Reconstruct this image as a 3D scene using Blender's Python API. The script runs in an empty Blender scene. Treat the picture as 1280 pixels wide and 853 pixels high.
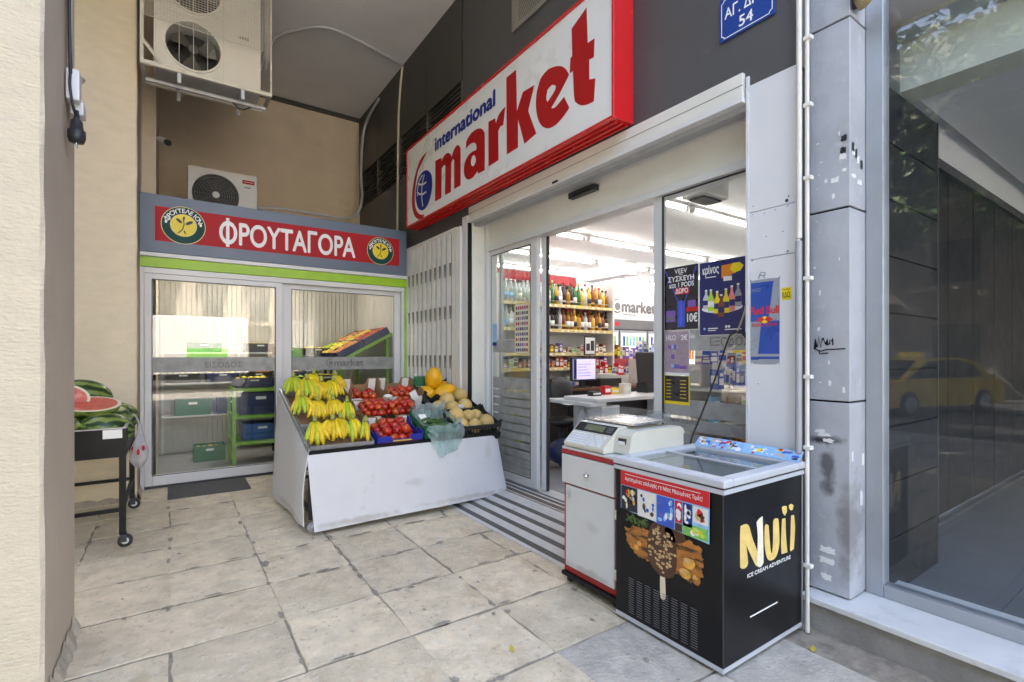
import bpy, math, random
from mathutils import Vector, Matrix
from mathutils.geometry import tessellate_polygon

R = math.radians
random.seed(7)
SC = bpy.context.scene
COL = SC.collection

# ------------------------------------------------------------------ camera
cam_data = bpy.data.cameras.new('camera')
cam = bpy.data.objects.new('camera', cam_data)
COL.objects.link(cam)
cam.location = (0, 0, 1.4)
cam.rotation_euler = (R(90), 0, R(-34.5))
cam_data.sensor_width = 36.0
cam_data.lens = 36.0 * 622 / 1280
cam_data.shift_y = 17.5 / 1280
cam_data.clip_start = 0.05
cam_data.clip_end = 1000
SC.camera = cam

# ------------------------------------------------------------------ sky and sun
SUN_AZ, SUN_EL = R(13), R(52)      # the sun stands behind the building: the arcade lies in its shade
world = bpy.data.worlds.new('World')
SC.world = world
world.use_nodes = True
nt = world.node_tree
bg = nt.nodes['Background']
sky = nt.nodes.new('ShaderNodeTexSky')
sky.sky_type = 'NISHITA'
sky.sun_disc = False
sky.sun_elevation = SUN_EL
sky.sun_rotation = SUN_AZ
sky.air_density = 1.0
sky.dust_density = 3.0
sky.ozone_density = 0.7
nt.links.new(sky.outputs[0], bg.inputs[0])
bg.inputs[1].default_value = 0.15
sun_data = bpy.data.lights.new('sun', 'SUN')
sun_data.energy = 4.5
sun_data.angle = R(0.5)
sun_data.color = (1.0, 0.955, 0.88)
sun = bpy.data.objects.new('sun', sun_data)
COL.objects.link(sun)
sd = Vector((math.sin(SUN_AZ) * math.cos(SUN_EL), math.cos(SUN_AZ) * math.cos(SUN_EL), math.sin(SUN_EL)))
sun.rotation_euler = sd.to_track_quat('Z', 'Y').to_euler()
sun.location = sd * 40

SC.view_settings.view_transform = 'Standard'
SC.view_settings.look = 'None'
SC.view_settings.exposure = 3.75
SC.view_settings.gamma = 1.0
SC.view_settings.use_curve_mapping = False
SC.view_settings.use_white_balance = True      # the photograph is balanced for open shade
SC.view_settings.white_balance_temperature = 7500
SC.view_settings.white_balance_tint = 14
SC.render.engine = 'CYCLES'
cy = SC.cycles
cy.use_denoising = True
cy.max_bounces = 8
cy.diffuse_bounces = 5
cy.glossy_bounces = 4
cy.transmission_bounces = 4
cy.transparent_max_bounces = 14
cy.sample_clamp_indirect = 6.0
cy.caustics_reflective = False
cy.caustics_refractive = False

# ------------------------------------------------------------------ materials
MATS = {}


def node(nt, kind, **kw):
    n = nt.nodes.new('ShaderNode' + kind)
    for k, v in kw.items():
        setattr(n, k, v)
    return n


def pmat(name, col, rough=0.55, metal=0.0, var=0.12, vscale=6.0, bump=0.0, bscale=60.0, stretch=(1, 1, 1),
         spots=None, objrand=0.0, spec=0.5, coat=0.0, roughvar=0.08, huevar=0.0, world_tex=False, stains=None):
    """Principled material: base colour varied by two scales of noise, optional darker spots, bump, per-object tone."""
    m = bpy.data.materials.new(name)
    m.use_nodes = True
    nt = m.node_tree
    L = nt.links
    b = nt.nodes['Principled BSDF']
    b.inputs['Roughness'].default_value = rough
    b.inputs['Metallic'].default_value = metal
    b.inputs['Specular IOR Level'].default_value = spec
    b.inputs['Coat Weight'].default_value = coat
    b.inputs['Coat Roughness'].default_value = 0.08
    if world_tex:
        src = node(nt, 'NewGeometry').outputs['Position']
    else:
        src = node(nt, 'TexCoord').outputs['Object']
    mp = node(nt, 'Mapping')
    mp.inputs['Scale'].default_value = stretch
    L.new(src, mp.inputs['Vector'])
    oi = None
    if objrand or not world_tex:
        oi = node(nt, 'ObjectInfo')
        if not world_tex:
            comb = node(nt, 'CombineXYZ')
            ml = node(nt, 'Math', operation='MULTIPLY')
            ml.inputs[1].default_value = 37.0
            L.new(oi.outputs['Random'], ml.inputs[0])
            for i in range(3):
                L.new(ml.outputs[0], comb.inputs[i])
            L.new(comb.outputs[0], mp.inputs['Location'])
    n1 = node(nt, 'TexNoise')
    n1.inputs['Scale'].default_value = vscale
    n1.inputs['Detail'].default_value = 6
    n1.inputs['Roughness'].default_value = 0.65
    L.new(mp.outputs[0], n1.inputs['Vector'])
    # brightness factor
    mr = node(nt, 'MapRange')
    mr.inputs['From Min'].default_value = 0.3
    mr.inputs['From Max'].default_value = 0.7
    mr.inputs['To Min'].default_value = 1 - var
    mr.inputs['To Max'].default_value = 1 + var
    L.new(n1.outputs['Fac'], mr.inputs['Value'])
    fac = mr.outputs[0]
    if objrand:
        mo = node(nt, 'MapRange')
        mo.inputs['To Min'].default_value = 1 - objrand
        mo.inputs['To Max'].default_value = 1 + objrand
        L.new(oi.outputs['Random'], mo.inputs['Value'])
        mm = node(nt, 'Math', operation='MULTIPLY')
        L.new(fac, mm.inputs[0])
        L.new(mo.outputs[0], mm.inputs[1])
        fac = mm.outputs[0]
    hsv = node(nt, 'HueSaturation')
    hsv.inputs['Color'].default_value = (*col, 1)
    L.new(fac, hsv.inputs['Value'])
    if huevar:
        mh = node(nt, 'MapRange')
        mh.inputs['To Min'].default_value = 0.5 - huevar
        mh.inputs['To Max'].default_value = 0.5 + huevar
        L.new(oi.outputs['Random'], mh.inputs['Value'])
        L.new(mh.outputs[0], hsv.inputs['Hue'])
    colout = hsv.outputs[0]
    for sp in (spots or []):
        scol, sscale, thr, amt = sp
        n2 = node(nt, 'TexNoise')
        n2.inputs['Scale'].default_value = sscale
        n2.inputs['Detail'].default_value = 8
        n2.inputs['Roughness'].default_value = 0.7
        L.new(mp.outputs[0], n2.inputs['Vector'])
        mr2 = node(nt, 'MapRange')
        mr2.inputs['From Min'].default_value = thr
        mr2.inputs['From Max'].default_value = thr + 0.08
        mr2.inputs['To Max'].default_value = amt
        L.new(n2.outputs['Fac'], mr2.inputs['Value'])
        mx = node(nt, 'Mix', data_type='RGBA')
        L.new(mr2.outputs[0], mx.inputs[0])
        L.new(colout, mx.inputs[6])
        mx.inputs[7].default_value = (*scol, 1)
        colout = mx.outputs[2]
    for st in (stains or []):   # a stain with a shape of its own: (centre, radii, colour, amount)
        cen, rad, scol, amt = st
        g = node(nt, 'NewGeometry')
        sb = node(nt, 'VectorMath', operation='SUBTRACT')
        sb.inputs[1].default_value = cen
        L.new(g.outputs['Position'], sb.inputs[0])
        dv = node(nt, 'VectorMath', operation='DIVIDE')
        dv.inputs[1].default_value = rad
        L.new(sb.outputs[0], dv.inputs[0])
        ln = node(nt, 'VectorMath', operation='LENGTH')
        L.new(dv.outputs[0], ln.inputs[0])
        n3 = node(nt, 'TexNoise')
        n3.inputs['Scale'].default_value = 14
        n3.inputs['Detail'].default_value = 6
        L.new(g.outputs['Position'], n3.inputs['Vector'])
        ad = node(nt, 'Math', operation='MULTIPLY_ADD')
        L.new(n3.outputs['Fac'], ad.inputs[0])
        ad.inputs[1].default_value = 1.6
        L.new(ln.outputs['Value'], ad.inputs[2])
        mr3 = node(nt, 'MapRange')
        mr3.inputs['From Min'].default_value = 1.15
        mr3.inputs['From Max'].default_value = 1.75
        mr3.inputs['To Min'].default_value = amt
        mr3.inputs['To Max'].default_value = 0
        L.new(ad.outputs[0], mr3.inputs['Value'])
        mx = node(nt, 'Mix', data_type='RGBA')
        L.new(mr3.outputs[0], mx.inputs[0])
        L.new(colout, mx.inputs[6])
        mx.inputs[7].default_value = (*scol, 1)
        colout = mx.outputs[2]
    L.new(colout, b.inputs['Base Color'])
    if roughvar:
        mr4 = node(nt, 'MapRange')
        mr4.inputs['From Min'].default_value = 0.3
        mr4.inputs['From Max'].default_value = 0.7
        mr4.inputs['To Min'].default_value = max(0.02, rough - roughvar)
        mr4.inputs['To Max'].default_value = min(1, rough + roughvar)
        L.new(n1.outputs['Fac'], mr4.inputs['Value'])
        L.new(mr4.outputs[0], b.inputs['Roughness'])
    if bump:
        nb = node(nt, 'TexNoise')
        nb.inputs['Scale'].default_value = bscale
        nb.inputs['Detail'].default_value = 5
        L.new(mp.outputs[0], nb.inputs['Vector'])
        bp = node(nt, 'Bump')
        bp.inputs['Strength'].default_value = bump
        bp.inputs['Distance'].default_value = 0.01
        L.new(nb.outputs['Fac'], bp.inputs['Height'])
        L.new(bp.outputs[0], b.inputs['Normal'])
    MATS[name] = m
    return m


def glass(name, tint=(0.93, 0.96, 0.95), ior=1.5, rough=0.0, haze=0.0, hazecol=(0.6, 0.62, 0.64)):
    """Thin pane: clear where you look through, mirror by Fresnel, with an optional film of frost or dust."""
    m = bpy.data.materials.new(name)
    m.use_nodes = True
    nt = m.node_tree
    L = nt.links
    nt.nodes.remove(nt.nodes['Principled BSDF'])
    out = nt.nodes['Material Output']
    tr = node(nt, 'BsdfTransparent')
    tr.inputs[0].default_value = (*tint, 1)
    gl = node(nt, 'BsdfGlossy')
    gl.inputs['Roughness'].default_value = rough
    fr = node(nt, 'Fresnel')
    gb = node(nt, 'NewGeometry')      # the pane is thin: the same Fresnel curve on both of its faces
    mi = node(nt, 'MapRange')
    mi.inputs['To Min'].default_value = ior
    mi.inputs['To Max'].default_value = 1.0 / ior
    L.new(gb.outputs['Backfacing'], mi.inputs['Value'])
    L.new(mi.outputs[0], fr.inputs['IOR'])
    mx = node(nt, 'MixShader')
    L.new(fr.outputs[0], mx.inputs[0])
    L.new(tr.outputs[0], mx.inputs[1])
    L.new(gl.outputs[0], mx.inputs[2])
    last = mx.outputs[0]
    if haze:
        df = node(nt, 'BsdfDiffuse')
        df.inputs[0].default_value = (*hazecol, 1)
        tl = node(nt, 'BsdfTranslucent')
        tl.inputs[0].default_value = (*hazecol, 1)
        a = node(nt, 'MixShader')
        a.inputs[0].default_value = 0.4
        L.new(df.outputs[0], a.inputs[1])
        L.new(tl.outputs[0], a.inputs[2])
        n = node(nt, 'TexNoise')
        n.inputs['Scale'].default_value = 9
        n.inputs['Detail'].default_value = 8
        g = node(nt, 'NewGeometry')
        L.new(g.outputs['Position'], n.inputs['Vector'])
        mr = node(nt, 'MapRange')
        mr.inputs['From Min'].default_value = 0.35
        mr.inputs['From Max'].default_value = 0.7
        mr.inputs['To Min'].default_value = haze * 0.8
        mr.inputs['To Max'].default_value = min(1, haze * 1.25)
        L.new(n.outputs['Fac'], mr.inputs['Value'])
        mx2 = node(nt, 'MixShader')
        L.new(mr.outputs[0], mx2.inputs[0])
        L.new(last, mx2.inputs[1])
        L.new(a.outputs[0], mx2.inputs[2])
        last = mx2.outputs[0]
    L.new(last, out.inputs['Surface'])
    MATS[name] = m
    return m


def emit(name, col, strength):
    m = bpy.data.materials.new(name)
    m.use_nodes = True
    nt = m.node_tree
    b = nt.nodes['Principled BSDF']
    b.inputs['Base Color'].default_value = (*col, 1)
    b.inputs['Emission Color'].default_value = (*col, 1)
    b.inputs['Emission Strength'].default_value = strength
    MATS[name] = m
    return m


def flat(name, col, rough=0.5):
    return pmat(name, col, rough, var=0.04, vscale=20, roughvar=0.05)


# ------------------------------------------------------------------ mesh builder
class MB:
    def __init__(s):
        s.v, s.f, s.mi, s.sm = [], [], [], []

    def add(s, vs, fs, mi=0, smooth=False):
        o = len(s.v)
        s.v += [Vector(p) for p in vs]
        for f in fs:
            s.f.append([i + o for i in f])
            s.mi.append(mi)
            s.sm.append(smooth)
        return s

    def box(s, x0, x1, y0, y1, z0, z1, mi=0):
        return s.add([(x0, y0, z0), (x1, y0, z0), (x1, y1, z0), (x0, y1, z0), (x0, y0, z1), (x1, y0, z1), (x1, y1, z1), (x0, y1, z1)],
                     [(0, 3, 2, 1), (4, 5, 6, 7), (0, 1, 5, 4), (1, 2, 6, 5), (2, 3, 7, 6), (3, 0, 4, 7)], mi)

    def obox(s, c, half, M, mi=0):
        c = Vector(c)
        hx, hy, hz = half
        vs = [c + M @ Vector(p) for p in ((-hx, -hy, -hz), (hx, -hy, -hz), (hx, hy, -hz), (-hx, hy, -hz), (-hx, -hy, hz), (hx, -hy, hz), (hx, hy, hz), (-hx, hy, hz))]
        return s.add(vs, [(0, 3, 2, 1), (4, 5, 6, 7), (0, 1, 5, 4), (1, 2, 6, 5), (2, 3, 7, 6), (3, 0, 4, 7)], mi)

    def tube(s, pts, r, n=8, mi=0, smooth=True, cap=True):
        pts = [Vector(p) for p in pts]
        rs = r if isinstance(r, (list, tuple)) else [r] * len(pts)
        ref = None
        rings = []
        for i, p in enumerate(pts):
            t = (pts[min(i + 1, len(pts) - 1)] - pts[max(i - 1, 0)]).normalized()
            if ref is None:
                ref = t.orthogonal().normalized()
            ref = (ref - t * ref.dot(t)).normalized()
            b = t.cross(ref)
            rings.append([p + (ref * math.cos(2 * math.pi * k / n) + b * math.sin(2 * math.pi * k / n)) * rs[i] for k in range(n)])
        o = len(s.v)
        vs = [q for rg in rings for q in rg]
        fs = []
        for i in range(len(pts) - 1):
            for k in range(n):
                a, b2 = i * n + k, i * n + (k + 1) % n
                fs.append((a, b2, b2 + n, a + n))
        s.add(vs, fs, mi, smooth)
        if cap:
            s.add(rings[0], [tuple(reversed(range(n)))], mi)
            s.add(rings[-1], [tuple(range(n))], mi)
        return s

    def lathe(s, prof, c=(0, 0, 0), n=16, mi=0, smooth=True, M=None):
        c = Vector(c)
        M = M or Matrix.Identity(3)
        vs, fs = [], []
        for (r, z) in prof:
            for k in range(n):
                a = 2 * math.pi * k / n
                vs.append(c + M @ Vector((r * math.cos(a), r * math.sin(a), z)))
        for i in range(len(prof) - 1):
            for k in range(n):
                a, b = i * n + k, i * n + (k + 1) % n
                fs.append((a, b, b + n, a + n))
        fs.append(tuple(reversed(range(n))))
        fs.append(tuple(range((len(prof) - 1) * n, len(prof) * n)))
        return s.add(vs, fs, mi, smooth)

    def ball(s, c, rx, ry=None, rz=None, nu=14, nv=9, mi=0, M=None, fn=None):
        ry = ry or rx
        rz = rz or rx
        c = Vector(c)
        M = M or Matrix.Identity(3)
        vs, fs = [], []
        for j in range(nv + 1):
            th = math.pi * j / nv
            for k in range(nu):
                ph = 2 * math.pi * k / nu
                d = Vector((math.sin(th) * math.cos(ph), math.sin(th) * math.sin(ph), -math.cos(th)))
                q = fn(d, th, ph) if fn else 1.0
                vs.append(c + M @ Vector((d.x * rx * q, d.y * ry * q, d.z * rz * q)))
        for j in range(nv):
            for k in range(nu):
                a, b = j * nu + k, j * nu + (k + 1) % nu
                fs.append((a, b, b + nu, a + nu))
        return s.add(vs, fs, mi, True)

    def prism(s, pts, fr, d0, d1, mi=0, holes=()):
        """A closed outline in a frame's plane, from depth d0 to d1 along its normal."""
        O, ex, ey, n = fr
        loops = [list(pts)] + [list(h) for h in holes]
        flat2 = [p for lp in loops for p in lp]
        tri = tessellate_polygon([[Vector((p[0], p[1], 0)) for p in lp] for lp in loops])
        N = len(flat2)
        vs = [O + ex * p[0] + ey * p[1] + n * d1 for p in flat2]
        s.add(vs, [_ccw(t, flat2) for t in tri], mi)
        if d0 != d1:
            vs2 = [O + ex * p[0] + ey * p[1] + n * d0 for p in flat2]
            s.add(vs2, [tuple(reversed(_ccw(t, flat2))) for t in tri], mi)
            o = 0
            for lp in loops:
                k = len(lp)
                a = vs[o:o + k] + vs2[o:o + k]
                s.add(a, [(i, i + k, (i + 1) % k + k, (i + 1) % k) for i in range(k)], mi)
                o += k
        return s

    def mesh(s, name, mats, shift=None):
        me = bpy.data.meshes.new(name)
        sh = shift or Vector((0, 0, 0))
        me.from_pydata([tuple(v - sh) for v in s.v], [], s.f)
        if not isinstance(mats, (list, tuple)):
            mats = [mats]
        for m in mats:
            me.materials.append(MATS[m] if isinstance(m, str) else m)
        me.polygons.foreach_set('material_index', s.mi)
        me.polygons.foreach_set('use_smooth', s.sm)
        me.update()
        return me

    def build(s, name, mats, parent=None, bevel=0.0, origin=None, seg=2):
        if origin is None:
            xs = [v.x for v in s.v]
            ys = [v.y for v in s.v]
            zs = [v.z for v in s.v]
            origin = Vector(((min(xs) + max(xs)) / 2, (min(ys) + max(ys)) / 2, min(zs)))
        me = s.mesh(name, mats, Vector(origin))
        o = bpy.data.objects.new(name, me)
        COL.objects.link(o)
        o.location = origin
        if parent is not None:
            o.parent = parent
            o.location = Vector(origin) - wloc(parent)
        if bevel:
            md = o.modifiers.new('bevel', 'BEVEL')
            md.width = bevel
            md.segments = seg
            md.limit_method = 'ANGLE'
            md.angle_limit = R(40)
        return o


def _ccw(t, P):
    a, b, c = (P[i] for i in t)
    ar = (b[0] - a[0]) * (c[1] - a[1]) - (b[1] - a[1]) * (c[0] - a[0])
    return tuple(t) if ar > 0 else (t[0], t[2], t[1])


def wloc(o):
    p = Vector(o.location)
    while o.parent is not None:
        o = o.parent
        p += Vector(o.location)
    return p


def tag(o, label=None, cat=None, group=None, kind=None):
    if label:
        o['label'] = label
    if cat:
        o['category'] = cat
    if group:
        o['group'] = group
    if kind:
        o['kind'] = kind
    return o


def thing(name, label, cat, loc=(0, 0, 0), group=None):
    o = bpy.data.objects.new(name, None)
    COL.objects.link(o)
    o.location = loc
    o.empty_display_size = 0.1
    return tag(o, label, cat, group)


def copy_tree(o, parent=None):
    c = o.copy()
    COL.objects.link(c)
    c.parent = parent
    for ch in KIDS(o):
        copy_tree(ch, c)
    return c


def KIDS(o):
    return [x for x in o.children]


def inst(name, me, loc, parent=None, rot=(0, 0, 0), scale=(1, 1, 1)):
    o = bpy.data.objects.new(name, me)
    COL.objects.link(o)
    o.rotation_euler = rot
    o.scale = scale
    o.location = Vector(loc)
    if parent is not None:
        o.parent = parent
        o.location = Vector(loc) - wloc(parent)
    return o


def bx(name, x0, x1, y0, y1, z0, z1, mat, parent=None, bevel=0.0):
    return MB().box(x0, x1, y0, y1, z0, z1).build(name, mat, parent, bevel)


def Fr(O, ex, ey):
    O, ex, ey = Vector(O), Vector(ex).normalized(), Vector(ey).normalized()
    return (O, ex, ey, ex.cross(ey))


def FX(x, y=0.0, z=0.0):     # a plane that faces the arcade (-X); s runs towards -Y, t up
    return Fr((x, y, z), (0, -1, 0), (0, 0, 1))


def FY(y, x=0.0, z=0.0):     # a plane that faces the street end (-Y); s runs towards +X, t up
    return Fr((x, y, z), (1, 0, 0), (0, 0, 1))


# ------------------------------------------------------------------ lettering
TXT = {}
# capitals that Greek and Latin share are drawn from the Latin glyphs, which triangulate cleanly
TWINS = str.maketrans('ΑΒΕΖΗΙΚΜΝΟΡΤΥΧΦ', 'ABEZHIKMNOPTYXO')


def text_geo(body, off=0.0, res=5):
    key = (body, off, res)
    if key not in TXT:
        c = bpy.data.curves.new('lettering', 'FONT')
        c.body = body
        c.resolution_u = res
        c.offset = off
        o = bpy.data.objects.new('lettering', c)
        me = o.to_mesh()
        TXT[key] = ([(v.co.x, v.co.y) for v in me.vertices], [tuple(p.vertices) for p in me.polygons])
        o.to_mesh_clear()
        bpy.data.objects.remove(o)
        bpy.data.curves.remove(c)
    return TXT[key]


def smooth_loop(pts, n=5, sharp=38, closed=True):
    """Round an outline through its points, keeping the corners that turn sharply."""
    P = [Vector((p[0], p[1])) for p in pts]
    k = len(P)
    corner = []
    for i in range(k):
        a, b = P[i] - P[i - 1], P[(i + 1) % k] - P[i]
        ang = math.degrees(a.angle(b, 0.0))
        corner.append(ang > sharp)
    out = []
    for i in range(k):
        p0, p1, p2, p3 = P[i - 1], P[i], P[(i + 1) % k], P[(i + 2) % k]
        if corner[i] and corner[(i + 1) % k]:
            out.append((p1.x, p1.y))
            continue
        t1 = Vector((0, 0)) if corner[i] else (p2 - p0) * 0.5
        t2 = Vector((0, 0)) if corner[(i + 1) % k] else (p3 - p1) * 0.5
        for j in range(n):
            t = j / n
            q = p1 * (2 * t ** 3 - 3 * t ** 2 + 1) + t1 * (t ** 3 - 2 * t ** 2 + t) + p2 * (-2 * t ** 3 + 3 * t ** 2) + t2 * (t ** 3 - t ** 2)
            out.append((q.x, q.y))
    return out


def stroke(pts, w):
    P = [Vector((p[0], p[1])) for p in pts]
    L_, R_ = [], []
    for i, p in enumerate(P):
        d = (P[min(i + 1, len(P) - 1)] - P[max(i - 1, 0)]).normalized()
        nn = Vector((-d.y, d.x)) * w / 2
        L_.append(tuple(p + nn))
        R_.append(tuple(p - nn))
    return L_ + R_[::-1]


class Print:
    """Flat print on a surface: outlines and lettering, each layer a hair above the last."""
    def __init__(s, fr, step=0.0012):
        s.fr, s.step, s.mb, s.mats = fr, step, MB(), []

    def _mi(s, m):
        if m not in s.mats:
            s.mats.append(m)
        return s.mats.index(m)

    def poly(s, pts, m, lvl=1, holes=(), thick=0.0):
        s.mb.prism(pts, s.fr, s.step * lvl - thick if thick else s.step * lvl, s.step * lvl, s._mi(m), holes)
        return s

    def rect(s, x0, x1, y0, y1, m, lvl=1):
        return s.poly([(x0, y0), (x1, y0), (x1, y1), (x0, y1)], m, lvl)

    def disc(s, x, y, r, m, lvl=1, ry=None, n=20):
        ry = ry or r
        return s.poly([(x + r * math.cos(2 * math.pi * k / n), y + ry * math.sin(2 * math.pi * k / n)) for k in range(n)], m, lvl)

    def text(s, body, x, y, h, m, lvl=2, width=None, align='L', bold=0.012, rot=0.0, shear=0.0):
        vs, fs = text_geo(body.translate(TWINS), 0.0)
        if not vs:
            return s
        x0, x1 = min(v[0] for v in vs), max(v[0] for v in vs)
        sy = h / 0.70
        sx = width / (x1 - x0) if width else sy
        W = (x1 - x0) * sx
        ox = {'L': 0, 'C': -W / 2, 'R': -W}[align]
        O, ex, ey, n = s.fr
        ca, sa = math.cos(rot), math.sin(rot)
        g = bold * 0.9
        shifts = [(0, 0), (g, 0), (-g, 0), (0, g), (0, -g)] if bold > 0.008 else [(0, 0)]
        for i, (dx, dy) in enumerate(shifts):     # heavier strokes: the word laid over itself with a small shift
            out = []
            for v in vs:
                a, b = (v[0] + dx - x0) * sx + ox + shear * v[1] * sy, (v[1] + dy) * sy
                a, b = x + a * ca - b * sa, y + a * sa + b * ca
                out.append(O + ex * a + ey * b + n * (s.step * lvl + i * 0.00005))
            s.mb.add(out, fs, s._mi(m))
        return s

    def build(s, name, parent=None):
        return s.mb.build(name, s.mats, parent)

# ------------------------------------------------------------------ the palette
pmat('stone_tile', (0.63, 0.53, 0.385), 0.62, var=0.2, vscale=7, bump=0.9, bscale=55, objrand=0.08, spec=0.35,
     spots=[((0.47, 0.36, 0.23), 2.6, 0.55, 0.55), ((0.74, 0.67, 0.55), 13, 0.55, 0.5), ((0.35, 0.28, 0.195), 24, 0.575, 0.6), ((0.12, 0.10, 0.08), 55, 0.625, 0.85)])
pmat('stone_tile_grey', (0.49, 0.445, 0.38), 0.75, var=0.25, vscale=9, bump=1.0, bscale=60, objrand=0.07, spec=0.3,
     spots=[((0.34, 0.315, 0.28), 3.5, 0.55, 0.5), ((0.62, 0.59, 0.53), 14, 0.58, 0.6), ((0.12, 0.11, 0.10), 30, 0.63, 0.8)])
pmat('mortar', (0.30, 0.26, 0.21), 0.95, var=0.3, vscale=20, bump=0.6, bscale=120, world_tex=True)
pmat('grout', (0.29, 0.25, 0.20), 0.9, var=0.35, vscale=14, bump=0.6, bscale=120, spots=[((0.36, 0.31, 0.25), 7, 0.54, 0.7)], world_tex=True)
pmat('pavement', (0.34, 0.325, 0.30), 0.85, var=0.2, vscale=2.5, bump=0.5, bscale=60, world_tex=True,
     spots=[((0.16, 0.15, 0.14), 5, 0.58, 0.6), ((0.10, 0.095, 0.09), 30, 0.66, 0.7)])
pmat('asphalt', (0.06, 0.06, 0.062), 0.9, var=0.25, vscale=3, bump=0.5, bscale=90, world_tex=True)
pmat('road_paint', (0.75, 0.75, 0.72), 0.7)
pmat('kerb_stone', (0.40, 0.39, 0.37), 0.8, var=0.2, vscale=6, bump=0.3)
pmat('stucco', (0.565, 0.485, 0.365), 0.8, var=0.06, vscale=6, bump=0.8, bscale=40, stretch=(1.0, 1.0, 2.6), world_tex=True,
     spots=[((0.50, 0.42, 0.31), 3, 0.66, 0.35)])
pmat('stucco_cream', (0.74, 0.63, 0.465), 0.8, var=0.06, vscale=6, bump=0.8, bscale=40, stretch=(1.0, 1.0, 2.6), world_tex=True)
pmat('stucco_base', (0.38, 0.32, 0.25), 0.9, var=0.3, vscale=12, bump=0.8, bscale=40, world_tex=True)
pmat('tan_wall', (0.62, 0.52, 0.40), 0.85, var=0.08, vscale=2, bump=0.25, bscale=40, world_tex=True, spots=[((0.30, 0.24, 0.17), 2.2, 0.6, 0.4)])
pmat('ceiling_paint', (0.74, 0.745, 0.76), 0.85, var=0.06, vscale=1.2, bump=0.12, bscale=50, world_tex=True, spots=[((0.40, 0.38, 0.36), 1.1, 0.62, 0.35)])
pmat('dark_paint', (0.080, 0.080, 0.085), 0.5, var=0.1, vscale=2.5, bump=0.08, bscale=40, world_tex=True, spots=[((0.13, 0.13, 0.135), 3, 0.62, 0.5)])
pmat('brown_metal', (0.066, 0.062, 0.056), 0.42, metal=0.35, var=0.18, vscale=4, stretch=(1, 1, 0.25), world_tex=True)
pmat('louvre_metal', (0.15, 0.145, 0.135), 0.45, metal=0.4, var=0.15, vscale=5)
pmat('link_metal', (0.22, 0.215, 0.20), 0.5, metal=0.3)
pmat('guard_grey', (0.11, 0.11, 0.108), 0.5)
pmat('vent_slat', (0.16, 0.16, 0.17), 0.4)
pmat('perf_metal', (0.30, 0.285, 0.265), 0.5, metal=0.3, var=0.1)
pmat('black_void', (0.012, 0.012, 0.012), 0.9, var=0.0)
pmat('white_alu', (0.66, 0.665, 0.67), 0.35, var=0.04, vscale=3, spots=[((0.50, 0.49, 0.47), 7, 0.70, 0.4)], bump=0.03)
pmat('cream_alu', (0.72, 0.71, 0.66), 0.4, var=0.05, vscale=3, spots=[((0.50, 0.47, 0.40), 5, 0.64, 0.4)])
pmat('white_panel', (0.62, 0.625, 0.645), 0.5, var=0.05, vscale=2.5, spots=[((0.46, 0.45, 0.44), 5, 0.60, 0.35), ((0.30, 0.28, 0.26), 16, 0.68, 0.5)], bump=0.05, bscale=14)
pmat('stand_panel', (0.62, 0.625, 0.645), 0.5, var=0.05, vscale=2.5, world_tex=True, spots=[((0.46, 0.45, 0.44), 5, 0.60, 0.35), ((0.30, 0.28, 0.26), 16, 0.68, 0.5)], bump=0.06, bscale=9,
     stains=[((1.25, 4.01, .07), (.42, .3, .035), (.34, .31, .27), .55), ((2.25, 4.01, .09), (.50, .3, .03), (.36, .33, .29), .5), ((1.75, 4.02, .30), (.12, .3, .05), (.45, .44, .42), .5), ((.86, 4.6, .10), (.2, .6, .04), (.36, .33, .29), .5), ((2.5, 4.03, .5), (.05, .3, .12), (.48, .47, .45), .5)])
pmat('cladding_white', (0.70, 0.71, 0.73), 0.45, var=0.03, vscale=2.5, bump=0.05, bscale=8, spots=[((0.56, 0.56, 0.57), 4, 0.66, 0.3)])
pmat('shelf_board', (0.74, 0.74, 0.72), 0.45, var=0.04)
pmat('gate_white', (0.76, 0.75, 0.72), 0.42, var=0.06, vscale=4, spots=[((0.45, 0.42, 0.36), 9, 0.68, 0.5)])
pmat('pillar_plate', (0.47, 0.485, 0.52), 0.45, metal=0.2, var=0.12, vscale=5, world_tex=True, bump=0.1, bscale=18,
     spots=[((0.60, 0.61, 0.63), 11, 0.58, 0.55), ((0.36, 0.37, 0.39), 5, 0.58, 0.4), ((0.25, 0.26, 0.28), 30, 0.66, 0.6)],
     stains=[((2.82, 1.235, 0.955), (0.2, 0.13, 0.035), (0.012, 0.012, 0.012), 0.95), ((2.82, 1.20, 0.80), (0.3, 0.05, 0.19), (0.05, 0.045, 0.045), 0.75),
             ((2.84, 1.11, 0.52), (0.2, 0.06, 0.30), (0.16, 0.14, 0.14), 0.6)])
pmat('alu_grey', (0.42, 0.44, 0.47), 0.38, metal=0.55, var=0.06)
pmat('marble', (0.66, 0.66, 0.645), 0.4, var=0.07, vscale=4, world_tex=True, spots=[((0.45, 0.32, 0.16), 5.5, 0.63, 0.75), ((0.42, 0.42, 0.42), 3.2, 0.58, 0.4)])
pmat('riser', (0.30, 0.285, 0.265), 0.9, var=0.22, vscale=5, bump=0.5, bscale=50, world_tex=True, spots=[((0.15, 0.14, 0.13), 4, 0.56, 0.6)])
pmat('pvc_pipe', (0.66, 0.64, 0.60), 0.45, var=0.08, vscale=6)
pmat('grey_pipe', (0.36, 0.37, 0.39), 0.45, var=0.1, vscale=6)
pmat('grey_conduit', (0.50, 0.51, 0.53), 0.5, var=0.06)
pmat('beige_cable', (0.58, 0.53, 0.42), 0.5)
pmat('black_cable', (0.015, 0.015, 0.016), 0.45)
pmat('sign_white', (0.78, 0.79, 0.80), 0.3, var=0.03, vscale=2, coat=0.2, spots=[((0.66, 0.66, 0.65), 5, 0.68, 0.3)])
pmat('sign_red', (0.44, 0.006, 0.010), 0.4, var=0.05, spec=0.3)
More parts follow.
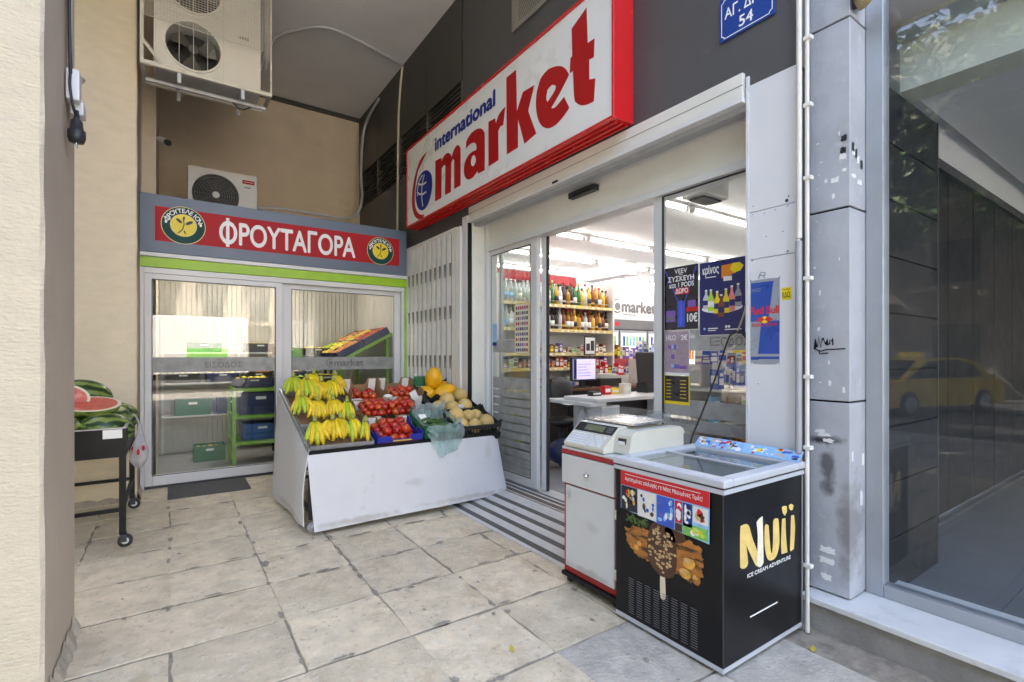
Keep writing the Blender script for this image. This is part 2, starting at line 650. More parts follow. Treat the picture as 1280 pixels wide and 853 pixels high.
pmat('sign_red_side', (0.62, 0.012, 0.014), 0.22, var=0.04, coat=0.4)
pmat('sign_blue', (0.008, 0.022, 0.22), 0.45, spec=0.2, var=0.04)
pmat('phi_grey', (0.115, 0.15, 0.21), 0.42, var=0.05)
pmat('phi_red', (0.43, 0.016, 0.022), 0.5, spec=0.2, var=0.05)
pmat('phi_green', (0.006, 0.055, 0.05), 0.5, spec=0.2, var=0.05)
pmat('phi_yellow', (0.80, 0.62, 0.03), 0.4, var=0.06)
pmat('phi_gold', (0.68, 0.58, 0.28), 0.4)
pmat('lime', (0.31, 0.53, 0.025), 0.4, var=0.06)
pmat('street_blue', (0.010, 0.055, 0.28), 0.4, spec=0.3, var=0.05)
pmat('white_ink', (0.82, 0.82, 0.82), 0.45, var=0.02)
pmat('cream_ink', (0.78, 0.74, 0.62), 0.45, var=0.02)
pmat('black_ink', (0.018, 0.018, 0.02), 0.45, var=0.02)
pmat('grey_ink', (0.16, 0.16, 0.17), 0.5)
pmat('ac_white', (0.70, 0.68, 0.62), 0.45, var=0.05, vscale=3, spots=[((0.46, 0.42, 0.34), 4, 0.65, 0.4)])
pmat('ac_pale', (0.58, 0.58, 0.57), 0.45, var=0.05, vscale=3)
pmat('ac_dark', (0.03, 0.031, 0.03), 0.5, var=0.15)
pmat('ac_fan', (0.09, 0.088, 0.078), 0.45, var=0.12)
pmat('cage_wire', (0.62, 0.59, 0.52), 0.5, metal=0.2, var=0.12, vscale=10)
pmat('galvanised', (0.44, 0.45, 0.46), 0.4, metal=0.7, var=0.15, vscale=12)
pmat('steel', (0.62, 0.62, 0.63), 0.25, metal=0.9, var=0.06)
pmat('black_metal', (0.008, 0.008, 0.009), 0.42, var=0.25, vscale=8, spec=0.3)
pmat('dark_metal', (0.05, 0.05, 0.055), 0.45, metal=0.3, var=0.2)
pmat('rubber', (0.03, 0.03, 0.03), 0.8)
pmat('mat_grey', (0.105, 0.10, 0.095), 0.95, var=0.15, vscale=60, bump=0.8, bscale=300)
pmat('ramp_dark', (0.11, 0.10, 0.092), 0.75, var=0.25, vscale=10, bump=0.3)
pmat('ramp_light', (0.56, 0.55, 0.53), 0.6, var=0.1, vscale=7, bump=0.15, spots=[((0.33, 0.31, 0.28), 9, 0.6, 0.5)])
pmat('ramp_brown', (0.16, 0.12, 0.09), 0.8, var=0.3, vscale=12, bump=0.4)
pmat('cab_white', (0.60, 0.61, 0.61), 0.4, var=0.03, stains=[((2.0, 2.15, .13), (.2, .22, .03), (.33, .30, .27), .6), ((2.0, 2.30, .55), (.2, .03, .05), (.40, .38, .36), .6), ((2.0, 2.10, .40), (.2, .10, .04), (.46, .45, .44), .5)], spots=[((0.5, 0.5, 0.5), 7, 0.7, 0.4)])
pmat('cab_red', (0.36, 0.015, 0.018), 0.4, var=0.15, vscale=9)
pmat('scale_cream', (0.60, 0.585, 0.50), 0.45, var=0.03)
pmat('scale_keys', (0.78, 0.79, 0.80), 0.4)
pmat('lcd', (0.15, 0.17, 0.10), 0.2, var=0.05)
pmat('freezer_black', (0.0045, 0.0045, 0.006), 0.34, var=0.3, vscale=3, spec=0.3, spots=[((0.013, 0.014, 0.017), 6, 0.64, 0.5)])
pmat('freezer_rim', (0.50, 0.52, 0.56), 0.35, var=0.06)
pmat('freezer_in', (0.55, 0.57, 0.6), 0.5)
pmat('gold_ink', (0.78, 0.56, 0.18), 0.35, var=0.12, vscale=20)
pmat('pale_gold', (0.85, 0.78, 0.62), 0.35, var=0.08, vscale=20)
pmat('wood_board', (0.46, 0.17, 0.03), 0.4, var=0.5, vscale=16, stretch=(1, 1, 5), spots=[((0.02, 0.010, 0.006), 8, 0.50, 0.92)])
pmat('choc', (0.075, 0.03, 0.016), 0.35, var=0.3, vscale=30)
pmat('nut', (0.62, 0.40, 0.20), 0.45, var=0.25, vscale=40)
pmat('amber_nut', (0.72, 0.36, 0.06), 0.4, var=0.3, vscale=30)
pmat('herb', (0.06, 0.13, 0.03), 0.5, var=0.4, vscale=40)
pmat('stick_wood', (0.72, 0.62, 0.46), 0.5, var=0.1)
pmat('poster_red', (0.60, 0.012, 0.02), 0.35, var=0.03)
pmat('poster_navy', (0.012, 0.018, 0.13), 0.35, var=0.08)
pmat('poster_black', (0.016, 0.016, 0.028), 0.3, var=0.2, vscale=9)
pmat('poster_mauve', (0.36, 0.27, 0.33), 0.35, var=0.25, vscale=9)
pmat('ink_blue', (0.03, 0.10, 0.50), 0.4, var=0.2, vscale=20)
pmat('ink_glow', (0.08, 0.10, 0.75), 0.4, var=0.2, vscale=20)
pmat('ink_sky', (0.25, 0.50, 0.78), 0.4, var=0.2, vscale=30)
pmat('ink_green', (0.20, 0.55, 0.12), 0.4, var=0.3, vscale=30)
pmat('ink_lime', (0.48, 0.72, 0.05), 0.4, var=0.1)
pmat('ink_yellow', (0.85, 0.66, 0.02), 0.4, var=0.06)
pmat('ink_orange', (0.80, 0.24, 0.02), 0.4, var=0.1)
pmat('ink_pink', (0.78, 0.25, 0.22), 0.4, var=0.1)
pmat('ink_red', (0.65, 0.02, 0.03), 0.4, var=0.05)
pmat('ink_brown', (0.22, 0.06, 0.03), 0.4, var=0.2)
pmat('ink_purple', (0.20, 0.10, 0.40), 0.4, var=0.2)
pmat('can_blue', (0.012, 0.07, 0.36), 0.3, var=0.05, coat=0.2)
pmat('can_silver', (0.32, 0.36, 0.42), 0.3, metal=0.2, var=0.06)
pmat('tomato', (0.50, 0.042, 0.012), 0.25, var=0.2, vscale=14, objrand=0.22, huevar=0.012, coat=0.2)
pmat('stem_green', (0.06, 0.16, 0.03), 0.6)
pmat('banana', (0.74, 0.52, 0.02), 0.45, var=0.1, vscale=25, objrand=0.08, huevar=0.01, spots=[((0.12, 0.07, 0.02), 60, 0.70, 0.7)])
pmat('banana_green', (0.42, 0.50, 0.03), 0.45, var=0.12, vscale=25, objrand=0.1, huevar=0.012)
pmat('banana_tip', (0.10, 0.075, 0.03), 0.7)
pmat('banana_crown', (0.30, 0.32, 0.06), 0.6, var=0.2)
pmat('melon', (0.60, 0.40, 0.14), 0.6, var=0.13, vscale=9, objrand=0.08, bump=0.35, bscale=130, spots=[((0.66, 0.53, 0.30), 50, 0.56, 0.6)])
pmat('yellow_melon', (0.76, 0.38, 0.012), 0.45, var=0.14, vscale=9, objrand=0.07, bump=0.35, bscale=25)
pmat('cardboard', (0.30, 0.175, 0.085), 0.85, var=0.12, vscale=8)
pmat('carton_white', (0.72, 0.70, 0.67), 0.7, var=0.08, vscale=8)
pmat('carton_blue', (0.015, 0.03, 0.32), 0.5, var=0.1)
pmat('carton_grey', (0.28, 0.27, 0.26), 0.7, var=0.2, vscale=8)
pmat('crate_black', (0.016, 0.018, 0.017), 0.5, var=0.2)
pmat('crate_navy', (0.012, 0.022, 0.085), 0.5, var=0.25)
pmat('crate_blue', (0.02, 0.09, 0.27), 0.5, var=0.2)
pmat('crate_red', (0.45, 0.04, 0.02), 0.5, var=0.2)
pmat('crate_green', (0.02, 0.16, 0.08), 0.5, var=0.2)
pmat('rack_green', (0.22, 0.44, 0.04), 0.5, var=0.12)
pmat('cucumber', (0.045, 0.11, 0.022), 0.4, var=0.3, vscale=25, objrand=0.15)
pmat('lemon', (0.72, 0.55, 0.04), 0.5, var=0.12, objrand=0.12, huevar=0.02)
pmat('apple_green', (0.36, 0.46, 0.05), 0.35, var=0.15, objrand=0.15)
pmat('peach', (0.62, 0.22, 0.06), 0.55, var=0.3, vscale=20, objrand=0.2)
pmat('onion', (0.50, 0.30, 0.12), 0.5, var=0.15, objrand=0.15)
pmat('watermelon_flesh', (0.60, 0.10, 0.065), 0.35, var=0.25, vscale=22, bump=0.5, bscale=60, spots=[((0.72, 0.30, 0.20), 9, 0.55, 0.6), ((0.04, 0.02, 0.012), 42, 0.67, 0.9)])
pmat('watermelon_white', (0.70, 0.66, 0.46), 0.5)
pmat('interior_white', (0.72, 0.72, 0.73), 0.7, var=0.02)
pmat('interior_floor', (0.36, 0.36, 0.375), 0.35, var=0.08, objrand=0.04)
pmat('interior_panel', (0.018, 0.019, 0.022), 0.6, spec=0.15, var=0.12, objrand=0.08)
pmat('grey_floor_tile', (0.13, 0.137, 0.15), 0.55, var=0.1, objrand=0.05, spots=[((0.40, 0.41, 0.43), 40, 0.68, 0.6)])
pmat('bulkhead', (0.62, 0.63, 0.52), 0.7, var=0.05)
pmat('shelf_yellow', (0.74, 0.58, 0.20), 0.5, var=0.06)
pmat('shelf_red', (0.42, 0.04, 0.05), 0.5, var=0.1)
pmat('bottle_amber', (0.30, 0.10, 0.015), 0.12, var=0.15, objrand=0.3, huevar=0.03, coat=0.3)
pmat('bottle_gold', (0.70, 0.42, 0.05), 0.12, var=0.15, objrand=0.2, huevar=0.02, coat=0.3)
pmat('bottle_clear', (0.58, 0.62, 0.64), 0.1, var=0.1, objrand=0.1, coat=0.4)
pmat('bottle_green', (0.03, 0.18, 0.045), 0.12, var=0.15, objrand=0.3, coat=0.3)
pmat('bottle_dark', (0.035, 0.015, 0.02), 0.12, var=0.15, objrand=0.3, coat=0.3)
pmat('counter_white', (0.66, 0.67, 0.69), 0.4, var=0.04)
pmat('counter_dark', (0.03, 0.028, 0.03), 0.5, var=0.2)
pmat('plastic_black', (0.02, 0.02, 0.022), 0.45, var=0.15)
pmat('paper', (0.80, 0.80, 0.78), 0.7, var=0.04)
pmat('wood_brown', (0.20, 0.085, 0.045), 0.5, var=0.25, stretch=(1, 6, 6))
pmat('taxi_yellow', (0.70, 0.47, 0.02), 0.3, coat=0.5, var=0.03)
pmat('car_silver', (0.35, 0.37, 0.40), 0.3, coat=0.5, metal=0.4, var=0.03)
pmat('car_glass', (0.02, 0.025, 0.03), 0.08, var=0.0)
pmat('bark', (0.09, 0.07, 0.05), 0.9, var=0.3, vscale=12, bump=0.6)
pmat('leaf', (0.065, 0.13, 0.028), 0.55, var=0.5, vscale=1.5, objrand=0.15)
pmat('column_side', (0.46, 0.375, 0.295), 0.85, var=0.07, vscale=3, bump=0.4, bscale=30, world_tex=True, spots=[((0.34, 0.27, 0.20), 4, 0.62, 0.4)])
pmat('far_wall', (0.30, 0.27, 0.235), 0.85, var=0.1, vscale=1)
pmat('brass', (0.42, 0.33, 0.18), 0.45, metal=0.6, var=0.3, vscale=30)
pmat('leaf_litter', (0.55, 0.42, 0.06), 0.7)
pmat('slat_wall', (0.52, 0.50, 0.46), 0.6, var=0.08, vscale=5)
glass('pane', (0.94, 0.965, 0.955), 1.55)
glass('pane_dark', (0.94, 0.96, 0.98), 1.46, haze=0.006)
glass('frosted', (0.9, 0.92, 0.92), 1.45, rough=0.3, haze=0.72, hazecol=(0.50, 0.51, 0.52))
glass('clear_plastic', (0.90, 0.92, 0.94), 1.35, rough=0.08, haze=0.10)
glass('bag_teal', (0.72, 0.86, 0.85), 1.5, rough=0.16, haze=0.36, hazecol=(0.62, 0.78, 0.77))
glass('bag_white', (0.9, 0.9, 0.92), 1.3, rough=0.2, haze=0.6, hazecol=(0.78, 0.78, 0.82))
emit('tube_light', (0.97, 0.98, 1.0), 3.3)
emit('shop_tube', (0.97, 0.98, 1.0), 12.0)
emit('screen', (0.42, 0.40, 0.85), 0.1)


def watermelon_mat():
    m = bpy.data.materials.new('watermelon_skin')
    m.use_nodes = True
    nt = m.node_tree
    L = nt.links
    b = nt.nodes['Principled BSDF']
    b.inputs['Roughness'].default_value = 0.35
    tc = node(nt, 'TexCoord')
    ns = node(nt, 'TexNoise')
    ns.inputs['Scale'].default_value = 16
    ns.inputs['Detail'].default_value = 4
    L.new(tc.outputs['Object'], ns.inputs['Vector'])
    sx = node(nt, 'SeparateXYZ')
    L.new(tc.outputs['Object'], sx.inputs[0])
    at = node(nt, 'Math', operation='ARCTAN2')
    L.new(sx.outputs['Z'], at.inputs[0])
    L.new(sx.outputs['Y'], at.inputs[1])
    m1 = node(nt, 'Math', operation='MULTIPLY')
    m1.inputs[1].default_value = 11
    L.new(at.outputs[0], m1.inputs[0])
    m2 = node(nt, 'Math', operation='MULTIPLY_ADD')
    m2.inputs[1].default_value = 5.5
    L.new(ns.outputs['Fac'], m2.inputs[0])
    L.new(m1.outputs[0], m2.inputs[2])
    si = node(nt, 'Math', operation='SINE')
    L.new(m2.outputs[0], si.inputs[0])
    cr = node(nt, 'ValToRGB')
    cr.color_ramp.elements[0].position = 0.35
    cr.color_ramp.elements[0].color = (0.012, 0.045, 0.008, 1)
    cr.color_ramp.elements[1].position = 0.75
    cr.color_ramp.elements[1].color = (0.20, 0.27, 0.06, 1)
    mr = node(nt, 'MapRange')
    mr.inputs['From Min'].default_value = -1
    L.new(si.outputs[0], mr.inputs['Value'])
    L.new(mr.outputs[0], cr.inputs[0])
    L.new(cr.outputs[0], b.inputs['Base Color'])
    MATS['watermelon_skin'] = m


watermelon_mat()

# outlines of the drawn lettering, in metres on their own planes
SIGN_SHAPES={'m':[(5.203,3.627),(5.048,3.613),(5.048,3.57),(4.977,3.613),(4.893,3.615),(4.825,3.575),(4.803,3.538),(4.759,3.592),(4.708,3.621),(4.651,3.618),(4.609,3.575),(4.602,3.514),(4.602,3.177),(4.744,3.177),(4.744,3.485),(4.77,3.51),(4.81,3.48),(4.818,3.166),(4.962,3.172),(4.95,3.489),(4.977,3.512),(5.04,3.491),(5.048,3.162),(5.211,3.164)],
'a':[(4.493,3.519),(4.479,3.591),(4.407,3.635),(4.288,3.645),(4.187,3.618),(4.13,3.565),(4.115,3.49),(4.115,3.188),(4.242,3.192),(4.251,3.223),(4.329,3.188),(4.407,3.185),(4.473,3.209),(4.52,3.261),(4.53,3.333),(4.506,3.392),(4.44,3.436),(4.352,3.447),(4.273,3.439),(4.273,3.471),(4.298,3.513),(4.352,3.535),(4.417,3.537)],
'ah':[(4.336,3.406),(4.292,3.371),(4.288,3.327),(4.329,3.295),(4.374,3.317),(4.381,3.368)],
'r':[(4.047,3.629),(3.929,3.618),(3.915,3.565),(3.871,3.622),(3.817,3.644),(3.756,3.656),(3.791,3.501),(3.838,3.506),(3.876,3.476),(3.871,3.206),(4.047,3.202)],
'k':[(3.742,3.91),(3.587,3.911),(3.574,3.542),(3.485,3.669),(3.32,3.656),(3.407,3.474),(3.293,3.241),(3.46,3.213),(3.557,3.461),(3.557,3.215),(3.733,3.212)],
'e':[(3.003,3.663),(2.925,3.606),(2.881,3.537),(2.981,3.452),(3.096,3.372),(3.045,3.358),(2.94,3.395),(2.879,3.286),(2.947,3.245),(3.038,3.217),(3.132,3.223),(3.218,3.275),(3.274,3.362),(3.299,3.473),(3.286,3.585),(3.231,3.676),(3.132,3.699)],
'eh':[(3.085,3.552),(3.038,3.521),(3.061,3.487),(3.144,3.44),(3.161,3.477),(3.144,3.538)],
't':[(2.688,3.941),(2.676,3.675),(2.604,3.671),(2.612,3.54),(2.66,3.544),(2.659,3.4),(2.597,3.381),(2.612,3.223),(2.664,3.225),(2.734,3.243),(2.796,3.287),(2.823,3.341),(2.838,3.545),(2.875,3.545),(2.866,3.658),(2.845,3.662),(2.853,3.873)],
'swoosh':[(5.404,3.811),(5.618,3.776),(5.751,3.661),(5.849,3.491),(5.874,3.317),(5.825,3.175),(5.727,3.087),(5.632,3.055),(5.539,3.05),(5.503,3.086),(5.585,3.099),(5.679,3.14),(5.761,3.229),(5.785,3.354),(5.766,3.487),(5.693,3.644),(5.599,3.712),(5.516,3.759)],
'globe':[(5.435,3.592),(5.317,3.511),(5.287,3.41),(5.304,3.303),(5.374,3.2),(5.471,3.149),(5.585,3.151),(5.693,3.212),(5.751,3.325),(5.751,3.444),(5.693,3.546),(5.585,3.601)],
'gl1':[(5.498,3.562),(5.553,3.476),(5.576,3.386),(5.571,3.289),(5.544,3.191)],
'gl2':[(5.689,3.505),(5.618,3.471),(5.539,3.451),(5.444,3.453)],
'gl3':[(5.713,3.404),(5.632,3.359),(5.539,3.334),(5.444,3.339)],
'gl4':[(5.553,3.569),(5.646,3.522),(5.703,3.431),(5.693,3.35)],
'int':[(5.203,3.73),(3.934,3.752),(5.203,3.88)]}
NUII_SHAPES={'N':[(2.1,0.62),(2.116,0.635),(2.145,0.636),(2.171,0.621),(2.198,0.564),(2.239,0.493),(2.255,0.453),(2.255,0.417),(2.229,0.428),(2.203,0.46),(2.166,0.514),(2.149,0.544),(2.161,0.475),(2.163,0.454),(2.152,0.441),(2.127,0.438),(2.104,0.448),(2.099,0.469)],
'Nw':[(2.231,0.627),(2.255,0.641),(2.284,0.646),(2.287,0.582),(2.292,0.444),(2.287,0.424),(2.27,0.414),(2.25,0.417),(2.236,0.436),(2.239,0.493),(2.241,0.566)],
'u':[(2.304,0.592),(2.319,0.602),(2.339,0.592),(2.349,0.517),(2.361,0.46),(2.369,0.456),(2.377,0.5),(2.379,0.564),(2.379,0.602),(2.394,0.614),(2.422,0.61),(2.431,0.592),(2.438,0.509),(2.433,0.472),(2.415,0.437),(2.389,0.422),(2.354,0.422),(2.329,0.436),(2.311,0.472),(2.301,0.527)],
'i':[(2.462,0.6),(2.495,0.598),(2.5,0.512),(2.513,0.426),(2.457,0.429),(2.452,0.495)],
'id':[(2.459,0.658),(2.484,0.66),(2.508,0.654),(2.508,0.627),(2.489,0.61),(2.468,0.629)],
'j':[(2.549,0.6),(2.577,0.599),(2.588,0.534),(2.577,0.429),(2.551,0.424),(2.538,0.437),(2.544,0.531)],
'jd':[(2.525,0.655),(2.549,0.659),(2.574,0.647),(2.566,0.628),(2.547,0.627),(2.529,0.64)],
'ice':[(2.156,0.386),(2.549,0.393),(2.156,0.404)]}

# ================================================================== THE SETTING
# ground to the horizon, road, pavement
def sheet(name, x0, x1, y0, y1, z, mat):
    o = MB().add([(x0, y0, z), (x1, y0, z), (x1, y1, z), (x0, y1, z)], [(0, 1, 2, 3)]).build(name, mat)
    return tag(o, kind='structure')


sheet('ground', -300, 300, -300, 300, -0.16, 'asphalt')
tag(bx('road', -12.0, -5.2, -200, 200, -0.40, -0.125, 'asphalt'), kind='structure')
tag(bx('pavement', -5.0, 3.4, -9.3, 9.0, -0.5, -0.035, 'pavement'), kind='structure')
kb = tag(MB().box(-5.2, -5.0, -9.5, 9.0, -0.4, -0.03).box(-5.0, 3.4, -9.5, -9.3, -0.4, -0.03).build('kerb', 'kerb_stone', bevel=0.015), kind='structure')
far_pav = tag(bx('far_pavement', -16, -12.0, -60, 60, -0.4, -0.03, 'pavement'), kind='structure')

# the arcade floor: a bed of dirty mortar, and each slab laid on it
floor = tag(bx('arcade_floor', -1.6, 2.74, -0.6, 6.6, -0.034, -0.007, 'grout'), kind='structure')
tile_meshes = []
rt = random.Random(3)
for k in range(10):
    mb = MB()
    a = 0.2475
    # a slab with slightly chipped, uneven edges
    pts = []
    for side in range(4):
        for q in range(6):
            t = -1 + 2 * q / 6
            j = (rt.random() ** 4) * 0.012
            c = a - j
            p = {0: (t * a, -c), 1: (c, t * a), 2: (-t * a, c), 3: (-c, -t * a)}[side]
            pts.append(p)
    n = len(pts)
    top = [(p[0] * 0.993, p[1] * 0.993, 0.0) for p in pts]
    mid = [(p[0], p[1], -0.004) for p in pts]
    bot = [(p[0], p[1], -0.03) for p in pts]
    mb.add(top + mid + bot, [tuple(range(n))] + [(i, i + n, (i + 1) % n + n, (i + 1) % n) for i in range(n)] + [(i + n, i + 2 * n, (i + 1) % n + 2 * n, (i + 1) % n + n) for i in range(n)])
    tile_meshes.append((mb.mesh('tile', 'stone_tile'), mb.mesh('tile', 'stone_tile_grey')))
for i in range(-3, 6):
    for j in range(-5, 9):
        x, y = 0.25 + 0.5 * i, 2.59 + 0.515 * j
        if x > 2.6 or y < -0.45 or y > 6.5:
            continue
        o = inst('tile', rt.choice(tile_meshes)[1 if (x > 1.5 and y < 1.7) else 0], (x + rt.uniform(-.004, .004), y + rt.uniform(-.004, .004), rt.uniform(-0.0012, 0.0012)), floor,
                 (rt.uniform(-.003, .003), rt.uniform(-.003, .003), rt.choice((0, 1, 2, 3)) * R(90) + rt.uniform(-.006, .006)), (1, 1.028, 1))
# crumbled mortar and chips along the joints
jc = MB()
rj = random.Random(12)
for k in range(150):
    if rj.random() < .5:
        x, y = 0.5 * rj.randint(-1, 4) + rj.gauss(0, .012), rj.uniform(1.8, 5.6)
        a, b = rj.uniform(.008, .022), rj.uniform(.02, .07)
    else:
        x, y = rj.uniform(-.3, 2.0), 2.3325 + .515 * rj.randint(-1, 6) + rj.gauss(0, .012)
        a, b = rj.uniform(.02, .08), rj.uniform(.007, .02)
    if x > 2.05 or (x > 1.5 and y < 1.8):
        continue
    n = 9
    jc.add([(x + a * math.cos(6.283 * q / n) * rj.uniform(.55, 1.15), y + b * math.sin(6.283 * q / n) * rj.uniform(.55, 1.15), .0022 + .00002 * k) for q in range(n)], [tuple(range(n))])
for k in range(46):
    x, y, r_ = rj.uniform(-.3, 2.0), rj.uniform(1.2, 5.5), rj.uniform(.004, .016)
    jc.add([(x + r_ * math.cos(6.283 * q / 8) * rj.uniform(.6, 1.1), y + 1.3 * r_ * math.sin(6.283 * q / 8) * rj.uniform(.6, 1.1), .0056 + .00002 * k) for q in range(8)], [tuple(range(8))])
tag(jc.build('mortar_chips', 'mortar', floor), kind='stuff')

# ------------------------------------------------------------------ the building
bld = thing('corner_building', 'dark grey and tan building with the arcade ceiling over both shops', 'building', (2.7, 5, 0))
bx('ceiling_slab', -1.4, 2.7, 1.6, 8.8, 5.46, 5.8, 'ceiling_paint', bld)
bx('upper_floors', -1.4, 16, 1.6, 20, 5.802, 10.6, 'far_wall', bld)
bx('back_wall', -0.13, 2.72, 8.57, 8.8, 0, 5.458, 'tan_wall', bld)
bx('side_wall', -0.6, -0.13, 6.9, 8.8, 0, 5.459, 'tan_wall', bld)
bx('side_pier', -0.6, -0.262, 6.52, 6.9, 0, 5.459, 'tan_wall', bld)
bx('facade_wall', 2.702, 2.93, 1.30, 4.90, 2.925, 5.457, 'dark_paint', bld)
bx('facade_wall', 2.702, 2.93, 4.90, 8.57, 2.86, 3.90, 'dark_paint', bld)
# brown metal panels with the louvre band
for k in range(4):
    ya, yb = 4.905 + k * 0.916, 4.905 + (k + 1) * 0.916 - 0.006
    bx('metal_panel', 2.685, 2.92, ya, yb, 4.47, 5.456, 'brown_metal', bld, 0.003)
    gr = bx('louvre', 2.76, 2.92, ya, yb, 3.905, 4.468, 'black_void', bld)
    for q in range(11):
        z = 3.925 + q * 0.05
        MB().obox((2.715, (ya + yb) / 2, z), (0.035, (yb - ya) / 2 - 0.012, 0.004), Matrix.Rotation(R(-28), 3, 'Y')).build('slat', 'louvre_metal', gr)
    bx('louvre_frame', 2.688, 2.755, ya, ya + 0.014, 3.905, 4.468, 'louvre_metal', gr)
    bx('louvre_frame', 2.688, 2.755, yb - 0.014, yb, 3.905, 4.468, 'louvre_metal', gr)
# the perforated vent above the sign
pv = bx('vent', 2.69, 2.71, 3.1, 3.89, 4.49, 5.2, 'perf_metal', bld, 0.004)
hm = MB()
for a in range(28):
    for b in range(20):
        yy, zz = 3.80 - a * 0.024 - (b % 2) * 0.012, 4.53 + b * 0.026
        c = [(2.6885, yy + 0.0065 * math.cos(t * R(60)), zz + 0.0085 * math.sin(t * R(60))) for t in range(6)]
        hm.add(c, [(5, 4, 3, 2, 1, 0)])
tag(hm.build('vent_holes', 'black_void', pv), kind='stuff')
MB().box(2.684, 2.70, 3.08, 3.91, 4.47, 4.492).box(2.684, 2.70, 3.89, 3.912, 4.49, 5.2).build('vent_frame', 'perf_metal', pv)

# stucco columns of the arcade
for (nm, x0, x1, y0, y1, lab) in (('column', -1.4, -0.406, 2.636, 3.39, 'cream stucco column in the foreground with the cable on its shaded side'),
                                  ('column', -1.4, -0.262, 6.0, 6.52, 'cream stucco column behind the watermelon trolley')):
    t = thing(nm, lab, 'column', ((x0 + x1) / 2, (y0 + y1) / 2, 0), 'stucco columns of the arcade')
    mb = MB()
    # shaft with slightly wandering arrises
    nz = 40
    rr = random.Random(int(y0 * 10))
    ring = []
    for k in range(nz + 1):
        z = 5.458 * k / nz
        w = [rr.uniform(-.0025, .0025) for _ in range(4)]
        ring += [(x0, y0, z), (x1 - 0.012 + w[0], y0 + w[1], z), (x1 + w[2], y0 + 0.012 + w[3], z), (x1, y1, z), (x0, y1, z)]
    fs = []
    for k in range(nz):
        for q in range(5):
            a, b = k * 5 + q, k * 5 + (q + 1) % 5
            fs.append((a, b, b + 5, a + 5))
    mb.add(ring, fs)
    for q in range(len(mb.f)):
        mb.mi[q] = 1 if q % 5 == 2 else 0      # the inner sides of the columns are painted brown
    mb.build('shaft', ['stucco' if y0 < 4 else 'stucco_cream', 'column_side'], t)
    # crumbling plaster foot
    fb = MB()
    pts = []
    for k in range(24):
        s_ = k / 23
        pts.append((s_, rr.uniform(0.015, 0.07)))
    vs = []
    for s_, h_ in pts:
        y = y0 + (y1 - y0) * s_
        vs += [(x1 + 0.004, y, h_ + 0.03), (x1 + 0.02 + h_ * 0.3, y, 0.0)]
    fb.add(vs, [(2 * i, 2 * i + 1, 2 * i + 3, 2 * i + 2) for i in range(23)])
    vs = []
    for s_, h_ in pts:
        x = x0 + (x1 - x0) * s_
        vs += [(x, y0 - 0.004, h_ * .8 + 0.02), (x, y0 - 0.015 - h_ * 0.3, 0.0)]
    fb.add(vs, [(2 * i, 2 * i + 2, 2 * i + 3, 2 * i + 1) for i in range(23)])
    fb.build('plaster_foot', 'stucco_base', t)

# ------------------------------------------------------------------ clad pillar with conduits
pl = thing('clad_pillar', 'grey blue metal clad pillar with graffiti and paper scraps beside the big window', 'pillar', (2.9, 1.2, 0.16))
zz = [0.163, 1.16, 2.15, 3.11, 4.1, 5.455]
for a, b in zip(zz[:-1], zz[1:]):
    MB().box(2.82, 3.06, 1.10, 1.292, a + 0.005, b - 0.005).build('cladding_plate', 'pillar_plate', pl, 0.004)
bx('core', 2.835, 3.05, 1.115, 1.285, 0.163, 5.45, 'black_void', pl)
g = Print(FX(2.82, 0, 0), 0.0015)
rg = random.Random(11)
# graffiti tag
for st in ([(-1.268, 1.43), (-1.262, 1.49), (-1.252, 1.44), (-1.246, 1.50), (-1.236, 1.44), (-1.228, 1.49)],
           [(-1.225, 1.49), (-1.215, 1.46), (-1.205, 1.485), (-1.20, 1.45), (-1.192, 1.48), (-1.186, 1.455)],
           [(-1.27, 1.435), (-1.25, 1.425), (-1.235, 1.42), (-1.21, 1.428), (-1.16, 1.43), (-1.12, 1.432)],
           [(-1.245, 1.42), (-1.24, 1.405), (-1.228, 1.408), (-1.2, 1.41)], [(-1.186, 1.47), (-1.18, 1.49), (-1.178, 1.45)]):
    g.poly(stroke(st, 0.007), 'black_ink', 1)
g.build('graffiti', pl)
g = Print(FX(2.82, 0, 0), 0.0018)


def scrap(s, t, w, h, m, lvl=1):
    pts = []
    for (ax, ay, bx_, by) in ((-1, -1, 1, -1), (1, -1, 1, 1), (1, 1, -1, 1), (-1, 1, -1, -1)):     # torn oblong
        for k in range(5):
            f = k / 5
            j = 0.22 if rg.random() < .6 else 0.5
            pts.append((s + w / 2 * ((ax + (bx_ - ax) * f) + rg.uniform(-j, j) * .6), t + h / 2 * ((ay + (by - ay) * f) + rg.uniform(-j, j))))
    g.poly(pts, m, lvl)


for (s, t, w, h) in ((-1.205, 0.385, .075, .032), (-1.205, 0.33, .075, .03), (-1.21, 0.245, .05, .03), (-1.24, 1.0, .05, .02), (-1.22, 0.985, .06, .016), (-1.2, 0.955, .05, .02), (-1.13, 2.41, .03, .03), (-1.125, 2.34, .02, .015), (-1.17, 2.30, .035, .025)):
    scrap(s, t, w, h, 'paper')
for (s, t) in ((-1.127, 2.50), (-1.13, 2.44)):
    scrap(s, t, .025, .03, 'black_ink', 2)
for k in range(16):
    scrap(rg.uniform(-1.28, -1.11), rg.choice((rg.uniform(1.2, 1.4), rg.uniform(1.5, 2.0), rg.uniform(2.1, 2.7))), rg.uniform(.004, .014), rg.uniform(.004, .03), 'white_ink')
g.build('paper_scraps', pl)
g = Print(FY(1.10, 0, 0), 0.0018)
for (s, t, w, h) in ((2.86, 2.44, .035, .05), (2.91, 2.40, .03, .04), (2.86, 2.31, .05, .02), (2.93, 2.29, .05, .025), (2.97, 0.86, .03, .06), (2.845, 0.885, .02, .05), (2.95, .66, .03, .08)):
    scrap(s, t, w, h, 'white_ink')
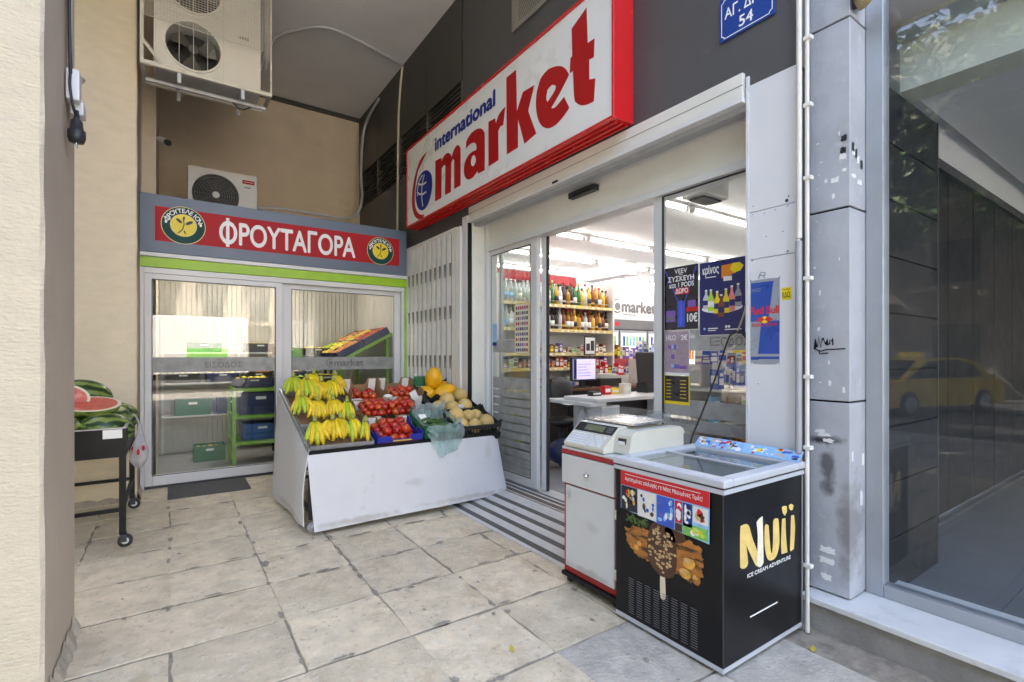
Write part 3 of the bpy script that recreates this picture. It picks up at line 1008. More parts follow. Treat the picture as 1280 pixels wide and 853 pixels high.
for (s, t) in ((2.85, 2.455), (2.885, 2.43), (2.95, 2.385)):
    g.rect(s - .012, s + .012, t - .022, t + .022, 'black_ink', 2)
g.build('paper_scraps', pl)

lp = thing('round_lamp', 'small rusty round lamp fitting at the top of the clad pillar', 'lamp', (2.80, 1.06, 3.20))
MB().lathe([(0.02, 0.05), (0.055, 0.045), (0.07, 0.02), (0.075, 0.0), (0.06, -0.005), (0.0, -0.008)], (2.85, 1.075, 3.21), 18, M=Matrix.Rotation(R(90), 3, 'X')).build('housing', 'brass', lp)
MB().box(2.84, 2.86, 1.06, 1.099, 3.15, 3.23).build('bracket', 'dark_metal', lp)

for (y, r, m, z0, z1, lab) in ((1.272, 0.014, 'pvc_pipe', 2.0, 5.4, 'upper cream plastic conduit running up the white panel edge'),
                               (1.274, 0.0165, 'grey_pipe', 0.0, 1.985, 'lower grey metal conduit behind the freezer corner')):
    tag(MB().tube([(2.665, y, z0), (2.665, y, (z0 + z1) / 2), (2.665, y, z1)], r, 10).build('conduit', m), lab, 'conduit', 'pipes beside the clad pillar')
t = thing('cable_pipe', 'thin cream pipe with clips down to the pavement beside the pillar', 'pipe', (2.66, 1.262, 0))
MB().tube([(2.655, 1.227, 0.0), (2.66, 1.23, 0.1), (2.672, 1.236, 0.25), (2.672, 1.236, 2), (2.672, 1.236, 5.4)], 0.0105, 10).build('pipe', 'pvc_pipe', t)
for z in (0.32, 0.92, 1.28, 1.78, 2.29, 2.66, 3.0):
    MB().box(2.657, 2.69, 1.212, 1.250, z, z + 0.02).build('clip', 'cream_alu', t, 0.003)

# ------------------------------------------------------------------ sill and the big window on the right, the empty shop behind it
sl = thing('window_sill', 'stained white marble sill on a grey plinth below the big window', 'sill', (2.9, -1.4, 0))
bx('plinth', 2.735, 3.3, -4, 1.29, -0.03, 0.13, 'riser', sl, 0.006)
for k in range(4):
    b = 1.289 - k * 1.3
    bx('marble_slab', 2.705, 3.31, b - 1.297, b, 0.131, 0.160, 'marble', sl, 0.004)
wn = thing('shop_window', 'tall dusty shop window in a grey aluminium frame reflecting the street', 'window', (3.05, -1.4, 0.16))
bx('frame_post', 3.0, 3.08, 1.02, 1.098, 0.161, 4.3, 'alu_grey', wn, 0.004)
bx('frame_post', 3.0, 3.08, -1.60, -1.53, 0.161, 4.3, 'alu_grey', wn, 0.004)
bx('bottom_rail', 3.002, 3.078, -4, 1.019, 0.1605, 0.225, 'alu_grey', wn, 0.004)
bx('top_rail', 3.002, 3.078, -4, 1.019, 4.22, 4.3, 'alu_grey', wn, 0.004)
bx('pane', 3.035, 3.043, -1.528, 1.018, 0.226, 4.219, 'pane_dark', wn)
bx('pane', 3.035, 3.043, -4, -1.602, 0.226, 4.219, 'pane_dark', wn)
es = thing('empty_shop', 'empty shop with dark wall panels and grey floor behind the big window', 'shop', (5, -1, 0))
fl = bx('shop_floor', 3.08, 9, -4, 1.3, 0.0, 0.10, 'riser', es)
gm = MB().box(-0.298, 0.298, -0.298, 0.298, -0.006, 0.004).mesh('floor_tile', 'grey_floor_tile')
for i in range(9):
    for j in range(8):
        inst('floor_tile', gm, (3.42 + i * 0.6, 0.97 - j * 0.6, 0.1035), fl)
bx('shop_ceiling', 3.08, 9.2, -4, 1.3, 3.25, 3.4, 'interior_white', es)
bx('bulkhead', 3.35, 3.55, -4, 1.06, 2.86, 3.249, 'bulkhead', es)
bx('bulkhead_rail', 3.30, 3.345, -4, 1.06, 3.12, 3.20, 'alu_grey', es)
bx('end_wall', 9.0, 9.2, -4, 1.5, 0.101, 3.249, 'interior_white', es)
for k in range(4):      # unseen side glazing, added to let daylight onto the shop ceiling and floor
    bx('side_pane', 3.15 + k * 1.5, 4.58 + k * 1.5, -4.06, -4.05, .23, 3.2, 'pane', es)
    bx('side_post', 4.59 + k * 1.5, 4.64 + k * 1.5, -4.09, -4.0, .101, 3.249, 'alu_grey', es)
bx('party_wall', 3.10, 9.0, 1.40, 1.49, 0.0, 5.45, 'interior_white', es)
bx('shop_roof', 3.0, 9.2, -4.2, 1.29, 4.31, 5.0, 'dark_paint', es)
bx('rear_wall', 9.21, 9.3, -4.2, 1.5, 3.0, 4.305, 'interior_white', es)
bx('left_wall', 3.10, 3.92, 1.07, 1.40, 0.101, 2.84, 'black_void', es)
for k in range(9):
    z = 0.104 + k * 0.305
    bx('panel', 3.10, 3.93, 1.052, 1.069, z, z + 0.295, 'interior_panel', es, 0.002)
bx('panel_edge', 3.932, 3.95, 1.05, 1.40, 0.101, 2.845, 'dark_metal', es)
for k in range(7):
    bx('tall_panel', 3.955 + k * 0.7, 3.955 + k * 0.7 + 0.685, 1.36, 1.398, 0.101, 2.88, 'interior_panel', es, 0.002)
bx('panel_cap', 3.955, 8.9, 1.33, 1.399, 2.882, 2.96, 'dark_metal', es)
MB().lathe([(0.13, 0), (0.13, 0.02), (0.10, 0.025), (0.095, 0.01), (0.0, 0.01)], (4.25, 0.62, 3.225), 24).build('downlight', 'interior_white', es)

# ================================================================== SHOP FRONTS
# ------------------------------------------------------------------ fruit shop front (back of the arcade)
ff = thing('fruit_shopfront', 'white aluminium sliding door front with lime trim below the fruit shop sign', 'shopfront', (1.2, 6.5, 0))
Y0 = 6.44
bx('lime_strip', -0.255, 2.69, Y0 - 0.055, Y0 + 0.06, 2.318, 2.424, 'lime', ff, 0.003)
bx('white_strip', -0.255, 2.69, Y0 - 0.075, Y0 + 0.06, 2.426, 2.468, 'white_alu', ff, 0.003)
bx('lime_strip', 2.628, 2.69, Y0 - 0.053, Y0 + 0.06, 0.0, 2.316, 'lime', ff, 0.003)
bx('outer_post', -0.255, -0.222, Y0 - 0.04, Y0 + 0.06, 0.0, 2.316, 'white_alu', ff, 0.003)
bx('outer_post', 2.585, 2.626, Y0 - 0.04, Y0 + 0.06, 0.0, 2.316, 'white_alu', ff, 0.003)
bx('top_track', -0.22, 2.583, Y0 - 0.042, Y0 + 0.06, 2.255, 2.315, 'white_alu', ff, 0.003)
bx('bottom_track', -0.22, 2.583, Y0 - 0.03, Y0 + 0.06, 0.0, 0.028, 'dark_metal', ff, 0.003)


def leaf(x0, x1, y, xi0, xi1, zb=0.14, zt=2.19):
    lf = bx('door_stile', x0, xi0, y - 0.02, y + 0.02, 0.03, 2.253, 'white_alu', ff, 0.003)
    bx('door_stile', xi1, x1, y - 0.02, y + 0.02, 0.03, 2.253, 'white_alu', ff, 0.003)
    bx('door_rail', xi0, xi1, y - 0.018, y + 0.018, 0.03, zb, 'white_alu', ff, 0.003)
    bx('door_rail', xi0, xi1, y - 0.018, y + 0.018, zt, 2.253, 'white_alu', ff, 0.003)
    g = bx('pane', xi0, xi1, y - 0.004, y + 0.004, zb, zt, 'pane', ff)
    bx('frosted_band', xi0 + .002, xi1 - .002, y - 0.0075, y - 0.006, 1.215, 1.375, 'frosted', g)
    MB().box(xi0 - .006, xi1 + .006, y - .021, y - .0185, zb - .008, zb - .001).box(xi0 - .006, xi1 + .006, y - .021, y - .0185, zt + .001, zt + .008).box(xi0 - .008, xi0 - .001, y - .0225, y - .0205, zb, zt).box(xi1 + .001, xi1 + .008, y - .0225, y - .0205, zb, zt).build('gasket', 'rubber', g)
    return g


pa = leaf(-0.218, 1.10, Y0 - 0.012, -0.150, 1.020)
pb = leaf(1.04, 2.581, Y0 + 0.034, 1.215, 2.490)
p = Print(FY(Y0 - 0.0205), 0.001)
p.text('ΕΙΣΟΔΟΣ', 0.32, 1.262, 0.062, 'grey_ink', 1, width=0.36)
p.build('lettering', pa)


def market_logo(p, x, y, h, m, lvl=1):
    """The small ring and 'market' word, one colour, as on the glass and inside the shop."""
    r = h * 0.62
    ring = [(x + r * math.cos(R(a)), y + h * .45 + r * math.sin(R(a))) for a in range(70, 320, 10)]
    ring += [(x + r * .78 * math.cos(R(a)) + r * .08, y + h * .45 + r * .8 * math.sin(R(a))) for a in range(310, 70, -10)]
    p.poly(ring, m, lvl)
    p.disc(x + r * .12, y + h * .42, r * .55, m, lvl)
    p.text('market', x + r * 1.0, y, h * 0.98, m, lvl, width=h * 4.3, bold=0.05)
    return p


p = Print(FY(Y0 + 0.0255), 0.001)
market_logo(p, 1.665, 1.262, 0.085, 'grey_ink')
p.build('lettering', pb)

ps = thing('fruit_shop_sign', 'grey fruit shop fascia with red band, white ΦΡΟΥΤΑΓΟΡΑ lettering and two round badges', 'sign', (1.2, 6.4, 2.47))
bx('fascia_box', -0.258, 2.64, 6.36, 6.60, 2.47, 3.074, 'phi_grey', ps, 0.004)
p = Print(FY(6.36), 0.0015)
p.rect(-0.13, 2.535, 2.592, 2.952, 'phi_red', 1)
p.text('ΦΡΟΥΤΑΓΟΡΑ', 0.452, 2.642, 0.246, 'white_ink', 2, width=1.49, bold=0.024)
p.rect(0.513, 0.546, 2.605, 2.925, 'white_ink', 2.4)
p.build('lettering', ps)


def badge(cx, cz, r):
    p = Print(FY(6.36), 0.0015)
    p.disc(cx, cz, r, 'phi_gold', 3, n=48)
    p.disc(cx, cz, r * .965, 'phi_green', 4, n=48)
    p.disc(cx, cz, r * .60, 'phi_gold', 5, n=40)
    p.disc(cx, cz, r * .575, 'phi_yellow', 6, n=40)
    word = 'ΦΡΟΥΤΕΛΕΙΟΝ'
    for k, ch in enumerate(word):
        a = R(158 - k * 13.6)
        p.text(ch, cx + math.cos(a) * r * .66, cz + math.sin(a) * r * .66, r * .23, 'white_ink', 6, align='C', rot=a - R(90), bold=0.02)
    a = R(158)
    p.poly(stroke([(cx + math.cos(a) * r * .62, cz + math.sin(a) * r * .62), (cx + math.cos(a) * r * .94, cz + math.sin(a) * r * .94)], r * .05), 'white_ink', 6.5)
    for a in (R(172), R(8)):
        p.disc(cx + math.cos(a) * r * .78, cz + math.sin(a) * r * .78, r * .06, 'white_ink', 6, ry=r * .085)
    # sprig with three leaves
    p.poly(stroke([(cx - r * .25, cz - r * .45), (cx - r * .05, cz - r * .22), (cx + r * .02, cz + r * .05), (cx, cz + r * .28)], r * .05), 'black_ink', 7)
    p.poly(stroke([(cx + r * .02, cz - r * .28), (cx + r * .08, cz - r * .45)], r * .06), 'black_ink', 7)
    for (lx, lz, an, ln) in ((-.2, .22, 140, .17), (.25, .16, 30, .19), (.01, .36, 85, .12)):
        ca, sa = math.cos(R(an)), math.sin(R(an))
        pts = []
        for k in range(12):
            t = 2 * math.pi * k / 12
            a_, b_ = math.cos(t) * ln * r, math.sin(t) * ln * r * .42
            pts.append((cx + lx * r + a_ * ca - b_ * sa, cz + lz * r + a_ * sa + b_ * ca))
        p.poly(pts, 'black_ink', 8)
    p.build('badge', ps)


badge(0.120, 2.780, 0.200)
badge(2.275, 2.762, 0.178)
bx('shop_roof', -0.255, 2.68, 6.602, 8.56, 2.88, 3.02, 'tan_wall', bld)

# ------------------------------------------------------------------ folding gate
fg = thing('folding_gate', 'white folding metal gate pushed together beside the market entrance', 'gate', (2.68, 5.7, 0))
bx('backing', 2.80, 2.86, 4.98, 6.39, 0.0, 2.858, 'black_void', fg)
bx('top_rail', 2.655, 2.72, 4.97, 6.40, 2.80, 2.845, 'gate_white', fg, 0.004)
NS = 11
for k in range(NS):
    y = 5.03 + k * 0.132
    MB().box(2.650, 2.656, y - 0.042, y + 0.042, 0.08, 2.80).box(2.656, 2.672, y - 0.042, y - 0.036, 0.08, 2.799).box(2.656, 2.672, y + 0.036, y + 0.042, 0.08, 2.80).build('slat', 'gate_white', fg, 0.002)
    if k < NS - 1:
        for zc in (0.75, 1.32, 1.89, 2.38):
            ym = y + 0.066
            MB().obox((2.646, ym, zc), (0.003, 0.008, 0.075), Matrix.Rotation(R(6), 3, 'X')).obox((2.640, ym, zc), (0.003, 0.008, 0.075), Matrix.Rotation(R(-6), 3, 'X')).build('link', 'link_metal', fg)
bx('end_post', 2.645, 2.76, 4.86, 4.962, 0.06, 2.83, 'gate_white', fg, 0.004)

# ------------------------------------------------------------------ market front
mf = thing('market_shopfront', 'white aluminium market entrance with open sliding door and roller shutter box', 'shopfront', (2.9, 3.2, 0))
bx('side_post', 2.66, 2.93, 4.735, 4.845, 0.0, 2.92, 'white_alu', mf, 0.003)
bx('shutter_guide', 2.665, 2.70, 4.700, 4.732, 0.0, 2.85, 'black_metal', mf, 0.002)
bx('shutter_guide', 2.703, 2.86, 4.695, 4.733, 0.0, 2.85, 'cream_alu', mf, 0.002)
bx('jamb', 2.862, 2.945, 4.66, 4.733, 0.09, 2.85, 'white_alu', mf, 0.002)
sb = bx('shutter_box', 2.676, 2.90, 1.585, 4.732, 2.865, 3.005, 'cream_alu', mf, 0.005)
bx('box_ledge', 2.664, 2.90, 1.58, 4.731, 2.832, 2.863, 'white_alu', sb, 0.004)
bx('box_seam', 2.6745, 2.68, 1.585, 4.732, 2.93, 2.934, 'grey_ink', sb)
bx('latch', 2.656, 2.663, 3.20, 3.27, 2.845, 2.86, 'black_metal', sb)
bx('shutter_roll', 2.72, 2.80, 1.56, 4.69, 2.80, 2.831, 'grey_pipe', mf)
hd = bx('header', 2.885, 3.02, 1.562, 4.66, 2.59, 2.858, 'cream_alu', mf, 0.006)
bx('header_rail', 2.868, 3.02, 1.562, 4.66, 2.535, 2.588, 'white_alu', hd, 0.003)
sn = MB()
sn.prism(smooth_loop([(-.16, 0), (.16, 0), (.16, .03), (.14, .05), (-.14, .05), (-.16, .03)], 3, 50), FX(2.884, 3.105, 2.745), 0, 0.05)
se = sn.build('door_sensor', 'plastic_black', mf, 0.004)
bx('sensor_lens', 2.832, 2.8345, 3.0, 3.21, 2.753, 2.77, 'car_glass', se)
# left fixed panel + parked leaf
bx('stile', 2.90, 2.945, 3.80, 3.90, 0.105, 2.535, 'white_alu', mf, 0.003)
bx('stile', 2.90, 2.945, 4.615, 4.659, 0.105, 2.535, 'white_alu', mf, 0.003)
bx('rail', 2.902, 2.943, 3.902, 4.613, 0.105, 0.19, 'white_alu', mf, 0.003)
bx('rail', 2.902, 2.943, 3.902, 4.613, 2.485, 2.535, 'white_alu', mf, 0.003)
lg = bx('pane', 2.918, 2.926, 3.902, 4.613, 0.191, 2.484, 'pane', mf)
bx('stile', 2.95, 2.985, 3.725, 3.79, 0.105, 2.53, 'white_alu', mf, 0.003)
bx('stile', 2.95, 2.985, 4.50, 4.54, 0.105, 2.53, 'alu_grey', mf, 0.003)
bx('edge_seal', 2.955, 2.98, 3.705, 3.723, 0.105, 2.53, 'rubber', mf)
bx('pane', 2.964, 2.970, 3.792, 4.498, 0.15, 2.5, 'pane', mf)
MB().box(2.899, 2.901, 3.90, 3.908, .19, 2.485).box(2.899, 2.901, 4.608, 4.615, .19, 2.485).box(2.899, 2.901, 3.9, 4.615, 2.478, 2.486).box(2.899, 2.901, 3.9, 4.615, .188, .196).build('gasket', 'rubber', lg)
for k in range(11):     # frosted film with clear stripes
    z = 0.195 + k * 0.085
    bx('frosted_stripe', 2.9168, 2.9175, 3.905, 4.61, z, z + (0.068 if k < 10 else 0.12), 'frosted', lg)
bx('frosted_band', 2.9168, 2.9175, 3.905, 4.61, 1.43, 1.56, 'frosted', lg)
# right sliding panel
bx('stile', 2.90, 2.945, 2.325, 2.40, 0.105, 2.535, 'white_alu', mf, 0.003)
bx('stile', 2.90, 2.945, 1.562, 1.655, 0.105, 2.535, 'white_alu', mf, 0.003)
bx('rail', 2.902, 2.943, 1.657, 2.323, 0.105, 0.19, 'white_alu', mf, 0.003)
rg_ = bx('pane', 2.918, 2.926, 1.657, 2.323, 0.191, 2.534, 'pane', mf)
MB().box(2.899, 2.903, 2.31, 2.326, .19, 2.53).box(2.899, 2.903, 1.655, 1.665, .19, 2.53).box(2.899, 2.903, 1.655, 2.326, 2.522, 2.533).build('gasket', 'rubber', rg_)
bx('frosted_band', 2.9168, 2.9175, 1.66, 2.32, 1.43, 1.56, 'frosted', rg_)
for k in range(9):
    z = 0.195 + k * 0.098
    bx('frosted_stripe', 2.9168, 2.9175, 1.66, 2.32, z, z + (0.078 if k < 8 else 0.115), 'frosted', rg_)
p = Print(FX(2.9155), 0.001)
p.text('ΕΞΟΔΟΣ', -1.95, 1.46, 0.055, 'grey_ink', 1, width=0.27)
p.build('lettering', rg_)
p = Print(FX(2.9155), 0.001)
p.text('www.market', -2.29, 0.93, 0.04, 'grey_ink', 1, width=0.26)
p.build('lettering', rg_)
# white cladding right of the door
wp = thing('white_cladding', 'white metal panels between the market door and the conduits', 'wall panel', (2.7, 1.43, 0))
for a, b in ((0.0, 1.935), (1.938, 2.20), (2.203, 2.92)):
    bx('panel', 2.697, 2.73, 1.296, 1.556, a, b, 'cladding_white', wp, 0.002)
bx('panel_edge', 2.690, 2.73, 1.5565, 1.575, 0.0, 2.975, 'white_alu', wp, 0.002)
bx('back', 2.735, 2.93, 1.31, 1.559, 0, 2.92, 'dark_metal', wp)
hole = MB()
for (y, z, r) in ((1.35, 2.22, .009), (1.41, 2.185, .003), (1.47, 2.18, .003), (1.54, 2.19, .003), (1.37, 2.06, .003), (1.46, 2.05, .003), (1.34, 2.24, .004), (1.54, 1.93, .004), (1.345, 1.95, .005), (1.505, 1.24, .003), (1.345, 2.19, .003), (1.535, 2.235, .003)):
    hole.lathe([(r, 0), (r, 0.0015), (0, 0.0015)], (2.697, y, z), 8, M=Matrix.Rotation(R(-90), 3, 'Y'))
hole.build('rivet', 'dark_metal', wp)

# ------------------------------------------------------------------ the big market sign
ms = thing('market_sign', 'white and red light box sign reading international market with globe emblem', 'sign', (2.6, 4.2, 3.02))
SX = 2.51
cas = MB().box(SX + 0.002, 2.699, 2.41, 6.03, 3.03, 4.03)
cas.build('case', 'sign_red_side', ms, 0.006)
frm = MB()
for (a, b, c, d) in ((2.408, 6.032, 3.022, 3.047), (2.408, 6.032, 4.007, 4.032), (2.408, 2.430, 3.047, 4.007), (6.008, 6.032, 3.047, 4.007)):
    frm.box(SX - 0.012, SX + 0.02, a, b, c, d)
frm.build('frame', 'sign_red_side', ms, 0.003)
for q in range(3):
    bx('bottom_rib', SX + 0.03 + q * 0.055, SX + 0.045 + q * 0.055, 2.43, 6.01, 3.012, 3.029, 'sign_red_side', ms)
fc = bx('face', SX, SX + 0.004, 2.431, 6.007, 3.048, 4.006, 'sign_white', ms)
p = Print(FX(SX), 0.0015)
FLIP = lambda q: [(-a, b) for a, b in q]
for kx in 'markt':
    h_ = [smooth_loop(FLIP(SIGN_SHAPES['ah']), 5, 90)] if kx == 'a' else []
    p.poly(smooth_loop(FLIP(SIGN_SHAPES[kx]), 5, 42), 'sign_red', 1, h_)
p.poly(smooth_loop(FLIP(SIGN_SHAPES['e']), 5, 42), 'sign_red', 1, [smooth_loop(FLIP(SIGN_SHAPES['eh']), 5, 60)])
p.text('international', -5.205, 3.742, 0.150, 'sign_blue', 1, width=1.27, bold=0.05)
p.build('lettering', fc)
p = Print(FX(SX), 0.0015)
p.poly(smooth_loop(FLIP(SIGN_SHAPES['swoosh']), 5, 60), 'sign_red', 1)
p.poly(smooth_loop(FLIP(SIGN_SHAPES['globe']), 5, 90), 'sign_blue', 1)
for kx in ('gl1', 'gl2', 'gl3', 'gl4'):
    p.poly(stroke(FLIP(SIGN_SHAPES[kx]), 0.022), 'sign_white', 2)
p.build('emblem', fc)

# ------------------------------------------------------------------ street name plate
st = thing('street_sign', 'blue enamel street plate with white number 54 above the white panels', 'sign', (2.69, 1.58, 3.25))
bx('plate', 2.690, 2.6995, 1.409, 1.738, 3.246, 3.50, 'street_blue', st, 0.003)
p = Print(FX(2.690, 1.738, 3.246), 0.001)
w, h = 0.329, 0.254
e = 0.012
for (a, b, c, d) in ((e + .02, w - e - .02, e, e + .005), (e + .02, w - e - .02, h - e - .005, h - e), (e, e + .005, e + .02, h - e - .02), (w - e - .005, w - e, e + .02, h - e - .02)):
    p.rect(a, b, c, d, 'white_ink', 1)
for (cx_, cz_, a0) in ((e, e, 0), (w - e, e, 90), (w - e, h - e, 180), (e, h - e, 270)):
    p.poly(stroke([(cx_ + .02 * math.cos(R(a0 + a)), cz_ + .02 * math.sin(R(a0 + a))) for a in (0, 22, 45, 68, 90)], .005), 'white_ink', 1)
p.text('ΑΓ. ΔΗΜ', 0.035, 0.125, 0.062, 'white_ink', 1, width=0.26, bold=0.015)
p.text('54', 0.165, 0.035, 0.062, 'white_ink', 1, align='C', bold=0.02)
p.build('lettering', st)

# ------------------------------------------------------------------ striped entrance ramp
rp = thing('entrance_ramp', 'dark and white striped stone ramp up to the market threshold', 'ramp', (2.5, 3.2, 0))
X0, X1, YA, YB, ZT = 2.125, 2.70, 2.05, 4.3, 0.098
sw = [0.035] + [0.048, 0.072] * 4 + [0.03]
fr_ramp = math.atan2(ZT - 0.006, X1 - X0)
MB().add([(X0, YA, -0.03), (X1, YA, -0.03), (X1, YB, -0.03), (X0, YB, -0.03), (X0, YA, -0.001), (X1, YA, ZT - 0.008), (X1, YB, ZT - 0.008), (X0, YB, -0.001)],
         [(0, 3, 2, 1), (4, 5, 6, 7), (0, 1, 5, 4), (1, 2, 6, 5), (2, 3, 7, 6), (3, 0, 4, 7)]).build('bed', 'grout', rp)
xx = X0
rr = random.Random(5)
for k, wdt in enumerate(sw):
    m = 'ramp_light' if (k % 2 == 0) else 'ramp_dark'
    if k == len(sw) - 1:
        m = 'ramp_light'
    cuts = [YA, rr.uniform(2.5, 2.8), rr.uniform(3.0, 3.4), rr.uniform(3.6, 3.9), YB]
    for a, b in zip(cuts[:-1], cuts[1:]):
        za, zb = 0.004 + (xx + .001 - X0) * (ZT - .004) / (X1 - X0), 0.004 + (xx + wdt - .001 - X0) * (ZT - .004) / (X1 - X0)
        MB().add([(xx + .001, a + .002, za - .01), (xx + wdt - .001, a + .002, zb - .01), (xx + wdt - .001, b - .002, zb - .01), (xx + .001, b - .002, za - .01),
                  (xx + .001, a + .002, za), (xx + wdt - .001, a + .002, zb), (xx + wdt - .001, b - .002, zb), (xx + .001, b - .002, za)],
                 [(0, 3, 2, 1), (4, 5, 6, 7), (0, 1, 5, 4), (1, 2, 6, 5), (2, 3, 7, 6), (3, 0, 4, 7)]).build('stripe', m, rp)
    xx += wdt
bx('threshold', 2.702, 3.06, 1.58, 4.70, -0.02, 0.092, 'ramp_light', rp)
for (a, b, m) in ((2.715, 2.765, 'ramp_brown'), (2.80, 2.835, 'ramp_dark'), (2.875, 2.895, 'ramp_dark')):
    bx('stripe', a, b, 1.6, 4.66, 0.085, 0.0965, m, rp)

# ------------------------------------------------------------------ door mat
tag(bx('door_mat', -0.02, 0.70, 5.83, 6.39, 0.001, 0.013, 'mat_grey', bevel=0.004), 'plain dark grey door mat before the fruit shop door', 'mat')

# ================================================================== THINGS IN THE ARCADE
def ring_mesh(mb, fr, cx, cy, r, w, d, n=28, mi=0):
    outer = [(cx + (r + w / 2) * math.cos(2 * math.pi * k / n), cy + (r + w / 2) * math.sin(2 * math.pi * k / n)) for k in range(n)]
    inner = [(cx + (r - w / 2) * math.cos(2 * math.pi * k / n), cy + (r - w / 2) * math.sin(2 * math.pi * k / n)) for k in range(n)]
    mb.prism(outer, fr, d[0], d[1], mi, [inner])


def circle(cx, cy, r, n=36, ry=None):
    ry = ry or r
    return [(cx + r * math.cos(2 * math.pi * k / n), cy + ry * math.sin(2 * math.pi * k / n)) for k in range(n)]


def fan_blades(fr, cx, cy, r, name, mat, parent, depth=-0.06):
    O, ex, ey, n = fr
    mb = MB()
    for b in range(3):
        a0 = 2 * math.pi * b / 3 + 0.4
        pts = []
        for (rr_, da) in ((.18, -.25), (.55, -.5), (.97, -.42), (1.0, .1), (.9, .5), (.5, .35), (.2, .3)):
            pts.append((rr_ * r, a0 + da))
        top = [O + ex * (cx + q * math.cos(a)) + ey * (cy + q * math.sin(a)) + n * (depth + 0.05 * math.sin((a - a0) * 1.3)) for q, a in pts]
        bot = [v - n * 0.006 for v in top]
        k = len(top)
        mb.add(top + bot, [tuple(range(k)), tuple(reversed(range(k, 2 * k)))] + [(i, i + k, (i + 1) % k + k, (i + 1) % k) for i in range(k)])
    mb.prism(circle(cx, cy, r * .2, 20), fr, depth - .03, depth + .04)
    return mb.build(name, mat, parent)


# ------------------------------------------------------------------ big air conditioner with cage, upper left
AY = 5.86
ac = thing('air_conditioner', 'large cream two fan air conditioner hung in a wire cage near the ceiling', 'air conditioner', (0.3, 6.05, 4.2))
xa, xb, za, zb = -0.13, 0.80, 4.215, 5.44
fx0, fx1 = -0.05, 0.45
bd = MB()
fr_ = FY(AY + 0.06)
out = [(xa, za), (xb, za), (xb, zb), (xa, zb)]
h1 = circle(0.195, 4.49, 0.235)
h2 = circle(0.195, 5.07, 0.235)
bd.prism(out, fr_, -0.36, 0, 0, [h1, h2])
bd.build('casing', 'ac_white', ac, 0.006)
for cz in (4.49, 5.07):
    bx('fan_well', xa + .02, 0.45, AY + 0.30, AY + 0.34, cz - .26, cz + .26, 'ac_dark', ac)
    fan_blades(FY(AY + 0.06), 0.195, cz, 0.215, 'fan', 'ac_fan', ac, -0.09)
    gm_ = MB()
    ring_mesh(gm_, FY(AY + 0.06), 0.195, cz, 0.245, 0.02, (0.001, 0.012), 40)
    for q in (-0.12, 0.0, 0.12):
        hh = math.sqrt(.235 ** 2 - q * q)
        gm_.tube([(0.195 + q, AY + 0.054, cz - hh), (0.195 + q, AY + 0.054, cz + hh)], 0.0028, 5)
    gm_.build('fan_guard', 'ac_white', ac)
bx('fan_panel_seam', fx0 - .02, fx1, AY + 0.056, AY + 0.0585, 4.775, 4.787, 'ac_white', ac)
bx('panel_seam', 0.452, 0.457, AY + 0.058, AY + 0.0595, za, zb, 'ac_pale', ac)
bx('left_side_grille', xa - 0.004, xa - 0.001, AY + 0.10, AY + 0.38, za + .1, zb - .02, 'ac_dark', ac)
p = Print(FY(AY + 0.06), 0.001)
for k in range(4):
    p.rect(0.60 + k * 0.024, 0.617 + k * 0.024, 4.72, 4.748, 'grey_ink', 1)
p.build('emblem', ac)
cg = thing('wire_cage', 'cream steel bracket and wire mesh cage around the large air conditioner', 'cage', (0.3, 6.0, 4.1))
rail = MB()
for (x0, x1, y0, y1, z0, z1) in ((-0.235, 0.90, AY - .02, AY + .02, 4.16, 4.20), (-0.235, 0.90, AY + .40, AY + .44, 4.16, 4.20)):
    bx('rail', x0, x1, y0, y1, z0, z1, 'cage_wire', cg, 0.003)
for x in (-0.233, 0.05, 0.60, 0.862):
    bx('arm', x, x + 0.035, AY + .021, AY + .399, 4.163, 4.197, 'galvanised', cg, 0.003)
for x in (0.06, 0.61):
    bx('clamp', x, x + 0.03, AY - .012, AY + .0, 4.06, 4.158, 'galvanised', cg)
    bx('clamp', x, x + 0.03, AY + .41, AY + .42, 4.06, 4.158, 'galvanised', cg)
bx('under_tube', -0.2, 0.87, AY + .19, AY + .225, 4.095, 4.13, 'galvanised', cg, 0.004)
bx('drip_tray', -0.12, 0.80, AY + .05, AY + .37, 4.198, 4.212, 'galvanised', cg)
bx('post', -0.235, -0.205, AY - .018, AY + .012, 4.201, 5.45, 'cage_wire', cg, 0.002)
bx('post', 0.884, 0.90, AY - .016, AY, 4.201, 5.45, 'cage_wire', cg, 0.002)
MB().obox((-0.145, AY - .003, 4.30), (0.125, 0.008, 0.014), Matrix.Rotation(R(52), 3, 'Y')).build('brace', 'cage_wire', cg)
wm = MB()
z0m = 4.62
nx, nz = 42, 34
for k in range(nx + 1):
    x = -0.205 + (0.885 + 0.205) * k / nx
    wm.tube([(x, AY - .018, z0m), (x, AY - .018, 5.44)], 0.0022, 4, cap=False, smooth=False)
for k in range(nz + 1):
    z = z0m + (5.44 - z0m) * k / nz
    wm.tube([(-0.205, AY - .021, z), (0.885, AY - .021, z)], 0.0022 if k else 0.004, 4, cap=False, smooth=False)
for k in range(14):
    y = AY + .40 * k / 14
    wm.tube([(0.893, y, z0m), (0.893, y, 5.44)], 0.0015, 4, cap=False, smooth=False)
tag(wm.build('wire_mesh', 'cage_wire', cg), kind='stuff')
tag(MB().tube([(0.55, AY + .2, 4.10), (0.60, AY + .2, 4.045), (0.66, AY + .2, 4.045), (0.72, AY + .2, 4.09)], 0.008, 8).build('hose', 'black_cable'), 'short black hose looped under the large air conditioner', 'hose')

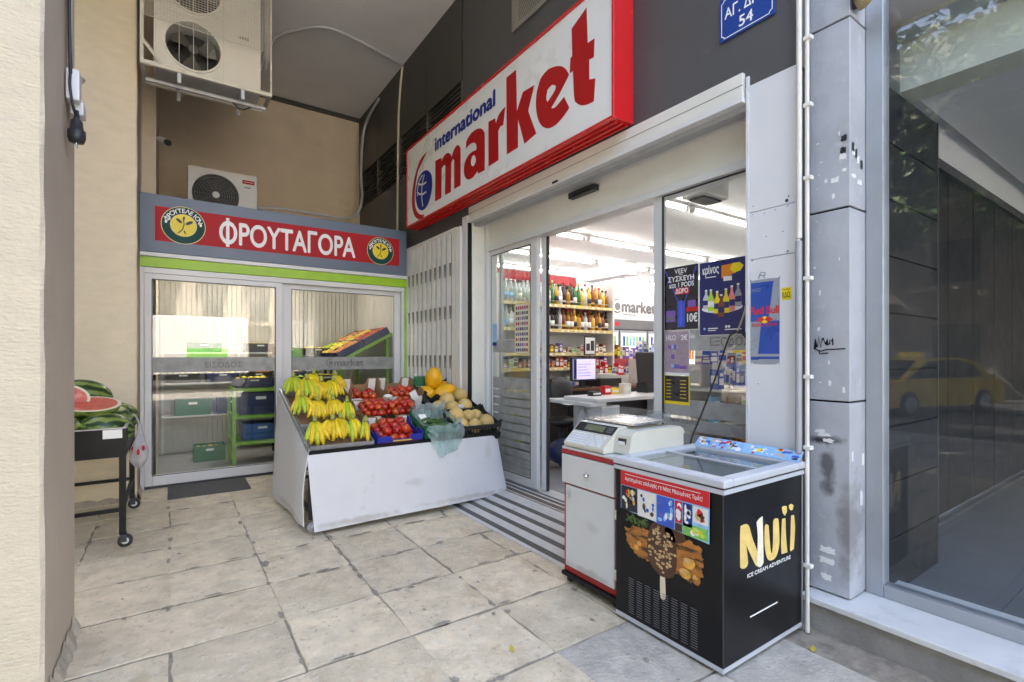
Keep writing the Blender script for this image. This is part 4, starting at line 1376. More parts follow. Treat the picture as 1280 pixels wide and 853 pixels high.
# ------------------------------------------------------------------ small air conditioner above the fruit shop
a2 = thing('air_conditioner', 'small grey single fan air conditioner standing on the fruit shop roof', 'air conditioner', (0.58, 7.55, 3.02))
A2 = 7.4
bd = MB()
bd.prism([(0.185, 3.10), (0.955, 3.10), (0.955, 3.775), (0.185, 3.775)], FY(A2), -0.28, 0, 0, [circle(0.485, 3.45, 0.262)])
bd.build('casing', 'ac_pale', a2, 0.012)
bx('fan_well', 0.21, 0.76, A2 + .2, A2 + .23, 3.18, 3.72, 'ac_dark', a2)
fan_blades(FY(A2), 0.485, 3.45, 0.24, 'fan', 'ac_dark', a2, -0.10)
gm_ = MB()
for k in range(9):
    ring_mesh(gm_, FY(A2), 0.485, 3.45, 0.05 + k * 0.026, 0.007, (0.0, 0.008), 36)
for k in range(12):
    a = k * R(30)
    gm_.tube([(0.485 + .04 * math.cos(a), A2 - .004, 3.45 + .04 * math.sin(a)), (0.485 + .262 * math.cos(a), A2 - .004, 3.45 + .262 * math.sin(a))], 0.003, 4)
gm_.build('fan_guard', 'guard_grey', a2)
MB().prism(circle(0.485, 3.45, 0.04, 20), FY(A2), 0.008, 0.013).build('hub_cap', 'ac_pale', a2)
p = Print(FY(A2), 0.0015)
p.rect(0.785, 0.925, 3.655, 3.705, 'phi_red', 1)
p.rect(0.80, 0.91, 3.678, 3.684, 'white_ink', 2)
p.rect(0.81, 0.88, 3.60, 3.615, 'grey_ink', 1)
p.build('emblem', a2)
for x in (0.25, 0.82):
    bx('foot', x, x + .07, A2 + .02, A2 + .27, 3.021, 3.099, 'dark_metal', a2)


def sm3(pts, n=6):
    P = [Vector(p) for p in pts]
    out = []
    for i in range(len(P) - 1):
        p0, p1, p2, p3 = P[max(i - 1, 0)], P[i], P[i + 1], P[min(i + 2, len(P) - 1)]
        for j in range(n):
            t = j / n
            out.append(0.5 * ((2 * p1) + (p2 - p0) * t + (2 * p0 - 5 * p1 + 4 * p2 - p3) * t * t + (3 * p1 - p0 - 3 * p2 + p3) * t ** 3))
    return out + [P[-1]]


def rope(name, pts, r, mat, label, cat, n=8, group=None):
    return tag(MB().tube(sm3(pts), r, n).build(name, mat), label, cat, group)


rope('conduit', [(0.92, 6.9, 4.95), (1.0, 7.0, 5.25), (1.12, 6.9, 5.435), (1.29, 6.62, 5.435), (1.55, 6.36, 5.435), (1.9, 6.36, 5.435), (2.64, 6.56, 5.435)], 0.02, 'grey_conduit', 'thick grey conduit sagging across the arcade ceiling', 'conduit')
rope('cable', [(2.662, 6.56, 5.41), (2.665, 6.62, 5.25), (2.665, 6.70, 4.85), (2.665, 6.73, 4.3), (2.665, 6.75, 3.6), (2.665, 6.76, 3.03)], 0.016, 'beige_cable', 'pale beige cable hanging down over the louvre band', 'cable')
rope('conduit', [(0.98, 7.55, 3.40), (1.2, 7.6, 3.45), (1.59, 7.6, 3.46), (2.15, 7.65, 3.47), (2.42, 7.8, 3.62), (2.56, 8.0, 3.95), (2.62, 8.25, 4.4), (2.64, 8.22, 5.0), (2.655, 8.0, 5.25), (2.66, 7.5, 5.36)], 0.02, 'grey_conduit', 'grey conduit curving from the small air conditioner up the corner', 'conduit')
# strip where ceiling meets back wall
bx('cornice', -0.12, 2.68, 8.52, 8.569, 5.40, 5.457, 'brown_metal', bld)

# ------------------------------------------------------------------ security camera
cc = thing('security_camera', 'small white bullet camera on the wall above the fruit shop sign', 'camera', (-0.2, 6.95, 3.8))
bx('mount', -0.128, -0.118, 6.93, 6.98, 3.84, 3.90, 'plastic_black', cc)
MB().tube([(-0.118, 6.955, 3.87), (-0.09, 6.93, 3.865), (-0.075, 6.9, 3.84)], 0.010, 8).build('arm', 'plastic_black', cc)
MB().tube([(-0.10, 6.94, 3.86), (-0.03, 6.80, 3.79)], 0.032, 12).build('body', 'white_alu', cc)
MB().tube([(-0.03, 6.80, 3.79), (-0.012, 6.765, 3.772)], 0.033, 12).build('lens', 'plastic_black', cc)

# ------------------------------------------------------------------ cable, junction box and plug on the column
jx = -0.402
rope('cable', [(jx + .012, 3.090, 5.4), (jx + .014, 3.085, 4.2), (jx + .012, 3.100, 3.3), (jx + .016, 3.080, 2.9), (jx + .018, 3.090, 2.72)], 0.007, 'black_cable', 'thin dark cable dropping down the shaded side of the foreground column', 'cable')
rope('cable', [(jx + .010, 3.125, 5.4), (jx + .010, 3.130, 3.6), (jx + .010, 3.125, 2.77)], 0.010, 'beige_cable', 'pale plastic cable duct beside the thin dark cable on the column', 'cable')
jb = thing('junction_box', 'small pale junction box wired to the shaded side of the column', 'electrical box', (jx, 3.110, 2.55))
bx('box', jx, jx + .05, 3.090, 3.160, 2.60, 2.745, 'white_alu', jb, 0.006)
bx('connector', jx + .01, jx + .06, 3.140, 3.225, 2.55, 2.62, 'ac_pale', jb, 0.008)
MB().tube(sm3([(jx + .03, 3.170, 2.75), (jx + .05, 3.250, 2.77), (jx + .03, 3.270, 2.75)]), .006, 6).build('lead', 'beige_cable', jb)
MB().tube(sm3([(jx + .02, 3.080, 2.74), (jx + .02, 3.055, 2.65), (jx + .03, 3.060, 2.56), (jx + .04, 3.090, 2.52)]), .006, 6).build('lead', 'black_cable', jb)
pg = thing('plug', 'black plug hanging below the junction box on the column', 'plug', (jx + .03, 3.090, 2.40))
MB().lathe([(0.008, 0.15), (0.012, 0.11), (0.022, 0.10), (0.026, 0.06), (0.034, 0.055), (0.034, 0.02), (0.028, 0.0)], (jx + .04, 3.090, 2.40), 12).build('body', 'plastic_black', pg)
for s_ in (-.01, .01):
    MB().tube([(jx + .04, 3.090 + s_, 2.40), (jx + .04, 3.090 + s_, 2.375)], .003, 6).build('pin', 'steel', pg)

# ------------------------------------------------------------------ watermelon trolley
ct = thing('trolley', 'black metal trolley with a tray of watermelons between the two columns', 'trolley', (-0.75, 5.15, 0))
cx0, cx1, cy0, cy1 = -1.30, -0.265, 4.58, 5.72
tr = MB()
tr.box(cx0, cx1, cy0, cy0 + .012, 0.66, 0.865).box(cx0, cx1, cy1 - .012, cy1, 0.66, 0.885)
tr.box(cx1 - .012, cx1, cy0 + .012, cy1 - .012, 0.66, 0.87).box(cx0, cx0 + .012, cy0 + .012, cy1 - .012, 0.66, 0.87).box(cx0 + .012, cx1 - .012, cy0 + .012, cy1 - .012, 0.66, 0.675)
tr.build('tray', 'black_metal', ct)
MB().box(cx0, cx1, cy0 - .006, cy0 + .014, .866, .874).box(cx1 - .014, cx1 + .006, cy0 - .006, cy1, .871, .879).build('tray_rim', 'galvanised', ct)
for (x, y) in ((cx0, cy0), (cx1 - .04, cy0), (cx0, cy1 - .04), (cx1 - .04, cy1 - .04)):
    bx('leg', x, x + .04, y, y + .04, 0.105, 0.659, 'black_metal', ct, 0.003)
    wl = MB()
    wl.lathe([(0.0, -0.014), (0.040, -0.014), (0.046, -0.008), (0.046, 0.008), (0.040, 0.014), (0, 0.014)], (x + .035, y + .02, 0.046), 18, M=Matrix.Rotation(R(90), 3, 'X') @ Matrix.Rotation(R(0), 3, 'Z'))
    wo = wl.build('wheel', 'rubber', ct)
    MB().lathe([(0.0, -0.016), (0.024, -0.016), (0.024, 0.016), (0, 0.016)], (x + .035, y + .02, 0.046), 12, M=Matrix.Rotation(R(90), 3, 'X')).build('hub', 'white_alu', wo)
    MB().box(x + .005, x + .045, y - .002, y + .003, 0.04, 0.104).box(x + .005, x + .045, y + .037, y + .042, 0.04, 0.104).box(x, x + .045, y - .002, y + .042, 0.097, 0.1045).build('fork', 'dark_metal', ct)
for (y, z) in ((cy0 + .008, .26), (cy0 + .5, .58), (cy1 - .03, .26)):
    bx('bar', cx0 + .041, cx1 - .041, y, y + .024, z, z + .028, 'black_metal', ct, 0.003)
bx('bar', cx1 - .032, cx1 - .008, cy0 + .041, cy1 - .041, .262, .29, 'black_metal', ct, 0.003)
bx('price_card', cx1 - .13, cx1 - .02, cy0 - .012, cy0 - .0065, 0.80, 0.862, 'paper', ct)

wmel = MB().ball((0, 0, 0), 0.17, 0.125, 0.125, 22, 16).mesh('watermelon', 'watermelon_skin')
for (x, y, z, rz, s, lab) in ((-0.62, 4.76, .82, 80, 1.08, 'striped dark whole watermelon at the front of the trolley tray next to the column'),
                              (-0.40, 4.86, .83, 20, 1.05, 'striped watermelon lying under the cut half near the tray corner'),
                              (-0.40, 5.22, .86, 75, 1.1, 'whole watermelon in the middle of the tray by the plastic bag'),
                              (-0.39, 5.52, .86, 30, 1.05, 'whole watermelon at the far corner of the trolley tray'),
                              (-0.70, 5.05, .82, 10, 1.0, None), (-0.95, 4.85, .80, 50, 1.0, None), (-0.78, 5.45, .81, 0, 1.05, None),
                              (-0.58, 5.25, 1.06, 10, 1.15, 'whole watermelon topmost on the pile behind the cut ones')):
    if lab is None:
        lab = 'half hidden watermelon at the bottom of the pile'
        tag(inst('watermelon', wmel, (x, y, z), rot=(R(20), 0, R(rz)), scale=(s, s, s)), lab, 'watermelon', 'watermelons on the trolley')
    else:
        tag(inst('watermelon', wmel, (x, y, z), rot=(R(random.uniform(-30, 30)), R(8), R(rz)), scale=(s, s, s)), lab, 'watermelon', 'watermelons on the trolley')


def half_melon(loc, rot, lab, s=1.0):
    t = thing('watermelon_half', lab, 'watermelon', loc)
    t.rotation_euler = rot
    n, m = 26, 9
    sk, fl, wh = MB(), MB(), MB()
    vs, fs = [], []
    for j in range(m + 1):
        th = (math.pi / 2) * j / m
        for k in range(n):
            a = 2 * math.pi * k / n
            vs.append((0.19 * s * math.sin(th) * math.cos(a), 0.14 * s * math.sin(th) * math.sin(a), -0.125 * s * math.cos(th)))
    for j in range(m):
        for k in range(n):
            a, b = j * n + k, j * n + (k + 1) % n
            fs.append((a, b, b + n, a + n))
    sk.add(vs, fs, 0, True)
    o = bpy.data.objects.new('rind', sk.mesh('rind', 'watermelon_skin'))
    COL.objects.link(o)
    o.parent = t
    wh.prism(circle(0, 0, .19 * s, n, .14 * s), Fr((0, 0, 0), (1, 0, 0), (0, 1, 0)), -.004, 0.0)
    o = bpy.data.objects.new('white_rind', wh.mesh('white_rind', 'watermelon_white'))
    COL.objects.link(o)
    o.parent = t
    fl.prism(circle(0, 0, .168 * s, n, .12 * s), Fr((0, 0, 0), (1, 0, 0), (0, 1, 0)), 0.0, 0.0025)
    o = bpy.data.objects.new('flesh', fl.mesh('flesh', 'watermelon_flesh'))
    COL.objects.link(o)
    o.parent = t


half_melon((-0.66, 4.94, 1.07), (R(70), R(0), R(12)), 'cut watermelon half standing up with red flesh facing out', 0.85)
half_melon((-0.50, 4.93, 1.03), (R(20), R(0), R(15)), 'cut watermelon half lying on its rind with pink flesh on top', 1.0)
half_melon((-0.40, 5.40, .94), (R(-15), R(15), R(100)), 'sliced watermelon half lying low near the far corner of the tray', 0.8)

# plastic bag hanging on the trolley corner
bgm = MB()
nu, nv = 18, 14
vs = []
rb = random.Random(4)
cxb, cyb = -0.215, 5.35
ph = [rb.uniform(0, 6.28) for _ in range(6)]
for j in range(nv + 1):
    t_ = j / nv
    z = 0.80 - t_ * 0.36
    r_ = 0.022 + 0.085 * (math.sin(min(1, t_ * 1.15) * math.pi * .62) ** 1.6) * (1 if t_ < .85 else (1 - (t_ - .85) * 4.2))
    for k in range(nu):
        a = 2 * math.pi * k / nu
        w = 1 + .16 * math.sin(3 * a + ph[0] + t_ * 3) + .10 * math.sin(5 * a + ph[1] - t_ * 5) + .06 * math.sin(9 * a + ph[2])
        vs.append((cxb + .55 * r_ * w * math.cos(a), cyb + r_ * w * math.sin(a), z))
bgm.add(vs, [(j * nu + k, j * nu + (k + 1) % nu, (j + 1) * nu + (k + 1) % nu, (j + 1) * nu + k) for j in range(nv) for k in range(nu)] + [tuple(range(nv * nu, nv * nu + nu))], 0, True)
bg_ = thing('plastic_bag', 'white plastic bag with red marks hanging on the trolley corner', 'bag', (cxb, cyb, .44))
bgm.build('bag_body', 'bag_white', bg_)
MB().tube(sm3([(cxb, cyb - .02, .80), (cxb - .03, cyb - .01, .88), (cxb - .045, cyb, .884), (cxb - .03, cyb + .01, .88), (cxb, cyb + .02, .80)]), .007, 6).build('handle', 'bag_white', bg_)
pr_ = MB()
for (a, z) in ((3.6, .60), (2.9, .57), (4.6, .58), (5.3, .61)):
    x, y = cxb + .05 * math.cos(a), cyb + .102 * math.sin(a)
    pr_.ball((x, y, z), .012, .022, .025, 8, 5)
pr_.build('red_print', 'ink_red', bg_)

# ------------------------------------------------------------------ weighing cabinet and scale
cb = thing('cabinet', 'white and red metal cabinet on casters carrying the scale', 'cabinet', (2.25, 2.12, 0))
bx0, bx1, by0, by1 = 2.02, 2.50, 1.905, 2.365
bx('body', bx0, bx1, by0, by1, 0.07, 0.822, 'cab_red', cb, 0.004)
bx('top', bx0 - .012, bx1 + .01, by0 - .008, by1 + .008, 0.8225, 0.838, 'cab_white', cb, 0.003)
bx('top_trim', bx0 - .016, bx0 - .0005, by0 - .006, by1 + .006, 0.797, 0.822, 'cab_red', cb, 0.002)
dr = bx('drawer', bx0 - .018, bx0 - .001, by0 + .022, by1 + .002, 0.618, 0.792, 'cab_white', cb, 0.002)
MB().lathe([(0.005, 0), (0.006, .012), (0.013, .018), (0.013, .026), (0.0, .03)], (bx0 - .018, 2.13, .70), 12, M=Matrix.Rotation(R(-90), 3, 'Y')).build('knob', 'steel', dr)
dd = bx('door', bx0 - .016, bx0 - .001, by0 + .022, by1 - .032, 0.115, 0.606, 'cab_white', cb, 0.002)
MB().lathe([(0.004, 0), (0.005, .010), (0.010, .014), (0.010, .02), (0.0, .022)], (bx0 - .016, by1 - .06, .545), 12, M=Matrix.Rotation(R(-90), 3, 'Y')).build('knob', 'steel', dd)
for z in (0.17, 0.50):
    bx('hinge', bx0 - .02, bx0 - .0, by0 + .004, by0 + .021, z, z + .06, 'steel', dd, 0.002)
bx('base_bar', bx0 - .02, bx1, by0 - .004, by1 + .004, 0.045, 0.069, 'black_metal', cb, 0.003)
for (x, y) in ((2.04, 1.94), (2.04, 2.33), (2.46, 1.94), (2.46, 2.33)):
    MB().lathe([(0, -.01), (.02, -.01), (.022, 0), (.02, .01), (0, .01)], (x, y, 0.023), 14, M=Matrix.Rotation(R(90), 3, 'X')).build('caster', 'rubber', cb)

sc_ = thing('scale', 'cream label printing shop scale with steel pan on the cabinet', 'scale', (2.3, 2.1, .84))
fr_s = FY(0)
# side profile swept along Y: sloping key panel in front (towards -X), printer block behind
prof = [(2.005, 0.842), (2.52, 0.842), (2.52, 0.955), (2.49, 0.975), (2.20, 0.975), (2.185, 0.985), (2.135, 0.985), (2.00, 0.868)]
mb = MB()
mb.prism(prof, Fr((0, 2.345, 0), (1, 0, 0), (0, 0, 1)), 0, 0.335)
mb.build('body', 'scale_cream', sc_, 0.008)
prof2 = [(2.08, 0.842), (2.56, 0.842), (2.56, 0.955), (2.53, 0.972), (2.14, 0.972), (2.105, 0.95)]
mb = MB()
mb.prism(prof2, Fr((0, 2.008, 0), (1, 0, 0), (0, 0, 1)), 0, 0.115)
pb_ = mb.build('printer_block', 'scale_cream', sc_, 0.01)
sl_ = math.atan2(0.985 - 0.868, 2.135 - 2.0)
dvec = Vector((math.cos(sl_), 0, math.sin(sl_)))
fk = Fr((2.0, 2.345, 0.868), (0, -1, 0), dvec)
p = Print(fk, 0.0012)
p.rect(0.012, 0.19, 0.008, 0.092, 'scale_keys', 1)
for i in range(8):
    for j in range(6):
        p.rect(0.195 + i * 0.0135, 0.206 + i * 0.0135, 0.010 + j * 0.0138, 0.021 + j * 0.0138, 'scale_keys' if (i + j) % 5 else 'ac_pale', 1)
for i in range(8):
    for j in range(4):
        p.rect(0.018 + i * 0.021, 0.034 + i * 0.021, 0.014 + j * 0.019, 0.028 + j * 0.019, 'ac_pale', 2)
p.build('keypad', sc_)
p = Print(fk, 0.0016)
p.rect(0.008, 0.327, 0.105, 0.174, 'plastic_black', 1)
p.rect(0.085, 0.245, 0.118, 0.162, 'lcd', 2)
for k in range(3):
    p.rect(0.265, 0.31, 0.122 + k * .014, 0.130 + k * .014, 'grey_ink', 2)
p.build('display', sc_)
bx('label_slot', 2.09, 2.102, 1.925, 1.98, 0.90, 0.93, 'plastic_black', sc_)
bx('label', 2.085, 2.093, 1.93, 1.975, 0.897, 0.915, 'paper', sc_)
bx('pan_base', 2.22, 2.51, 2.03, 2.325, 0.976, 0.99, 'steel', sc_, 0.003)
bx('pan', 2.19, 2.53, 1.96, 2.345, 0.991, 1.003, 'steel', sc_, 0.003)
pc = MB()
pc.box(2.19, 2.193, 1.96, 2.345, 1.004, 1.055).box(2.527, 2.53, 1.96, 2.345, 1.004, 1.05).box(2.194, 2.526, 1.96, 1.963, 1.004, 1.05).box(2.194, 2.526, 2.342, 2.345, 1.004, 1.05)
pc.build('pan_guard', 'clear_plastic', sc_)

# ------------------------------------------------------------------ ice cream freezer
fz = thing('freezer', 'black ice cream chest freezer with gold brand lettering and sliding glass lid', 'freezer', (2.32, 1.57, 0))
X0, X1, Y0f, Y1f, ZB, ZT = 1.972, 2.66, 1.256, 1.882, 0.04, 0.815
body = MB()
t_ = 0.05
body.box(X0, X0 + t_, Y0f, Y1f, ZB, ZT).box(X1 - t_, X1, Y0f, Y1f, ZB, ZT).box(X0 + t_, X1 - t_, Y0f, Y0f + t_, ZB, ZT).box(X0 + t_, X1 - t_, Y1f - t_, Y1f, ZB, ZT).box(X0 + t_, X1 - t_, Y0f + t_, Y1f - t_, ZB, .30)
body.build('body', 'freezer_black', fz)
lin = MB()
a_ = .052
lin.box(X0 + a_, X0 + a_ + .004, Y0f + a_, Y1f - a_, .302, ZT).box(X1 - a_ - .004, X1 - a_, Y0f + a_, Y1f - a_, .302, ZT).box(X0 + a_ + .004, X1 - a_ - .004, Y0f + a_, Y0f + a_ + .004, .302, ZT).box(X0 + a_ + .004, X1 - a_ - .004, Y1f - a_ - .004, Y1f - a_, .302, ZT).box(X0 + a_ + .004, X1 - a_ - .004, Y0f + a_ + .004, Y1f - a_ - .004, .302, .31)
lin.build('liner', 'freezer_in', fz)
rim = MB()
e0 = 0.014
for (a, b, c, d) in ((X0 - e0, X0 + .06, Y0f - e0, Y1f + e0), (X1 - .06, X1 + e0, Y0f - e0, Y1f + e0), (X0 + .06, X1 - .06, Y0f - e0, Y0f + .05), (X0 + .06, X1 - .06, Y1f - .05, Y1f + e0)):
    rim.box(a, b, c, d, 0.822, 0.858)
rim.build('rim', 'freezer_rim', fz, 0.008)
MB().box(X0 - .006, X1 + .006, Y0f - .006, Y0f + .01, 0.8155, 0.8215).box(X0 - .006, X0 + .01, Y0f + .0105, Y1f + .006, 0.8155, 0.8215).build('seal', 'rubber', fz)
MB().box(X0 - .009, X1 + .009, Y0f - .009, Y0f - .0005, 0.795, 0.815).box(X0 - .009, X0 - .0005, Y0f, Y1f + .009, 0.795, 0.815).build('lower_trim', 'freezer_rim', fz)
for (a, b, z) in ((X0 + .062, X0 + .36, .846), (X0 + .33, X1 - .062, .838)):
    bx('glass_lid', a, b, Y0f + .052, Y1f - .052, z, z + .005, 'pane', fz)
MB().box(X0 + .345, X0 + .362, Y0f + .052, Y1f - .052, .8515, .857).build('lid_edge', 'freezer_rim', fz)
MB().box(X0 - .002, X0 + .006, Y0f, Y1f, .018, .039).box(X0 + .007, X1, Y0f - .001, Y0f + .008, .018, .039).build('base_rail', 'freezer_rim', fz)
for (x, y) in ((X0 + .05, Y0f + .05), (X1 - .05, Y0f + .05), (X0 + .05, Y1f - .05), (X1 - .05, Y1f - .05)):
    MB().lathe([(.02, 0), (.02, .018), (.015, .04)], (x, y, 0.0), 10).build('foot', 'rubber', fz)
bx('corner_trim', X0 - .0015, X0 + .002, Y0f - .0015, Y0f + .003, .05, .795, 'dark_metal', fz)
bx('corner_trim', X1 - .004, X1 + .003, Y0f - .003, Y0f + .003, .03, .79, 'grey_pipe', fz)
# louvres of the motor vent
for i in range(8):
    for j in range(16):
        yy = 1.79 - i * 0.0535
        z = 0.064 + j * 0.0118
        MB().obox((X0 - .002, yy - .016, z), (.004, .0165, .0012), Matrix.Rotation(R(35), 3, 'Y')).build('vent_slat', 'vent_slat', fz)
# brand lettering on the end
for grp in ((('N', 'gold_ink'), ('Nw', 'pale_gold')), (('u', 'gold_ink'),), (('i', 'gold_ink'), ('id', 'gold_ink')), (('j', 'gold_ink'), ('jd', 'gold_ink'))):
    p = Print(FY(Y0f), 0.0012)
    for kx, m in grp:
        p.poly(smooth_loop(NUII_SHAPES[kx], 5, 55), m, 1 if kx != 'Nw' else 2)
    p.build('brand_letter', fz)
p = Print(FY(Y0f), 0.0012)
p.text('ICE CREAM ADVENTURE', 2.158, 0.388, 0.018, 'white_ink', 1, width=0.385, bold=0.02)
p.build('brand_slogan', fz)
p = Print(FY(Y0f), 0.0012)
p.poly(stroke([(2.18, .205), (2.22, .205), (2.34, .206), (2.42, .206)], .007), 'white_ink', 1)
p.build('small_print', fz)
# picture on the front: board, choc ice, nuts
rp_ = random.Random(8)
p = Print(FX(X0, 1.85, 0), 0.0009)


def blob(cx, cy, rx, ry, n=14, j=.18):
    return smooth_loop([(cx + rx * math.cos(2 * math.pi * k / n) * rp_.uniform(1 - j, 1 + j), cy + ry * math.sin(2 * math.pi * k / n) * rp_.uniform(1 - j, 1 + j)) for k in range(n)], 3, 120)


edge_ = [(.03, .49), (.10, .525), (.2, .52), (.32, .53), (.42, .545), (.485, .53), (.50, .47), (.49, .41), (.46, .35), (.40, .365), (.30, .375), (.22, .37), (.13, .365), (.08, .39), (.045, .43)]
rough_ = []
for a, b in zip(edge_, edge_[1:] + edge_[:1]):       # the ragged outline of the painted board
    for q in range(7):
        f = q / 7
        rough_.append((a[0] + (b[0] - a[0]) * f + rp_.uniform(-.009, .009), a[1] + (b[1] - a[1]) * f + rp_.uniform(-.009, .009)))
p.poly(rough_, 'wood_board', 1)
for (cx_, cy_, rx, ry) in ((.09, .575, .045, .03), (.14, .555, .05, .02), (.06, .55, .03, .015)):
    for q in range(9):
        a = rp_.uniform(0, 6.28)
        p.poly(stroke([(cx_, cy_), (cx_ + rx * math.cos(a), cy_ + ry * 1.5 * math.sin(a))], .006), 'herb', 2 + q * .05)
p.poly(blob(.085, .60, .028, .02), 'choc', 3)
p.poly(smooth_loop([(.262, .345), (.285, .345), (.292, .25), (.289, .22), (.275, .212), (.262, .22), (.258, .26)], 4, 100), 'stick_wood', 2)
p.poly(smooth_loop([(.195, .37), (.255, .325), (.33, .34), (.355, .40), (.352, .50), (.33, .565), (.27, .59), (.21, .565), (.185, .50), (.18, .43)], 4, 120), 'choc', 3)
p.poly(blob(.34, .55, .06, .035), 'choc', 3)
for k in range(70):
    a, q = rp_.uniform(0, 6.28), math.sqrt(rp_.random())
    p.poly(blob(.268 + .078 * q * math.cos(a), .455 + .115 * q * math.sin(a), rp_.uniform(.005, .011), rp_.uniform(.004, .009), 7, .3), 'nut', 4)
for (cx_, cy_, r_) in ((.42, .44, .032), (.40, .385, .03), (.455, .385, .014), (.13, .44, .014), (.11, .415, .016)):
    p.poly(blob(cx_, cy_, r_, r_ * .9, 9), 'amber_nut', 4)
    p.poly(blob(cx_ - r_ * .2, cy_ + r_ * .25, r_ * .45, r_ * .4, 7), 'nut', 5)
p.poly(blob(.345, .78, .02, .006, 9), 'gold_ink', 2)
p.build('choc_ice_print', fz)
# price poster
po = thing('price_poster', 'red and white ice cream price poster stuck on the front of the freezer', 'poster', (X0 - .003, 1.58, .56))
fp = Fr((X0 - 0.0062, 1.842, 0.594), (0, -1, 0), (0, 0, 1))
MB().prism([(0, .0), (0.523, -.032), (0.525, .2), (0, .2)], fp, 0, .0012).build('sheet', 'ink_sky', po)
p = Print(fp, 0.0009)
p.poly([(0, .125), (.525, .128), (.525, .2), (0, .2)], 'poster_red', 2.6)
p.text('Αγαπημένες επιλογές σε Νέες Μειωμένες Τιμές!', .03, .152, .020, 'white_ink', 3.4, width=.46, bold=.012)
p.rect(.03, .48, .183, .1855, 'white_ink', 3.4)
cells = [(.004, .112, -.002, .122, 'poster_black'), (.116, .232, -.010, .122, 'carton_white'), (.236, .338, -.018, .122, 'ink_blue'), (.342, .382, .02, .122, 'poster_red'), (.386, .436, .015, .122, 'street_blue'), (.44, .518, .045, .12, 'carton_white'), (.386, .518, -.025, .03, 'ink_green'), (.342, .382, -.02, .017, 'choc')]
for (a, b, c, d, m) in cells:
    p.rect(a, b, c, d, m, 2.6)
for (a, b, c, d, ms_) in ((.006, .11, .0, .12, ('nut', 'cream_ink', 'choc', 'poster_red', 'amber_nut')), (.12, .23, .0, .12, ('ink_blue', 'choc', 'nut', 'cream_ink', 'grey_ink')), (.24, .335, -.01, .118, ('ink_sky', 'white_ink', 'ink_purple', 'ink_sky')), (.345, .38, .025, .118, ('white_ink', 'choc', 'ink_red')), (.39, .43, .02, .118, ('white_ink', 'black_ink')), (.445, .515, .05, .115, ('choc', 'ink_red', 'nut')), (.39, .515, -.02, .025, ('ink_yellow', 'ink_lime', 'ink_yellow', 'white_ink'))):
    for k in range(11):
        w_, h_ = rp_.uniform(.005, .014), rp_.uniform(.006, .018)
        p.poly(blob(rp_.uniform(a + w_, b - w_), rp_.uniform(c + h_, d - h_), w_, h_, 8, .15), rp_.choice(ms_), 3.4 + (k % 4) * .3)
p.text('Nuii', .055, .09, .02, 'gold_ink', 5, bold=.02)
p.build('print', po)
# strip of picture stickers along the back rim
stk = thing('sticker_strip', 'colourful strip of ice cream stickers along the back rim of the freezer', 'sticker', (X1 - .02, 1.57, .859))
fs2 = Fr((X1 - .052, Y1f - .03, .8595), (0, -1, 0), (.06, 0, .045))
MB().prism([(0, 0), (.604, 0), (.604, .075), (0, .075)], fs2, 0, .002).build('strip', 'ink_sky', stk)
p = Print(Fr(Vector((X1 - .052, Y1f - .03, .8595)) + fs2[3] * .002, (0, -1, 0), (.06, 0, .045)), .0006)
for k in range(70):
    p.poly(blob(rp_.uniform(.015, .585), rp_.uniform(.012, .063), rp_.uniform(.006, .02), rp_.uniform(.005, .012), 7, .3), rp_.choice(('ink_sky', 'white_ink', 'ink_red', 'choc', 'nut', 'ink_blue', 'ink_purple', 'white_ink', 'ink_yellow')), 1 + (k % 5) * .5)
p.build('print', stk)
# packs inside
pk = [MB().box(-.09, .09, -.045, .045, 0, .05).mesh('ice_cream_pack', m) for m in ('carton_white', 'ink_blue', 'choc', 'ink_yellow', 'ink_sky', 'poster_red')]
for i in range(3):
    for j in range(5):
        tag(inst('ice_cream_pack', rp_.choice(pk), (2.12 + i * .19, 1.37 + j * .098, .315 + .0), rot=(0, 0, rp_.uniform(-.1, .1)), scale=(1, 1, rp_.uniform(1.5, 5))), 'ice cream pack inside the freezer under the glass lid', 'ice cream', 'packs in the freezer')

# ------------------------------------------------------------------ posters on the right door pane
FPO = 2.9155


def poster(name, lab, y0, y1, z0, z1, mat, cat='poster'):
    t = thing(name, lab, cat, (FPO, (y0 + y1) / 2, z0))
    bx('sheet', FPO - .0012, FPO, y0, y1, z0, z1, mat, t)
    return t, Print(Fr((FPO - .0012, y1, z0), (0, -1, 0), (0, 0, 1)), .0008), y1 - y0, z1 - z0


t, p, w, h = poster('advert_poster', 'black poster with blue device and white ΣΥΣΚΕΥΗ ΔΩΡΟ lettering on the door pane', 2.035, 2.318, 1.572, 2.018, 'paper')
p.rect(.004, w - .004, .004, h - .004, 'poster_black', 1)
p.poly(stroke([(.012, h - .02), (w * .42, h * .45)], .006), 'ink_glow', 2)
p.poly(stroke([(w - .02, h - .02), (w * .62, h * .45)], .006), 'ink_glow', 2)
p.rect(w * .40, w * .62, .02, h * .45, 'ink_blue', 2)
p.rect(w * .46, w * .54, .03, h * .46, 'ink_glow', 3)
p.rect(w * .06, w * .34, .06, .14, 'ink_purple', 2)
p.rect(w * .08, w * .30, .07, .10, 'grey_ink', 3)
p.rect(w * .7, w * .92, .12, .2, 'ink_purple', 2)
p.text('VEEV', w * .5, h * .885, .032, 'white_ink', 2, align='C')
p.text('ONE', w * .5, h * .855, .010, 'white_ink', 2, align='C')
p.text('ΣΥΣΚΕΥΗ', w * .5, h * .765, .034, 'white_ink', 2, width=w * .74, align='C', bold=.03)
p.text('και 1 PODS', w * .52, h * .67, .032, 'white_ink', 2, width=w * .70, align='C', bold=.025)
p.rect(w * .33, w * .74, h * .555, h * .655, 'ink_red', 2)
p.text('ΔΩΡΟ', w * .53, h * .575, .032, 'white_ink', 3, width=w * .36, align='C', bold=.03)
